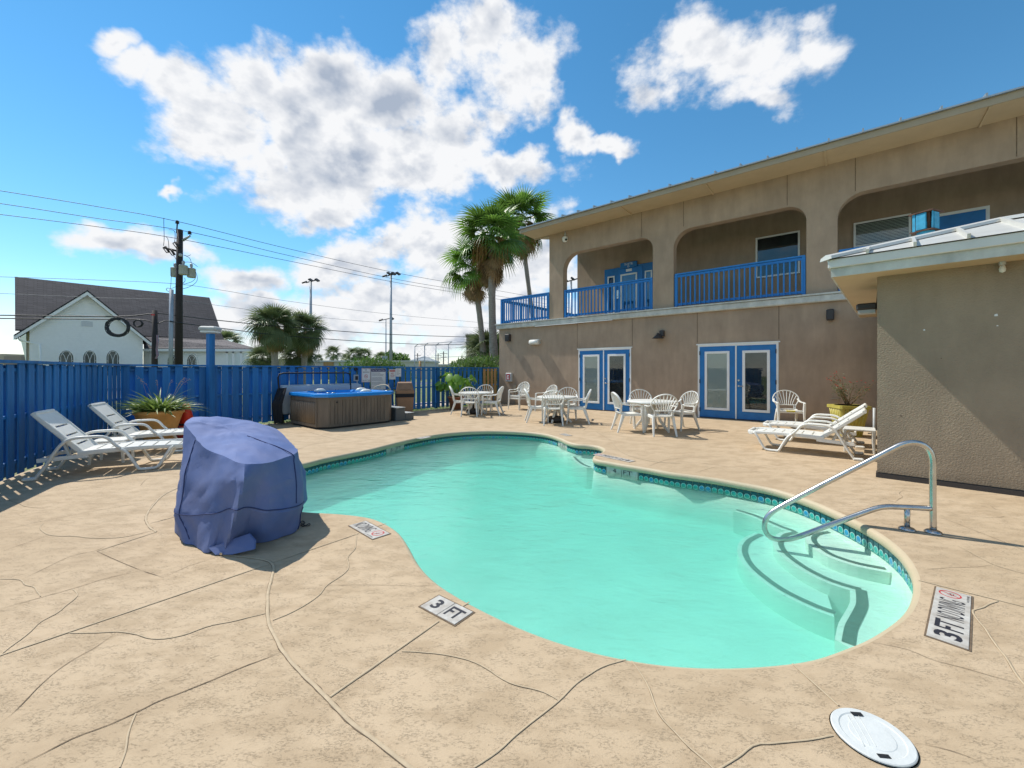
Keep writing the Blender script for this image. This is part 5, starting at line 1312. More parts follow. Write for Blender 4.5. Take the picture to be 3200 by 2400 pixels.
me = m.mesh('canvas_cover', M_['cover']); b2 = bmesh.new(); b2.from_mesh(me); bmesh.ops.recalc_face_normals(b2, faces=b2.faces)
for e_ in b2.edges:
    if len(e_.link_faces) == 2 and e_.calc_face_angle() > .38: e_.smooth = False
b2.to_mesh(me); b2.free()
cv = obj('canvas_cover', me, lift)
M_['seam'] = mat('dark_stitched_seam', (0.028,0.045,0.14), 0.85)
def gridpt(r, i): v_ = Vector(m.v[min(r,NRW-1)*K+int(i)%K]); o_ = (v_-ctr).normalized(); return v_+o_*.004
def seam(path): mb = MB(); mb.tube(resample(catmull([gridpt(*p) for p in path],4),.02), .0042, 6); mb.build('seam', M_['seam'], cv)
seam([(11,i) for i in range(0,int(K*6.2/12),2)])
seam([(r, K*5.6/12 if r<30 else K*5.6/12-(r-30)*.5) for r in range(12,44,3)])
seam([(r, K*.05) for r in range(2,30,3)]); seam([(r, K*6.1/12) for r in range(0,12,3)])
# turned up flap with eyelet at the hem
fl = MB(); q = [A(652,1712,3.17), A(672.6,1740,3.135), A(725,1733,3.13), A(793,1717,3.15), A(795,1690,3.19), A(776,1668,3.22), A(730,1684,3.19), A(690,1700,3.17)]
for p in q: p.z = max(.010, p.z)
c0 = sum(q, Vector())/8 + Vector((0,-.012,.004))
fl.add(q+[c0]+[p+Vector((.004,.015,0)) for p in q]+[c0+Vector((0,.015,0))], [(i,(i+1)%8,8) for i in range(8)]+[((i+1)%8+9,i+9,17) for i in range(8)]+[(i,i+9,(i+1)%8+9,(i+1)%8) for i in range(8)], False)
fo = fl.build('hem_flap', M_['cover'], lift)
e_ = A(691.5,1730,3.128); mb = MB(); rx = Matrix.Translation(e_+Vector((0,-.004,0)))@Matrix.Rotation(R(90),4,'X'); mb.lathe([(.004,0),(.010,.002),(.011,0)], 14, (0,0,0), m=rx); mb.build('eyelet', M_['metal'], fo)
cd = thing('drawstring', 'thin black drawstring loop lying on the deck beside the blue cover', 'cord', G(950,1635)); mb = MB()
pts = [G(x_,y_,.008) for x_,y_ in ((930,1640),(944,1628),(953,1634),(940,1641),(950,1644),(966,1636),(968,1641),(955,1643),(938,1632))]
mb.tube(resample(catmull(pts,6),.01), .004, 5); mb.build('string', M_['dark'], cd)

# ------------------------------------------------------------------ skimmer lid and depth markers in the deck
lc = G(2725,2303); t = thing('skimmer_lid', 'round white plastic skimmer lid set in the deck at the bottom right', 'lid', lc)
lm_ = Matrix.Translation(lc)@Matrix.Rotation(R(-20),4,'Z')
m = MB(); m.lathe([(.001,.0095),(.070,.0095),(.073,.0080),(.098,.0080),(.102,.0110),(.124,.0110),(.1275,.008),(.1275,.002)], 56, lc, smooth=False); lo = m.build('lid', M_['lid'], t)
m = MB(); m.lathe([(.1275,.0035),(.1315,.0035)], 56, lc, smooth=False); m.build('gap', M_['dirt_and_shade'], t)
for sy, sx_ in ((1,-1),(-1,1)):
    q = lc + Vector(G(2500+ (420 if sy>0 else 622)/2.37, 1700+(1278 if sy>0 else 1595)/2.37) - lc); q.z = .0115
    m = MB(); m.box(-.020,.020,-.008,.008,0,.0012,m=Matrix.Translation(q)@Matrix.Rotation(R(-6),4,'Z')); m.build('finger_slot', M_['dark'], lo)
for k in range(3):
    m = MB(); a = .5+k; m.tube([lm_@Vector((-.05+k*.02,-.07+.05*j+.012*math.sin(j*2+k),.0096)) for j in range(4)], .0016, 5); m.build('moulded_rib', M_['lid'], lo)
def decktile(label, c0, c1, c2, c3, splits):
    """c0..c3: world corners; c0->c1 is the reading direction, c0->c3 points to the letters' feet"""
    x = (c1-c0); L_ = x.length; x.normalize(); yv = (c0-c3); yv = (yv - x*yv.dot(x)); H_ = yv.length; yv.normalize()
    z = x.cross(yv); fr = Matrix.Identity(4); c = (c0+c1+c2+c3)/4; sgn = 1 if z.z > 0 else -1
    for i in range(3): fr[i][0]=x[i]; fr[i][1]=yv[i]; fr[i][2]=(0,0,1)[i]; fr[i][3]=c[i]
    t = thing('depth_marker', label, 'depth marker', c, 'depth and no diving tiles set in the deck')
    bd = MB(); e = .009; bd.box(-L_/2-e,L_/2+e,-H_/2-e,H_/2+e,.001,.0028,m=fr); bd.build('grout_joint', M_['dirt_and_shade'], t)
    xs = [0]+list(splits)+[1]
    for a, b_ in zip(xs, xs[1:]):
        m = MB(); m.box(-L_/2+a*L_+.0015,-L_/2+b_*L_-.0015,-H_/2,H_/2,.001,.0065,m=fr,bev=.0015); m.build('tile', M_['markwhite'], t)
    return t, fr, L_, H_
t, fr, L_, H_ = decktile('worn white tile pair reading 3 FT at the near pool edge', G(1372.2,1862.5), G(1479.8,1915.3), G(1418.3,1953.7), G(1314.3,1896.8), (.5,))
M3 = MB(); ft = fr@Matrix.Translation((0,0,.0068)); text_mb(M3,'3',1,ft@Matrix.Translation((-L_*.26,0,0)),fit=(.055,.092),bold=.03); text_mb(M3,'FT',1,ft@Matrix.Translation((L_*.24,0,0)),fit=(.105,.092),bold=.02); M3.build('lettering', M_['black_ink'], t)
t, fr, L_, H_ = decktile('worn white tile reading NO DIVING beside the blue cover', G(1141.4,1628.5), G(1217,1668.3), G(1166.6,1686.2), G(1092.5,1644.8), (.64,))
ft = fr@Matrix.Translation((0,0,.0068)); M3 = MB(); text_mb(M3,'NO DIVING',1,ft@Matrix.Translation((-L_*.18,0,0)),fit=(L_*.56,H_*.72),bold=.0); text_mb(M3,'NO DIVING',1,ft@Matrix.Translation((L_*.32,-H_*.42,0)),fit=(L_*.24,H_*.08)); M3.build('lettering', M_['black_ink'], t)
M3 = MB(); prohib(M3,(L_*.32,.06*H_),H_*.34,H_*.055,ft,.0003,bar=60); M3.build('red_symbol', M_['red_ink'], t)
def swimmer(mb, c, r, ft):
    for (a,b_,c2,d_) in ((-.5,-.25,-.1,.0),(-.1,.0,.25,-.1),(.25,-.1,.5,.12),(-.1,0,.1,.3),(-.3,-.4,.3,-.35)):
        p, q = Vector((c[0]+a*r,c[1]+b_*r)), Vector((c[0]+c2*r,c[1]+d_*r)); e = (q-p).normalized(); e = Vector((-e.y,e.x))*r*.06
        mb.add([ft@Vector((*(p+e),.0001)),ft@Vector((*(p-e),.0001)),ft@Vector((*(q-e),.0001)),ft@Vector((*(q+e),.0001))], [(0,1,2,3)])
M3 = MB(); swimmer(M3,(L_*.32,.06*H_),H_*.25,ft); M3.build('swimmer_symbol', M_['black_ink'], t)
t, fr, L_, H_ = decktile('long white tile reading 3 FT NO DIVING at the right edge', G(2894.5,1986.9), G(2926.2,1835), G(3035.9,1864.6), G(3027.4,2035.4), (.22,.52,.80))
ft = fr@Matrix.Translation((0,0,.0068)); M3 = MB(); text_mb(M3,'3',1,ft@Matrix.Translation((-L_*.39,0,0)),fit=(L_*.10,H_*.70),bold=.03); text_mb(M3,'FT',1,ft@Matrix.Translation((-L_*.225,0,0)),fit=(L_*.15,H_*.72),bold=.02)
text_mb(M3,'NO DIVING',1,ft@Matrix.Translation((L_*.09,0,0)),fit=(L_*.40,H_*.72)); text_mb(M3,'NO DIVING',1,ft@Matrix.Translation((L_*.40,-H_*.42,0)),fit=(L_*.14,H_*.07)); swimmer(M3,(L_*.40,.08*H_),H_*.25,ft); M3.build('lettering', M_['black_ink'], t)
M3 = MB(); prohib(M3,(L_*.40,.08*H_),H_*.33,H_*.05,ft,.0003,bar=60); M3.build('red_symbol', M_['red_ink'], t)
b0_ = G(1976,1443); b1_ = G(1862,1419); dv = (b1_-b0_).normalized(); pv = Vector((dv.y,-dv.x,0)); 
if pv.y > 0: pv = -pv                                # letters' tops point at the water
t, fr, L_, H_ = decktile('long white tile reading 4 FT NO DIVING by the pool notch', b0_+pv*.075, b1_+pv*.075, b1_-pv*.075, b0_-pv*.075, (.22,.5,.8))
ft = fr@Matrix.Translation((0,0,.0068)); M3 = MB(); text_mb(M3,'4',1,ft@Matrix.Translation((-L_*.39,0,0)),fit=(L_*.10,H_*.70),bold=.03); text_mb(M3,'FT',1,ft@Matrix.Translation((-L_*.225,0,0)),fit=(L_*.15,H_*.72),bold=.02); text_mb(M3,'NO DIVING',1,ft@Matrix.Translation((L_*.09,0,0)),fit=(L_*.40,H_*.72)); M3.build('lettering', M_['black_ink'], t)
M3 = MB(); prohib(M3,(L_*.40,0),H_*.33,H_*.05,ft,.0003,bar=60); M3.build('red_symbol', M_['red_ink'], t)
for (cx_, cy_, lb) in ((1768,1359,'small worn 5 FT tile in the deck by the far right bend of the pool'),(1325,1368,'small worn 5 FT tile in the deck by the far left pool edge')):
    c = G(cx_,cy_); i = nearest(c); dv = (RIM[(i+1)%NR]-RIM[i-1]).normalized(); pv = -NRM[i]
    if dv.x > 0: dv = -dv
    t, fr, L_, H_ = decktile(lb, c-dv*.15+pv*.075, c+dv*.15+pv*.075, c+dv*.15-pv*.075, c-dv*.15-pv*.075, (.5,))
    ft = fr@Matrix.Translation((0,0,.0068)); M3 = MB(); text_mb(M3,'5',1,ft@Matrix.Translation((-L_*.26,0,0)),fit=(.055,.092)); text_mb(M3,'FT',1,ft@Matrix.Translation((L_*.24,0,0)),fit=(.105,.092)); M3.build('lettering', M_['black_ink'], t)

# ------------------------------------------------------------------ hot tub
TB = G(999,1345); TP = Plane(TB, (.643,.765), (.765,-.643)); TW, TD, THt = 2.12, 1.85, .80
tub = thing('hot_tub', 'square hot tub with grey brown slatted sides and a bright blue rim', 'hot tub', TP.w(TW/2,-TD/2)); TF = TP.frame()
def rrect(x0,x1,y0,y1,c): return [(x0+c,y0),(x1-c,y0),(x1,y0+c),(x1,y1-c),(x1-c,y1),(x0+c,y1),(x0,y1-c),(x0,y0+c)]
def rings(mb, ls, mf):
    n_ = 8; vs = []
    for (pts, z) in ls: vs += [mf@Vector((p[0],p[1],z)) for p in pts]
    fs = [(k*n_+i, k*n_+(i+1)%n_, (k+1)*n_+(i+1)%n_, (k+1)*n_+i) for k in range(len(ls)-1) for i in range(n_)]
    mb.add(vs, fs)
m = MB(); rings(m, [(rrect(.02,TW-.02,.02,TD-.02,.20),.05),(rrect(.02,TW-.02,.02,TD-.02,.20),THt-.03)], TF); m.build('cabinet', M_['tubside'], tub)
m = MB(); rings(m, [(rrect(.05,TW-.05,.05,TD-.05,.20),0),(rrect(.05,TW-.05,.05,TD-.05,.20),.055)], TF); m.build('base', M_['dark'], tub)
for x0,x1 in ((.24,TW-.24),):
    for z in (.06,): 
        m = MB(); m.box(x0,x1,.0,.02,.05,.10,m=TF); m.build('trim_rail', M_['tubside'], tub)
        m = MB(); m.box(x0,x1,.0,.02,THt-.10,THt-.03,m=TF); m.build('trim_rail', M_['tubside'], tub)
k = 0; x = .27
while x < TW-.30:
    m = MB(); wv = (.105,.075,.12,.09)[k%4]; m.box(x,x+wv-.008,.002,.022,.10,THt-.10,m=TF,bev=.004); m.build('panel_slat', M_['tubside'], tub); x += wv; k += 1
y = .25
m = MB(); m.box(-.0,.02,.2,TD-.2,.05,.12,m=TF); m.box(-.0,.02,.2,TD-.2,THt-.13,THt-.03,m=TF); m.box(0,.02,.19,.235,.12,THt-.13,m=TF); m.box(0,.02,TD-.235,TD-.19,.12,THt-.13,m=TF); m.build('panel_frame', M_['tubside'], tub)
while y < TD-.30:
    m = MB(); mm = TF@Matrix.Translation((0,y+.05,0)); 
    m.tube([mm@Vector((.012,0,.13)), mm@Vector((.012,0,THt-.17)), mm@Vector((.018,0,THt-.14))], [.042,.042,.02], 10, flat=(1,.6), up=(0,0,1) if False else None); m.build('panel_slat', M_['tubside'], tub); y += .118
m = MB(); rings(m, [(rrect(-.03,TW+.03,-.03,TD+.03,.23),THt-.035),(rrect(-.045,TW+.045,-.045,TD+.045,.23),THt-.005),(rrect(-.035,TW+.035,-.035,TD+.035,.22),THt+.045),(rrect(.0,TW-.0,.0,TD-.0,.2),THt+.062),(rrect(.20,TW-.20,.20,TD-.20,.25),THt+.060),(rrect(.26,TW-.26,.26,TD-.26,.25),THt+.01),(rrect(.34,TW-.34,.34,TD-.34,.3),THt-.28),(rrect(.6,TW-.6,.6,TD-.6,.2),THt-.6)], TF); sh = m.build('shell', M_['tubblue'], tub)
m = MB(); m.add([TF@Vector((*p,THt-.12)) for p in rrect(.30,TW-.30,.30,TD-.30,.27)], [tuple(range(8))]); m.build('tub_water', mat('tub_water', (.02,.20,.40), .05), tub)
for (x_,y_) in ((1.35,.26),(.75,1.6),(1.75,1.2)):
    m = MB(); m.lathe([(.001,.085),(.09,.075),(.15,.04),(.17,.0)], 18, (0,0,0), m=TF@Matrix.Translation((x_,y_,THt+.045))@Matrix.Scale(.6,4,(0,1,0))); m.build('head_pillow', M_['plastic'], tub)
for (x_,y_) in ((.25,.10),(.38,.10),(1.9,.12),(.55,1.74),(1.3,1.74)):
    m = MB(); m.lathe([(.05,.0),(.045,.022),(.001,.026)], 14, (0,0,0), m=TF@Matrix.Translation((x_,y_,THt+.06))); m.build('control_knob', M_['metal'], tub)
m = MB(); q = TF@Vector((.42,-.001,THt-.16)); m.tube([q,q+TP.n*.012],.022,12); m.build('lock', M_['dark'], tub)
# folded cover behind the tub, its lifter and the black skirt
t = thing('spa_cover', 'pale grey folded spa cover standing upright behind the hot tub', 'spa cover', TP.w(TW/2,-TD-.12))
m = MB(); m.box(-.12,TW+.05,TD+.06,TD+.15,.25,1.0,m=TF,bev=.02); m.build('panel', M_['tubcover'], t); m = MB(); m.box(-.10,TW+.03,TD+.16,TD+.25,.25,1.03,m=TF,bev=.02); m.build('panel', M_['tubcover'], t)
m = MB(); vs = []
for i in range(9):
    a = i/8; zb = .03+.03*math.sin(a*7); vs += [TF@Vector((-.15-.02*math.sin(i*2.1), TD-.35+.65*a, .98-.04*a)), TF@Vector((-.22-.13*math.sin(a*math.pi)-.03*math.sin(i*2.6), TD-.25+.55*a, .55)), TF@Vector((-.18-.08*math.sin(a*math.pi)+.03*math.sin(i*3), TD-.15+.45*a, zb))]
m.add(vs, [(3*i+k,3*i+3+k,3*i+4+k,3*i+1+k) for i in range(8) for k in range(2)]+[(3*i+1+k,3*i+4+k,3*i+3+k,3*i+k) for i in range(8) for k in range(2)], False); m.build('black_skirt', M_['blackcloth'], t)
lf = thing('cover_lifter', 'black tubular cover lifter frame standing behind the hot tub', 'frame', TP.w(TW/2,-TD-.2))
m = MB(); s0_, z0_ = FB.off(.30).hit(869,1166); s1_, _z = FB.off(.30).hit(1095,1166)
pf_ = [FB.w(s0_+.12,.34,.03), FB.w(s0_+.04,.32,.6), FB.w(s0_,.30,z0_-.12), FB.w(s0_+.03,.30,z0_-.03), FB.w(s0_+.14,.30,z0_), FB.w(s1_-.14,.30,z0_), FB.w(s1_-.03,.30,z0_-.03), FB.w(s1_,.30,z0_-.12), FB.w(s1_,.32,.6)]
m.tube(pf_, .021, 8); m.build('tube_frame', M_['dark'], lf)
st_ = thing('tub_steps', 'dark grey two step plastic spa steps at the right end of the hot tub', 'steps', TP.w(TW+.3,-.3))
m = MB(); m.box(TW+.05,TW+.36,.10,.80,0,.36,m=TF,bev=.015); m.box(TW+.361,TW+.66,.10,.80,0,.19,m=TF,bev=.015); m.build('step_body', mat('dark_grey_plastic',(.10,.11,.11),.6), st_)
m = MB(); m.box(TW+.05,TW+.37,.09,.81,.361,.378,m=TF,bev=.005); m.build('tread', M_['greyplastic'], st_); m = MB(); m.box(TW+.365,TW+.67,.09,.81,.191,.208,m=TF,bev=.005); m.build('tread', M_['greyplastic'], st_)
gr_ = thing('tub_grab_rail', 'cream curved grab rail arching over the right end of the hot tub', 'handrail', TP.w(TW,-.6))
a0_ = A(1168,1217,12.0); pts = [A(1167,1216,12.1),A(1171,1211,12.1),A(1185,1205,12.0),A(1200,1203,11.9),A(1210,1205,11.85),A(1217,1212,11.8),A(1220,1221,11.8),A(1221,1240,11.8),A(1222,1300,11.8)]
m = MB(); m.tube(resample(catmull(pts,5),.04), .02, 8); m.build('bent_tube', M_['soffit'], gr_)

# ------------------------------------------------------------------ trash bin
bp_ = G(1262,1296); bp_.y += .22; bp_.x -= .03; t = thing('trash_bin', 'brown square trash bin with a swing lid and black liner by the fence', 'bin', bp_); mm = Matrix.Translation(bp_)@Matrix.Rotation(math.atan2(.643*1,.765)*0+R(18),4,'Z')
def frustum(mb, a, b_, z0, z1, mm, c=.03):
    vs = []
    for h, z in ((a,z0),(b_,z1)): vs += [mm@Vector((x,y,z)) for x,y in ((-h+c,-h),(h-c,-h),(h,-h+c),(h,h-c),(h-c,h),(-h+c,h),(-h,h-c),(-h,-h+c))]
    mb.add(vs, [tuple(range(7,-1,-1)),tuple(range(8,16))]+[(i,(i+1)%8,8+(i+1)%8,8+i) for i in range(8)])
m = MB(); frustum(m,.235,.275,0,.60,mm); m.build('body', M_['bin'], t)
m = MB(); frustum(m,.283,.292,.56,.68,mm); m.build('bin_liner', M_['blackcloth'], t)
m = MB(); frustum(m,.285,.290,.68,.78,mm)
vs = [mm@Vector(p) for p in ((-.27,-.27,.78),(.27,-.27,.78),(.27,.27,.78),(-.27,.27,.78),(-.22,-.15,1.02),(.22,-.15,1.02),(.22,.15,1.05),(-.22,.15,1.05))]
m.add(vs, [(0,1,5,4),(1,2,6,5),(2,3,7,6),(3,0,4,7),(4,5,6,7)]); ld = m.build('lid', M_['bin'], t)
m = MB(); vs = [mm@Vector(p) for p in ((-.17,-.257,.81),(.17,-.257,.81),(.15,-.185,.985),(-.15,-.185,.985))]; ofs = mm.to_3x3()@Vector((0,-.012,.005)); m.add([v+ofs for v in vs]+vs, [(0,1,2,3),(0,4,5,1),(1,5,6,2),(2,6,7,3),(3,7,4,0)]); m.build('swing_flap', M_['bin'], ld)

# ------------------------------------------------------------------ planters
def blade_mesh(name, matn, L_, w_, droop, fold=.3, n_=6):
    m = MB(); vs = []
    for i in range(n_+1):
        a = i/n_; r = L_*a; z = -droop*L_*a*a; ww = w_*(1-a**2.5)*(.35+.65*min(1,a*4)); vs += [(r,-ww,z+fold*ww),(r,0,z),(r,ww,z+fold*ww)]
    m.add(vs, [(3*i+k,3*i+3+k,3*i+4+k,3*i+1+k) for i in range(n_) for k in range(2)], True); return m.mesh(name, M_[matn])
PC = Vector((-7.08,8.22,0))
t = thing('terracotta_planter', 'large flared orange terracotta bowl planter in the fence corner', 'planter', PC)
m = MB(); m.lathe([(.215,0),(.225,.02),(.31,.34),(.375,.55),(.40,.565),(.405,.615),(.385,.625),(.365,.60),(.35,.56)], 44, PC); m.build('bowl', M_['terra'], t)
m = MB(); m.lathe([(.001,.575),(.362,.57)], 30, PC); m.build('soil', M_['soil'], t)
pl_ = thing('strap_leaf_plant', 'arching green and yellow strap leaved plant filling the terracotta planter', 'plant', PC+Vector((0,0,.57)))
bl = [blade_mesh('leaf','leaf',.46,.022,.55), blade_mesh('leaf','leaf',.42,.020,.35), blade_mesh('leaf','leaf',.52,.022,.85)]
rd = random.Random(11)
for k in range(290):
    a = rd.uniform(0,2*math.pi); rr_ = rd.uniform(0,.30); p = PC+Vector((math.cos(a)*rr_,math.sin(a)*rr_,.58)); b_ = a+rd.uniform(-.7,.7)
    el = rd.uniform(38,88)*(1-.35*rr_/.30); o_ = put('leaf', bl[k%3], pl_, p, (0,0,0)); o_.rotation_euler = (rd.uniform(-.4,.4), -R(el), b_); o_.scale = (rd.uniform(.75,1.12),)*3
m = MB()
for k in range(7):
    a = rd.uniform(0,6.28); p = PC+Vector((math.cos(a)*.15,math.sin(a)*.15,.7)); q = p+Vector((math.cos(a)*rd.uniform(.15,.5),math.sin(a)*.25,rd.uniform(.45,.62))); mid = p.lerp(q,.6)+Vector((0,0,.1)); m.tube(catmull([p,mid,q],4),.0018,4)
    for j in range(9): c_ = mid.lerp(q,j/8)+Vector((rd.uniform(-.03,.03),rd.uniform(-.03,.03),rd.uniform(-.02,.02))); m.box(-.005,.005,-.005,.005,-.004,.004,m=Matrix.Translation(c_)@Matrix.Rotation(rd.uniform(0,3),4,'Z'))
m.build('dry_flower_stem', M_['dryflower'], pl_)
CN = Vector((-7.02,8.83,0)); t = thing('traffic_cone', 'red plastic cone with a dark band behind the terracotta planter', 'cone', CN)
m = MB(); m.lathe([(.17,.03),(.155,.25)], 24, CN); m.lathe([(.148,.29),(.06,.68),(.045,.70)], 24, CN); m.box(CN.x-.2,CN.x+.2,CN.y-.2,CN.y+.2,0,.03,bev=.01); m.build('cone_body', M_['cone'], t)
m = MB(); m.lathe([(.1555,.25),(.149,.29)], 24, CN); m.build('band', M_['dark'], t)
lowp = Vector((-7.72,8.05,0)); t = thing('corner_plant', 'small dark leafy flowering plant at the foot of the fence corner', 'plant', lowp)
m = MB(); rd = random.Random(5)
for k in range(260):
    p = lowp+Vector((rd.gauss(0,.16),rd.gauss(0,.14),abs(rd.gauss(.16,.13)))); mm = Matrix.Translation(p)@Matrix.Rotation(rd.uniform(0,6.3),4,'Z')@Matrix.Rotation(rd.uniform(-.9,.9),4,'X'); m.add([mm@Vector(q) for q in ((-.03,0,0),(0,-.014,.006),(.035,0,0),(0,.014,.006))],[(0,1,2,3)])
m.build('foliage', M_['shrub'], t, kind='stuff'); m = MB()
for k in range(16):
    p = lowp+Vector((rd.gauss(0,.17),rd.gauss(-.05,.12),rd.uniform(.2,.42))); m.lathe([(.001,.0),(.016,.006),(.02,.016)],6,p)
m.build('flower', M_['dryflower'], t)
# elephant ear in a terracotta pot
EP = Vector((-2.05,15.0,0)); t = thing('terracotta_pot', 'terracotta pot behind the far left table holding the big leafed plant', 'pot', EP)
m = MB(); m.lathe([(.20,0),(.28,.42),(.31,.42),(.31,.48),(.27,.48),(.25,.44)], 28, EP); m.build('pot_body', mat('brown_terracotta',(.30,.13,.07),.7,var=.15), t); m = MB(); m.lathe([(.001,.44),(.26,.44)],20,EP); m.build('soil', M_['soil'], t)
e_ = thing('elephant_ear_plant', 'elephant ear plant with big bright heart shaped leaves behind the left table', 'plant', EP+Vector((0,0,.45)))
m = MB(); ol = []
for k in range(20):
    a = 2*math.pi*k/20; r = .17*(1+.35*math.cos(a))*(1-.28*math.exp(-((a-math.pi)/.35)**2)); ol.append((r*math.cos(a)*1.05+.02, r*math.sin(a)*1.0, -.25*r*r*6-.03*abs(math.sin(a))))
m.add([(0,0,.0)]+ol, [(0,k+1,(k+1)%20+1) for k in range(20)], True); ear = m.mesh('leaf', M_['bigleaf'])
rd = random.Random(21)
for k in range(34):
    a = rd.uniform(0,6.28); rr_ = rd.uniform(.15,.8); h = rd.uniform(.55,1.15)-.25*rr_; base = EP+Vector((math.cos(a)*.06,math.sin(a)*.06,.45)); q = EP+Vector((math.cos(a)*rr_,math.sin(a)*rr_*.6,.45+h*.85))
    mb = MB(); mb.tube(catmull([base,base.lerp(q,.55)+Vector((0,0,.16)),q],4),[.012]*8+[.008],5); so_ = mb.build('stem', M_['bigleaf'], e_)
    o_ = put('leaf', ear, e_, q, (0,0,0)); o_.rotation_euler = (rd.uniform(-.5,.5), R(rd.uniform(25,75)), a+rd.uniform(-.5,.5)); o_.scale = (rd.uniform(.62,.92),)*3
# ochre planter with flowering shrub
YP = Vector((7.35,8.95,0)); t = thing('ochre_planter', 'tall ribbed ochre yellow square planter behind the right loungers', 'planter', YP); mm = Matrix.Translation(YP)@Matrix.Rotation(R(-12),4,'Z')
m = MB(); frustum(m,.18,.265,.0,.60,mm); m.build('pot_body', M_['ochre'], t)
m = MB(); frustum(m,.29,.29,.60,.665,mm); m.build('rim', M_['ochre'], t)
for side in range(4):
    for k in range(6):
        f = (-1+2*(k+.5)/6)*.82; m2 = mm@Matrix.Rotation(side*math.pi/2,4,'Z'); m = MB(); m.tube([m2@Vector((f*.18,-.18,.04)),m2@Vector((f*.262,-.262,.585))],[.014,.02],6); m.build('rib', M_['ochre'], t)
m = MB(); m.lathe([(.001,.668),(.25,.668)],16,YP); m.build('soil', M_['soil'], t)
t = thing('flowering_shrub', 'straggly thorny shrub with small red flowers in the ochre planter', 'plant', YP+Vector((0,0,.66)))
rd = random.Random(9); br = MB(); lf_ = MB(); fw_ = MB()
for k in range(13):
    a = rd.uniform(0,6.28); L_ = rd.uniform(.3,.72); p0 = YP+Vector((rd.uniform(-.05,.05),rd.uniform(-.05,.05),.66)); d = Vector((math.cos(a)*rd.uniform(.3,.9),math.sin(a)*.5,1)).normalized()
    if k == 0: d = Vector((.75,-.1,.62)).normalized(); L_ = .85
    if k == 1: d = Vector((-.38,0,.95)).normalized(); L_ = .75
    pts = [p0+d*L_*q+Vector((noise.noise(Vector((k,q*3,0)))*.08,0,noise.noise(Vector((k,q*3,7)))*.05)) for q in (0,.25,.5,.75,1)]; br.tube(catmull(pts,3), [.008*(1-i/13*.75) for i in range(13)], 5)
    for j in range(34):
        q = rd.uniform(.25,1)**.8; c_ = p0+d*L_*q+Vector((rd.gauss(0,.055),rd.gauss(0,.055),rd.gauss(0,.045))); m3 = Matrix.Translation(c_)@Matrix.Rotation(rd.uniform(0,6.3),4,'Z')@Matrix.Rotation(rd.uniform(-1,1),4,'X'); lf_.add([m3@Vector(v) for v in ((-.018,0,0),(0,-.010,.004),(.022,0,0),(0,.010,.004))],[(0,1,2,3)])
    for j in range(3):
        c_ = pts[-1]+Vector((rd.gauss(0,.05),rd.gauss(0,.04),rd.gauss(0,.03))); fw_.lathe([(.001,0),(.012,.006),(.016,.014)],6,c_)
br.build('branch', M_['dead'], t); lf_.build('foliage', M_['shrub'], t, kind='stuff'); fw_.build('flower', M_['flower'], t)
t = thing('pipe_standpipe', 'short grey pipe stub at the corner behind the side table', 'pipe', (6.55,7.45,0)); m = MB(); m.tube([(6.5,7.35,.0),(6.5,7.35,.75)],.02,8); m.tube([(6.5,7.35,.3),(6.35,7.3,.3)],.012,6); m.build('pipe', M_['greyplastic'], t)
# ------------------------------------------------------------------ beyond the fence: road, pavement
def strip_sheet(name, p, q, w_, z, matn, label=None):
    p, q = Vector(p), Vector(q); d = (q-p).normalized(); n_ = Vector((-d.y,d.x,0))*w_/2
    m = MB(); m.add([(*(p-n_).xy,z),(*(q-n_).xy,z),(*(q+n_).xy,z),(*(p+n_).xy,z)],[(0,1,2,3)]); return m.build(name, M_[matn], kind='structure')
strip_sheet('road', (-52,-2,0), (40,107,0), 7.5, -.05, 'asphalt'); 
strip_sheet('pavement', (-21,-3,0), (31.5,60,0), 2.0, -.045, 'fartan')
GZ = -.06

# ------------------------------------------------------------------ church
M_['shingle'] = None
def m_shingle(name, c1, c2):
    m = bpy.data.materials.new(name); m.use_nodes = True; nt = m.node_tree; b = nt.nodes['Principled BSDF']; L = nt.links
    tcn = nt.nodes.new('ShaderNodeTexCoord'); br = nt.nodes.new('ShaderNodeTexBrick'); L.new(tcn.outputs['UV'], br.inputs[0])
    br.inputs['Scale'].default_value = 1; br.inputs['Brick Width'].default_value = .55; br.inputs['Row Height'].default_value = .17; br.inputs['Mortar Size'].default_value = .022; br.inputs['Bias'].default_value = -.1; br.offset = .37
    br.inputs['Color1'].default_value = (*c1,1); br.inputs['Color2'].default_value = (*c2,1); br.inputs['Mortar'].default_value = (c1[0]*.45,c1[1]*.45,c1[2]*.45,1)
    L.new(br.outputs[0], b.inputs['Base Color']); b.inputs['Roughness'].default_value = .9
    bp = nt.nodes.new('ShaderNodeBump'); bp.inputs['Strength'].default_value = .5; bp.inputs['Distance'].default_value = .03; L.new(br.outputs['Fac'], bp.inputs['Height']); bp.invert = True; L.new(bp.outputs[0], b.inputs['Normal']); return m
M_['shingle'] = m_shingle('dark_asphalt_shingle', (.036,.034,.042), (.075,.068,.076)); M_['shingle2'] = m_shingle('lighter_asphalt_shingle', (.13,.115,.115), (.21,.18,.175))
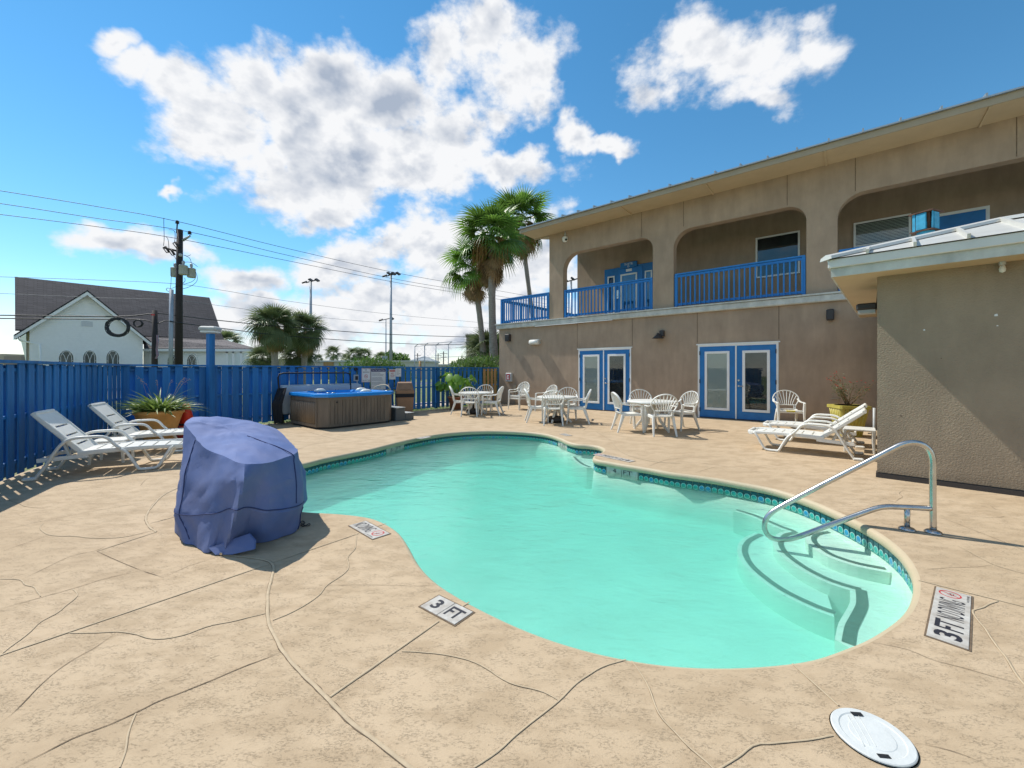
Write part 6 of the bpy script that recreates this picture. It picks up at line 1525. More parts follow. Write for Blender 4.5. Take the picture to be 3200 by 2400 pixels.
def quad_uv(name, P, matn, parent, thick=.12):
    """roof plane P (3 or 4 points, eave first) with uv in metres and real thickness"""
    P = [Vector(p) for p in P]; x = (P[1]-P[0]).normalized(); nrm = x.cross(P[-1]-P[0]).normalized(); y = nrm.cross(x)
    if nrm.z < 0: nrm = -nrm
    k = len(P); vs = P + [p-nrm*thick for p in P]
    fs = [tuple(range(k)), tuple(range(2*k-1,k-1,-1))]+[(i,i+k,(i+1)%k+k,(i+1)%k) for i in range(k)]
    me = bpy.data.meshes.new(name); me.from_pydata([tuple(v) for v in vs],[],fs); me.materials.append(M_[matn]); uv = me.uv_layers.new(name='UVMap')
    for lp in me.loops:
        v = vs[lp.vertex_index]-P[0]; uv.data[lp.index].uv = (v.dot(x), v.dot(y))
    b2 = bmesh.new(); b2.from_mesh(me); bmesh.ops.recalc_face_normals(b2, faces=b2.faces); b2.to_mesh(me); b2.free()
    return obj(name, me, parent)
CG = Plane((-36.5,30), (.644,.765), (.765,-.644)); CW = 7.45
ch = thing('church', 'white clapboard church with a dark shingle roof and pointed arch windows beyond the left fence', 'church', (-36,34,0)); CF = CG.frame()
ez = 4.05; az = 7.82
m = MB(); m.plate([(.75,GZ),(CW-.35,GZ),(CW-.35,ez+.15),(CW/2,az-.32),(.75,ez+.35)], [], 0, .25, CF); m.box(.75,1.0,.25,6,GZ,ez+.2,m=CF); m.box(CW-.6,CW-.35,.25,6,GZ,ez+.2,m=CF); m.build('gable_wall', M_['chwhite'], ch)
z = .2; k = MB()
while z < az-.6:                                        # clapboard shadow lines
    half = (CW/2-.2) if z < ez else (CW/2-.2)*(az-.45-z)/(az-.45-ez)
    x0, x1 = max(.76, CW/2-half), min(CW-.36, CW/2+half)
    if x1 > x0: k.add([CF@Vector(p) for p in ((x0,-.001,z),(x1,-.001,z),(x1,-.035,z-.0),(x0,-.035,z-.0),(x0,-.001,z+.17),(x1,-.001,z+.17))],[(3,2,5,4),(0,1,2,3)])
    z += .17
k.build('clapboards', M_['chwhite'], ch, kind='stuff')
# rake boards and cross gable roof
for (xa,za,xb,zb) in ((-.0,ez-.05,CW/2,az),(CW+.15,ez-.15,CW/2,az)):
    m = MB(); a_, b_ = CF@Vector((xa,-.45,za)), CF@Vector((xb,-.45,zb)); m.bar(a_+Vector((0,0,-.22)), b_+Vector((0,0,-.22)), .05, .34, up=(CG.n.x,CG.n.y,0)) if False else None
    n0 = Vector((0,0,1)); vs = [CF@Vector((x,y,z)) for x,z in ((xa,za-.36),(xb,zb-.40),(xb,zb-.02),(xa,za-.02)) for y in (-.48,-.42)]
    m.add(vs, [(0,2,4,6),(7,5,3,1),(0,1,3,2),(2,3,5,4),(4,5,7,6),(6,7,1,0)]); m.build('rake_board', M_['chwhite'], ch)
    m = MB(); vs = [CF@Vector((x,y,z)) for x,z in ((xa,za-.34),(xb,zb-.38)) for y in (-.44,.02)]; m.add(vs, [(0,1,3,2),(2,3,1,0)]); m.build('rake_soffit', M_['chwhite'], ch)
    quad_uv('gable_roof', [CF@Vector((xa,-.5,za)), CF@Vector((xa,5.5,za)), CF@Vector((xb,5.5,zb)), CF@Vector((xb,-.5,zb))], 'shingle', ch, .08)
m = MB(); s_, z_ = CG.hit(272,1013); m.box(s_-.38,s_+.38,-.05,0,z_-.22,z_+.26,m=CF)
vo = m.build('gable_vent', M_['chwhite'], ch); m = MB()
for k in range(5): m.box(s_-.32,s_+.32,-.06,-.052,z_-.17+k*.085,z_-.13+k*.085,m=CF)
m.build('louvre', M_['galv'], vo, kind='stuff')
def lancet(pl, fr, u0, u1, vt, vb, parent):
    s0, s1 = pl.hit(u0,1130)[0], pl.hit(u1,1130)[0]; zt = pl.hit((u0+u1)/2,vt)[1]; zb = .9; zs = zt-(s1-s0)*.72
    def arc(i_, n=8):
        w_ = (s1-s0)-2*i_; c = []; a0, a1 = s0+i_, s1-i_; h = zt-i_*1.2-zs
        c.append((a0,zb+i_)); c.append((a1,zb+i_))
        for k in range(n+1): a = k/n; c.append((a1-(w_/2)*(a**1.7), zs+h*math.sin(a*math.pi/2)))
        for k in range(n-1,-1,-1): a = k/n; c.append((a0+(w_/2)*(a**1.7), zs+h*math.sin(a*math.pi/2)))
        return c
    m = MB(); m.plate(arc(0), [arc(.10)], -.10, .0, fr); wo = m.build('window', M_['chwhite'], parent)
    m = MB(); m.plate(arc(.09), [], -.052, -.044, fr); m.build('glass_pane', M_['churchglass'], wo)
    m = MB(); w_ = s1-s0; c = (s0+s1)/2
    for off in (-.30,.30):
        m.box(c+off*w_-.012,c+off*w_+.012,-.085,-.053,zb,zs+.12,m=fr)
    for z_ in (1.3,1.75,2.2): m.box(s0+.09,c-.3*w_,-.085,-.053,z_,z_+.025,m=fr); m.box(c+.3*w_,s1-.09,-.085,-.053,z_,z_+.025,m=fr)
    pts = [(c-.30*w_,zs+.1),(c-.24*w_,zs+.3),(c-.12*w_,zs+.5),(c+.05*w_,zt-.22)]
    for sg in (1,-1): m.tube([fr@Vector((c+(p[0]-c)*sg,-.07,p[1])) for p in pts], .022, 4)
    pts = [(c,1.2),(c-.02*w_,zs-.2),(c-.1*w_,zs+.15),(c-.24*w_,zs+.42),(c-.34*w_,zs+.5)]
    for sg in (1,-1): m.tube([fr@Vector((c+(p[0]-c)*sg,-.07,p[1])) for p in pts], .018, 4)
    m.build('glazing_bars', M_['chwhite'], wo)
M_['churchglass'] = mat('dark_leaded_glass', (.05,.075,.075), .12, var=.5, vs=1.5)
for u0,u1 in ((178,235),(254,306),(327,377)): lancet(CG, CF, u0, u1, 1091, 1140, ch)
# main roof
zr_ = 9.68; R0, R1 = Vector((-43.7,36,zr_)), Vector((-34.2,46.3,zr_)); E0_, E1_ = Vector((-38.7,31.9,4.62)), Vector((-29.7,42.2,4.62))
quad_uv('main_roof', [E0_,E1_,R1,R0], 'shingle', ch, .12)
bk = Vector((-.735,.678,0))*6.2; quad_uv('back_roof', [R0,R1,R1+bk+Vector((0,0,-5.06)),R0+bk+Vector((0,0,-5.06))], 'shingle', ch, .12)
m = MB(); m.add([E0_+Vector((.5,.3,-.2)),R0+Vector((.5,.4,-.2)),R0+bk+Vector((0,0,-5.1)),Vector((-38.4,32.4,GZ)),Vector((-47.5,40.5,GZ))],[(0,1,2,4,3)]); m.add([E1_+Vector((-.3,-.4,-.2)),R1+Vector((0,-.4,-.2)),R1+bk+Vector((0,0,-5.1)),Vector((-30,41.8,GZ)),Vector((-38,50.2,GZ))],[(3,4,2,1,0)]); m.build('end_wall', M_['chwhite'], ch)
# lower wing with porch
LW = Plane((-33.0,35.2),(.90,.44),(.44,-.90)); LFm = LW.frame()
P0_, P1_ = A(449,1087,36.4), A(805,1090.5,37.0); zE = (P0_.z+P1_.z)/2; P0_.z = P1_.z = zE
T0 = A(449,1052,37.5); T1 = A(700,1061,39.2)
quad_uv('porch_roof', [P0_, P1_, T1, T0], 'shingle2', ch, .10)
m = MB(); m.bar(P0_+Vector((0,-.04,-.16)), P1_+Vector((0,-.04,-.16)), .06, .22); m.build('fascia', M_['chwhite'], ch)
W0, W1 = A(448,1100,37.0), A(706,1100,37.2); wp_ = Plane((W0.x,W0.y),(W1.x-W0.x,W1.y-W0.y)); 
if wp_.n.y > 0: wp_.n = -wp_.n
wf = wp_.frame(); m = MB(); m.box(0,(W1-W0).length,0,.2,GZ,zE-.1,m=wf); m.box((W1-W0).length-.2,(W1-W0).length,.2,5,GZ,zE-.1,m=wf); m.build('wing_wall', M_['chwhite'], ch)
for u0,u1 in ((540,551),(583,620)): lancet(wp_, wf, u0 if u0>560 else 522, u1 if u0>560 else 558, 1104, 1140, ch)
for u_ in (711,731,756,782):
    p = A(u_,1100,37.1); m = MB(); m.box(p.x-.1,p.x+.1,p.y-.1,p.y+.1,GZ,zE-.2); m.build('porch_post', M_['chwhite'], ch)
m = MB(); m.bar(A(706,1100,37.1)*1+Vector((0,0,0)), A(800,1100,37.1), .2, .18); m.build('porch_beam', M_['chwhite'], ch)
p = A(47,1050,30.3); m = MB(); m.tube([p+Vector((0,0,.1)),p+Vector((.4,0,-.35)),p+Vector((1.6,.2,-.6)),p+Vector((1.7,.2,-5))],.06,8); m.build('downpipe', M_['chwhite'], ch)
# buildings behind
def block(name, label, u0, u1, vt, Y, matn, depth=8, roofm=None, over=.0, cat='building', zb=GZ, group=None):
    a_, b_ = A(u0,vt,Y), A(u1,vt,Y); t = thing(name, label, cat, ((a_.x+b_.x)/2,Y+depth/2,0), group)
    m = MB(); m.box(a_.x,b_.x,Y,Y+depth,zb,a_.z,bev=0); m.build('wall', M_[matn], t)
    if roofm: m = MB(); m.box(a_.x-over,b_.x+over,Y-over,Y+depth+over,a_.z,a_.z+.25); m.build('roof', M_[roofm], t)
    return t, a_, b_
t, a_, b_ = block('low_building', 'long pale flat roofed building behind the sabal palms', 880, 1330, 1131, 70, 'farwhite', 12, 'farwhite', .3, group='far buildings behind the fence')
m = MB(); m.box(A(1012,1140,69.9).x,A(1042,1140,69.9).x,69.75,69.98,GZ,A(0,1146,69.8).z+.9); m.build('door', M_['pine'], t)
block('low_building', 'pinkish low wall of a building behind the church porch', 700, 905, 1121, 62, 'fartan', 6, None, group='far buildings behind the fence')
t, a_, b_ = block('metal_shed', 'brown ribbed metal shed behind the tall palms near the motel', 1457, 1640, 1050, 55, 'farbrown', 14, None, group='far buildings behind the fence')
m = MB(); m.box(a_.x-.05,b_.x,54.9,69,A(0,1074,54.9).z,A(0,1074,54.9).z+.25); m.build('wall_seam', M_['fartan'], t)
m = MB(); m.box(a_.x-.1,b_.x,54.8,69.2,a_.z,a_.z+.2); m.build('roof', M_['farbrown'], t)
block('low_building', 'white roofed school building far right behind the backstop', 1300, 1545, 1142, 85, 'farwhite', 10, 'roofmetal', .4, group='far buildings behind the fence')
t, a_, b_ = block('far_house', 'grey two storey house far away behind the ball field backstop', 1285, 1345, 1128, 160, 'farwhite', 14, None, group='far buildings behind the fence')
m = MB(); c_ = (a_+b_)/2; m.add([(a_.x-1,159,a_.z),(b_.x+1,159,b_.z),(b_.x+1,176,b_.z),(a_.x-1,176,a_.z),(c_.x,167,a_.z+2.2)],[(0,1,4),(1,2,4),(2,3,4),(3,0,4)]); m.build('roof', M_['roofgrey'], t)
t, a_, b_ = block('brick_shop', 'brown low building at the far left behind the church', 12, 66, 1113, 60, 'farbrown', 8, None, group='far buildings behind the fence')
block('low_building', 'pale low building at the extreme left edge beyond the fence', -60, 16, 1106, 66, 'fartan', 8, None, group='far buildings behind the fence')
block('low_building', 'white far building just right of the light mast foot', 1205, 1300, 1136, 110, 'farwhite', 10, 'roofgrey', .2, group='far buildings behind the fence')

# ------------------------------------------------------------------ utility poles, wires
UY = 20.0
ptop = A(562,718,UY); t = thing('utility_pole', 'tall black utility pole with transformers beyond the left fence', 'utility pole', (ptop.x,UY,0))
base = A(558,1158,UY); m = MB(); m.tube([(base.x,UY,GZ),(ptop.x-.04,UY,4.5),(ptop.x,UY,ptop.z)],[.17,.15,.125],14); m.build('pole', M_['pole'], t)
def ins(mb, c, s_=1.0): mb.lathe([(.03*s_,-.08*s_),(.09*s_,-.07*s_),(.05*s_,-.04*s_),(.09*s_,-.02*s_),(.05*s_,.02*s_),(.08*s_,.04*s_),(.04*s_,.08*s_)],10,c)
c = A(554,694,UY); m = MB(); ins(m,c); m.tube([c-Vector((0,0,.08)),A(552,728,UY-.1)],.03,6); m.build('insulator', M_['pole'], t)
c = A(592.5,727,UY-.25); m = MB(); ins(m,c); m.build('insulator', M_['pole'], t); m = MB(); m.tube([A(572,751,UY),A(594,737,UY-.25)],[.06,.045],6); m.build('bracket_arm', M_['galv'], t)
for u_,v_ in ((515,782),(532,790),(546,768)):
    m = MB(); a_ = A(u_-6,v_-8,UY-.2); b_ = A(u_+6,v_+8,UY-.2); m.tube([a_,b_],.022,5); m.tube([a_+Vector((.12,0,.05)),b_+Vector((.12,0,.03))],.05,6); m.tube([a_,a_+Vector((.12,0,.05))],.02,5); m.tube([b_,b_+Vector((.12,0,.03))],.02,5); m.build('fused_cutout', M_['pole'], t)
m = MB(); m.tube([A(512,774,UY),A(552,784,UY)],.05,6); m.build('bracket_arm', M_['pole'], t)
for u_,v_,yy in ((546.5,850,.25),(573,843,-.42),(598,852,-.1)):
    c = A(u_,v_,UY+yy); m = MB(); m.lathe([(.001,-.26),(.16,-.24),(.175,-.20),(.175,.17),(.185,.175),(.16,.21),(.001,.23)],18,c); tf_ = m.build('transformer', M_['greyplastic'], t)
    m = MB(); m.lathe([(.04,.20),(.055,.30),(.07,.33),(.05,.36),(.07,.38),(.03,.44)],10,c); m.build('bushing', M_['galv'], tf_)
m = MB()
for P in (((572,820,-.2),(590,819,-.4),(605,824,-.5),(617,833,-.5)),((612,850,-.4),(617,870,-.4),(610,885,-.3),(590,897,-.2),(562,905,0)),((610,848,-.4),(612,866,-.4),(600,880,-.3),(575,888,-.2)),((577,868,-.4),(578,878,-.3),(570,888,-.2)),((596,796,-.1),(586,800,-.1),(574,797,0)),((598,822,-.1),(592,806,-.1),(574,797,0)),((537,848,-.2),(535,870,-.2),(534,888,-.2),(532,902,-.2)),((512,681,-.3),(512,700,-.3),(513,745,-.2),(511,768,-.2)),((527,717,-.3),(545,722,-.2),(547,745,-.2),(544,760,-.2)),((510,737,-.3),(524,745,-.2),(528,775,-.2)),((540,797,-.2),(548,806,-.1),(553,820,0)),((530,902,-.2),(540,900,-.2),(556,893,-.15),(570,890,-.1))):
    m.tube(catmull([A(a,b_,UY+y) for a,b_,y in P],4),.011,4)
m.build('jumper_wire', M_['wire'], t)
m = MB(); c = A(564,797,UY-.17); m.lathe([(.001,-.08),(.07,-.06),(.07,.06),(.001,.08)],10,c); m.build('light_sensor', M_['greyplastic'], t)
g0 = A(536,905,19.6); t = thing('conduit_mast', 'grey metal conduit mast standing just left of the utility pole', 'mast', (g0.x,19.6,0)); m = MB(); m.tube([(g0.x-.06,19.6,GZ),(g0.x,19.6,g0.z)],.085,12); m.build('tube', M_['galv'], t)
m = MB(); m.tube(catmull([A(536,905,19.6),A(524,900,19.6),A(520,906,19.6),A(530,912,19.6),A(538,905,19.6)],4),.015,5); m.build('weather_head', M_['galv'], t)
g0 = A(484,970,19); t = thing('short_pole', 'short dark wooden pole with a drooping flag left of the utility pole', 'pole', (g0.x,19,0)); m = MB(); m.tube([(g0.x-.02,19,GZ),(g0.x,19,g0.z)],[.13,.105],12); m.build('pole', M_['pole'], t)
m = MB(); m.box(g0.x-.06,g0.x+.10,18.86,18.88,g0.z-.25,g0.z-.19); m.build('orange_tag', M_['red_ink'], t)
fl_ = thing('flag', 'faded striped flag hanging limp on the short dark pole', 'flag', A(490,1080,18.8)); m1 = MB(); m2 = MB()
for k in range(7):
    mb = m1 if k % 2 else m2; x0 = 486+k*.9; 
    mb.strip([A(x0+3,1047,18.75), A(x0+4,1070,18.72), A(x0+1,1090,18.76), A(x0+3+k*.3,1110,18.74), A(x0-1,1121,18.75)], [.015,.016,.014,.018,.012],[.02]*5,(0,1,0))
m1.build('red_stripes', mat('faded_red_cloth',(.35,.10,.09),.9), fl_); m2.build('blue_white_cloth', mat('faded_blue_cloth',(.25,.28,.38),.9), fl_)
def wire(label, pts, r, matn='wire', group='overhead wires'):
    P = catmull([A(*p) for p in pts], 10); t = thing('power_line', label, 'wire', P[0], group); m = MB(); m.tube(P, r, 5, caps=False); m.build('cable', M_[matn], t)
wire('topmost thin power line running over the top of the utility pole', [(-250,557,15.2),(0,596,16.6),(300,645,18.4),(554,692,20),(900,777,25),(1250,855,31),(1538,905,37),(1780,948,44)], .014)
wire('second power line resting on the right insulator of the utility pole', [(-250,607,15.2),(0,636,16.6),(300,682,18.4),(592,725,20),(900,798,25),(1250,875,31),(1538,922,37),(1780,962,44)], .014)
wire('third power line passing behind the utility pole below its arm', [(-250,640,15.4),(0,670,16.8),(300,708,18.5),(556,746,20.2),(900,815,25),(1250,885,31),(1538,932,37),(1780,970,44)], .014)
wire('thin neutral wire crossing behind the church roof ridge', [(-200,860,16),(0,865,17),(300,875,18.5),(548,887,20),(700,908,24),(900,941,28),(1220,982,34),(1538,1011,40),(1780,1030,46)], .011, 'wiregrey')
wire('faint lower wire left of the palms crossing the church roof', [(-200,912,16),(0,917,17),(300,930,18.5),(548,938,20),(700,957,24),(900,982,28),(1220,1010,34),(1538,1026,40),(1780,1040,46)], .010, 'wiregrey')
wire('upper thick black communication cable crossing the church gable', [(-250,984,16),(0,985,17),(366,989,18.4),(484,980,19),(549,985,20),(700,1003,23),(900,1022,27),(1222,1045,33),(1538,1055,39),(1800,1060,46)], .026)
wire('lower thick black communication cable with hanging coils', [(-250,994,16),(0,995,17),(334,998,18.4),(440,999,18.8),(490,1010,19),(521,1003,19.4),(570,1010,20),(700,1027,23),(900,1050,27),(1222,1072,33),(1420,1077,37),(1538,1067,39),(1800,1050,46)], .024)
def coil(label, u, v, rx, rv, turns, Y=18.3):
    c = A(u,v,Y); t = thing('cable_coil', label, 'cable coil', c, 'coils of spare cable'); m = MB(); s_ = Y/F; rd = random.Random(u)
    for k in range(turns):
        dx, dz, r_ = rd.uniform(-.12,.12)*rx, rd.uniform(-.10,.14)*rv, rd.uniform(.86,1.06)
        m.tube([c+Vector(((dx+math.cos(a)*rx*r_)*s_, rd.uniform(-.02,.02), (-dz*0-dz+math.sin(a)*rv*r_)*s_)) for a in [i*2*math.pi/30 for i in range(30)]], .014, 5, closed=True)
    m.build('loop', M_['wire'], t)
coil('large coil of black spare cable hanging before the church gable', 368, 1021, 36, 28, 16)
coil('small coil of black cable hanging on the church roof side', 431, 1010, 14, 11, 7, 18.7)

# ------------------------------------------------------------------ ball field light masts
def mast(label, u, vt, Y, r, nl, sc=1.0, vb=1158):
    p = A(u,vt,Y); t = thing('light_mast', label, 'light mast', (p.x,Y,0), 'ball field light masts'); m = MB(); m.tube([(p.x,Y,GZ),(p.x,Y,p.z)],[r*1.25,r*.7],10); m.build('pole', M_['galv'], t)
    m = MB(); m.bar((p.x-1.1*sc,Y,p.z-.15),(p.x+1.5*sc,Y,p.z+.25),.12,.12); m.build('cross_arm', M_['bronze'], t)
    for k in range(nl):
        x = p.x+(-1.2+2.9*k/max(1,nl-1))*sc; zz = p.z+(-.15 if k==0 else .15)
        m = MB(); mm = Matrix.Translation((x,Y-.3,zz))@Matrix.Rotation(R(-18 if k==0 else 35),4,'Y')@Matrix.Rotation(R(25),4,'X'); m.box(-.48*sc,.48*sc,-.4*sc,.4*sc,-.16*sc,.16*sc,m=mm,bev=.03); m.build('floodlight', M_['bronze'], t)
    return p
mast('tall steel light mast beside the sabal palms with three lamps', 971, 880, 58, .21, 3, .62)
mast('tall steel light mast in the middle of the sky with four lamps', 1221.5, 860, 55, .19, 4, .62)
mast('thin shorter light mast just left of the middle mast', 1206, 998, 75, .12, 2, .7)
p = mast('light mast seen through the leftmost gallery arch', 1785, 877, 46, .14, 3, .55)
m = MB(); p = A(1221.5,1120,54); t = thing('mast_cabinet', 'grey box fixed low on the middle light mast', 'cabinet', (p.x-.35,54,0)); m.box(p.x-1.0,p.x-.45,53.6,54.1,GZ,A(0,1113,54).z); m.build('case', M_['galv'], t)
# backstop
bs_ = thing('ball_field_backstop', 'tall chain link backstop frame of a ball field right of the masts', 'backstop', (-12,56,0)); BYs = [(1296,1083),(1327,1080),(1362,1079),(1401,1076)]
tops = []
for u_, v_ in BYs:
    p = A(u_,v_,52); m = MB(); m.tube([(p.x,52,GZ),(p.x,52,p.z)],.06,6); m.build('post', M_['galv'], bs_)
    q = A(u_+11,v_-8,49.5); m = MB(); m.tube([p,q],.045,5); m.build('overhang_arm', M_['galv'], bs_); tops.append((p,q))
for k in range(2):
    m = MB(); m.tube([tp[k] for tp in tops],.035,5); m.build('top_pipe', M_['galv'], bs_)
m = MB(); m.tube([tops[3][1],A(1460,1069,49.5)],.035,5); m.tube([A(1401,1087,52),A(1460,1086,52)],.03,5); m.tube([A(1296,1118,52),A(1460,1114,52)],.025,5); m.build('rail_pipe', M_['galv'], bs_)
m = MB(); x0, x1 = tops[0][0].x, tops[3][0].x; zt = tops[0][0].z-.15; st = .55
x = x0-6
while x < x1:
    for dx in (1,-1):
        xa, za, xb, zb = x, 0, x+dx*zt, zt
        if dx < 0: xa, xb = x+6, x+6-zt
        lo, hi = max(x0,min(xa,xb)), min(x1,max(xa,xb))
        if hi > lo:
            f = lambda X: (X-xa)/(xb-xa)*zt
            m.tube([(lo,52.02,f(lo)),(hi,52.02,f(hi))],.006,3,caps=False)
    x += st
m.build('chain_link', M_['galv'], bs_, kind='stuff')
for (u_,vt_,Y,lb_) in ((1305,1104,140,'far utility pole with a crossarm, leftmost of three seen through the backstop'),(1369,1104,140,'far utility pole with a crossarm, middle of three seen through the backstop'),(1386,1098,130,'far utility pole with a crossarm, rightmost of three seen through the backstop')):
    p = A(u_,vt_,Y); t = thing('far_utility_pole', lb_, 'utility pole', (p.x,Y,0), 'far utility poles behind the backstop'); m = MB(); m.tube([(p.x,Y,GZ),(p.x,Y,p.z)],.16,6); m.build('pole', M_['pole'], t)
    m = MB(); m.bar((p.x-1.2,Y,p.z-.7),(p.x+1.2,Y,p.z-.7),.14,.14); m.bar((p.x-1,Y,p.z-1.9),(p.x+1,Y,p.z-1.9),.12,.12); m.build('crossarm', M_['pole'], t)
p = A(1313,1128,60); t = thing('wooden_post', 'single bare wooden post standing before the far school roof', 'post', (p.x,60,0)); m = MB(); m.tube([(p.x,60,GZ),(p.x,60,p.z)],.18,8); m.build('post', M_['pine'], t)

# ------------------------------------------------------------------ palms
def fan_mesh(name, matn, nb=26, L_=.95, pet=.85, spread=230, droop=.32, seed=1, w=.030, petr=.016):
    rd = random.Random(seed); m = MB()
    m.strip([(0,0,0),(pet*.5,0,.02),(pet,0,0)], [petr*2.2,petr*1.6,petr*1.2], [petr]*3, (0,0,1))
    for k in range(nb):
        a = R(-spread/2+spread*k/(nb-1)); l = L_*(1-.28*abs(a)/R(spread/2))*rd.uniform(.92,1.05); vs = []
        for i in range(5):
            q = i/4; r = l*q; ww = w*(.35+1.2*q if q < .5 else .95*(1-q)*2+.06)*(1.35 if q<=.5 else 1)
            z = -droop*l*max(0,q-.35)**1.6*2.0 + .10*l*abs(math.sin(a))*0 + .03*(k%2)
            x, y = pet+math.cos(a)*r, math.sin(a)*r; nx, ny = -math.sin(a), math.cos(a)
            vs += [(x-nx*ww,y-ny*ww,z),(x,y,z+.028*(1-q)),(x+nx*ww,y+ny*ww,z)]
        m.add(vs, [(3*i+j,3*i+3+j,3*i+4+j,3*i+1+j) for i in range(4) for j in range(2)], False)
    return m.mesh(name, M_[matn])
fronds = [fan_mesh('frond','palm',seed=s_,droop=d_) for s_, d_ in ((1,.25),(2,.40),(3,.55))]
frondsS = [fan_mesh('frond','palmgrey',seed=s_,droop=d_,spread=250,pet=.75,L_=.95,w=.026) for s_, d_ in ((4,.30),(5,.50),(6,.65))]
deads = [fan_mesh('dead_frond','dead',nb=16,L_=.95,pet=.75,spread=110,droop=.15,seed=s_,w=.034,petr=.02) for s_ in (7,8)]
fruit = MB(); rdf = random.Random(3)
for k in range(26):
    a = rdf.uniform(-.35,.35); b_ = rdf.uniform(-.35,.35); l = rdf.uniform(.6,1.2); fruit.tube([(.15,0,0),(.4+.2*a,.2*b_,-.05),(.6+.5*a,.5*b_,-.35*l),(.65+.6*a,.6*b_,-l)],[.012,.012,.016,.004],4)
fruit = fruit.mesh('fruit_stalk', mat('ochre_fruit_stalk',(.32,.19,.06),.8,var=.3,vs=9,obj_rand=.2))
def palm(name, label, base, top, r0, r1, s_, nf, seed, fr_=None, nd=12, skirt=1.0, ruit=4, group=None, lo=-35, hi=80, boots=False):
    base, top = Vector(base), Vector(top); t = thing(name, label, 'palm tree', base, group); rd = random.Random(seed)
    mid = base.lerp(top,.5)+Vector((rd.uniform(-.12,.12),0,0)); P = catmull([base,mid,top],12); m = MB(); n_ = len(P)
    m.tube(P, [(r0+(r1-r0)*min(1,i/(n_*.5)))*(1+.035*math.sin(i*2.4)) for i in range(n_)], 14); m.build('trunk', M_['trunk'], t)
    for k in range(nf):
        el = lo+(hi-lo)*((k+.5)/nf)**.9; az = k*2.39996+rd.uniform(-.3,.3); o_ = put('frond', (fr_ or fronds)[0 if el>35 else (1 if el>0 else 2)], t, top+Vector((0,0,.12*s_)), (0,0,0))
        o_.rotation_euler = (rd.uniform(-.5,.5), -R(el), az); f = rd.uniform(.85,1.12)*s_*(1-.15*(el>60)); o_.scale = (f,f,f)
    for k in range(nd):
        el = rd.uniform(-86,-58); az = rd.uniform(0,6.28); o_ = put('dead_frond', deads[k%2], t, top+Vector((0,0,-.05-rd.uniform(0,.55)*s_)), (0,0,0)); o_.rotation_euler = (rd.uniform(-.6,.6), -R(el), az); f = rd.uniform(.6,.95)*s_*skirt; o_.scale = (f,f,f)
    for k in range(ruit):
        o_ = put('fruit_stalk', fruit, t, top+Vector((0,0,.1)), (0,0,rd.uniform(0,6.28))); f = s_*rd.uniform(.8,1.1); o_.scale = (f,f,f)
    return t
WG = 'tall fan palms left of the motel'
c = A(1537,752,21.5); palm('fan_palm', 'middle and bulkiest of the three tall fan palms with a thick brown skirt', (A(1551,1158,21.5).x,21.5,GZ), c, .27,.19, 1.32, 34, 1, nd=40, ruit=10, group=WG, lo=-45)
c = A(1480,838,23); palm('fan_palm', 'left and shortest of the three tall fan palms', (A(1517,1158,23).x,23,GZ), c, .24,.16, 1.18, 27, 2, nd=24, ruit=4, group=WG, lo=-50)
c = A(1628,700,26.5); palm('fan_palm', 'right and tallest fan palm with a thin leaning trunk touching the eave', (A(1700,1158,26.5).x,26.5,GZ), c, .22,.14, 1.42, 30, 3, nd=22, ruit=4, group=WG, lo=-48)
SG = 'sabal palms between the church and the light mast'
c = A(856,1025,27); palm('sabal_palm', 'full sabal palm just right of the church porch', (A(868,1158,27).x,27,GZ), c, .26,.20, 1.12, 60, 4, frondsS, nd=14, skirt=.9, ruit=3, group=SG, lo=-72)
c = A(955,1040,30); palm('sabal_palm', 'darker sabal palm in front of the tall light mast', (A(945,1158,30).x,30,GZ), c, .24,.20, 1.12, 54, 5, frondsS, nd=12, skirt=.9, ruit=2, group=SG, lo=-75)
c = A(930,1115,31); palm('sabal_palm', 'low bushy sabal palm below the two others', (c.x,31,GZ), c, .22,.20, 1.05, 40, 6, frondsS, nd=5, ruit=0, group=SG, lo=-60)
c = A(820,1125,29); palm('sabal_palm', 'low sabal palm partly behind the church porch', (c.x,29,GZ), c, .22,.20, .85, 34, 12, frondsS, nd=4, ruit=0, group=SG, lo=-60)
c = A(1455+70,1110,24); palm('sabal_palm', 'low green fan palm in front of the brown metal shed', (c.x,24,GZ), c, .20,.18, 1.15, 34, 7, frondsS, nd=2, ruit=0, lo=-25)
c = A(709,1073,52); palm('sabal_palm', 'palm crown showing behind the church porch roof', (c.x,52,GZ), c, .25,.22, 1.3, 24, 8, frondsS, nd=3, ruit=0, lo=-40)
FG = 'small far palms on the horizon'
for k, (u_,v_,Y,s_,lb) in enumerate(((1042,1108,120,2.6,'tall small palm on the horizon between the sabal palms and the oleander'),(1105,1113,110,2.5,'far palm behind the left part of the oleander hedge'),(1138,1112,110,2.4,'far palm right beside its neighbour behind the oleander'),(1190,1122,115,2.3,'far low palm left of the middle light mast'),(1080,1124,150,2.4,'far low palm with a grey crown on the horizon'),(995,1124,150,2.2,'tiny pair palm on the horizon left of the white building'))):
    c = A(u_,v_,Y); palm('far_palm', lb, (c.x,Y,GZ), c, .25,.22, s_*.75, 20, 30+k, frondsS, nd=5, ruit=0, group=FG, lo=-55)

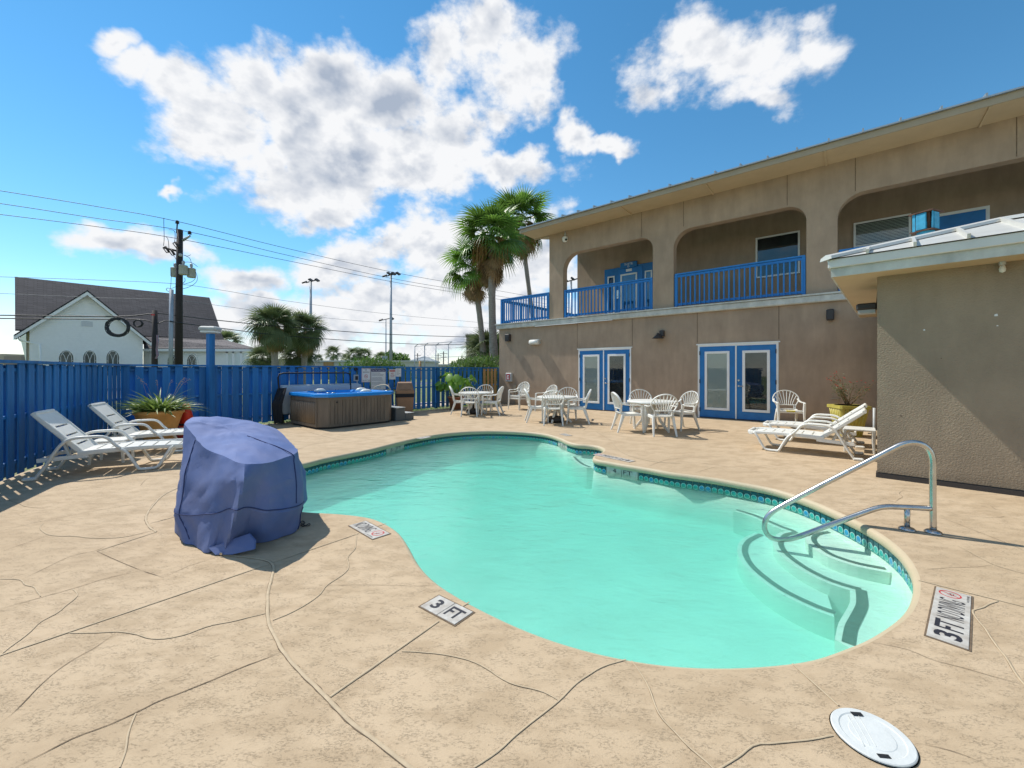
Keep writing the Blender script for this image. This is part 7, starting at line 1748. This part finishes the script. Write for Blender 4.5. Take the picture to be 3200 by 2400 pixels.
# ------------------------------------------------------------------ bushes and trees: leaf faces through the volume
def leafy(mb, blobs, n, size, seed, up=.0, thin=.28):
    rd = random.Random(seed); tot = sum(b_[3]*b_[4]*b_[5] for b_ in blobs)
    for b_ in blobs:
        k = int(n*b_[3]*b_[4]*b_[5]/tot)
        for _ in range(k):
            while True:
                x,y,z = rd.uniform(-1,1),rd.uniform(-1,1),rd.uniform(-1,1); q = x*x+y*y+z*z
                if q <= 1 and rd.random() < .25+.75*q: break
            c = Vector((b_[0]+x*b_[3],b_[1]+y*b_[4],b_[2]+z*b_[5]))
            if noise.noise(c*(1.1/size*.12)) < -.28: continue
            s_ = size*rd.uniform(.6,1.3); m3 = Matrix.Rotation(rd.uniform(0,6.3),3,'Z')@Matrix.Rotation(rd.uniform(-1.2,1.2)-up,3,'Y')@Matrix.Rotation(rd.uniform(-1,1),3,'X')
            mb.add([c+m3@Vector(v) for v in ((0,0,0),(s_*.45,-s_*thin*.5,0),(s_,0,-s_*.08),(s_*.45,s_*thin*.5,0))],[(0,1,2,3)])
def bush(name, label, blobs, n, size, matn, seed, cat='bush', up=0.0, thin=.28, group=None):
    c = blobs[0]; t = thing(name, label, cat, (c[0],c[1],0), group); m = MB(); leafy(m, blobs, n, size, seed, up, thin); m.build('foliage', M_[matn], t, kind='stuff')
    m = MB(); rd = random.Random(seed)
    for b_ in blobs:
        for k in range(3): q = Vector((b_[0]+rd.uniform(-.5,.5)*b_[3],b_[1],b_[2]+b_[5]*.4)); m.tube([(b_[0]+rd.uniform(-.2,.2),b_[1],GZ),q.lerp(Vector((b_[0],b_[1],0)),.4),q],[.06,.04,.015],5)
    m.build('stem', M_['trunk'], t); return t
def B(u, v, Y, rx, rz, ry=None): p = A(u,v,Y); return (p.x,Y,p.z,rx,ry or rx*.8,rz)
bush('oleander_hedge', 'bright green oleander hedge rising just above the fence behind the hot tub', [B(1085,1175,16.0,.75,.42),B(1130,1165,16.2,.8,.52),B(1175,1160,16.4,.8,.50),B(1220,1166,16.8,.7,.45),B(1255,1180,17.2,.6,.35),B(1150,1210,16.4,1.4,.6)], 9000, .20, 'ole', 3, 'hedge', up=.7, thin=.2)
bush('oleander_hedge', 'green oleander hedge at the foot of the tall palm trunks', [B(1420,1178,20.5,.8,.5),B(1460,1160,20.6,.9,.65),B(1500,1150,20.4,.8,.75),B(1535,1155,20.2,.7,.7),B(1470,1210,20.5,1.6,.6)], 9000, .22, 'ole', 4, 'hedge', up=.6, thin=.2)
def tree(label, blobs, n, size, matn, seed, group='leafy trees far behind the fence'):
    c = blobs[0]; t = thing('broadleaf_tree', label, 'tree', (c[0],c[1],0), group); m = MB(); leafy(m, blobs, n, size, seed, 0, .7); m.build('crown', M_[matn], t, kind='stuff')
    m = MB(); m.tube([(c[0],c[1],GZ),(c[0]+.1,c[1],c[2]*.5),(c[0],c[1],c[2])],[.3,.22,.12],8)
    for b_ in blobs: m.tube([(c[0],c[1],c[2]*.5),(b_[0],b_[1],b_[2])],[.14,.05],5)
    m.build('trunk', M_['trunk'], t)
tree('round bright green tree right of the middle light mast', [B(1248,1128,75,1.9,1.5),B(1222,1122,75,1.3,1.6),B(1262,1132,74,1.2,1.2),B(1235,1140,76,2.2,1.3)], 5200, .38, 'ole', 5)
tree('darker tree left of the middle light mast behind the oleander', [B(1198,1135,80,1.4,1.2),B(1212,1126,80,1.2,1.6),B(1180,1138,80,1.0,.9)], 3200, .36, 'shrub', 6)
tree('wide green tree line piece at the far right end behind the backstop', [B(1425,1150,95,2.4,1.2),B(1445,1140,95,1.6,1.4)], 2400, .45, 'shrub', 7)
tree('small far tree just left of the church at the horizon', [B(-30,1150,120,4,1.8),B(8,1152,120,3,1.5)], 1800, .6, 'shrub', 8)
# weeds along the fence foot
m = MB(); rd = random.Random(77)
for k in range(1500):
    s_ = rd.choice((rd.uniform(3.0,6.0), rd.uniform(7.5,FB_LEN-.1), rd.uniform(0,FB_LEN-.1))); p = FB.w(s_, rd.gauss(.0,.045), 0); h = rd.uniform(.02,.085); a = rd.uniform(0,6.3); dx, dy = math.cos(a)*.008, math.sin(a)*.008
    m.add([(p.x-dx,p.y-dy,0),(p.x+dx,p.y+dy,0),(p.x+rd.gauss(0,.02),p.y+rd.gauss(0,.02),h)],[(0,1,2)])
m.build('weeds', M_['ole'], kind='stuff')
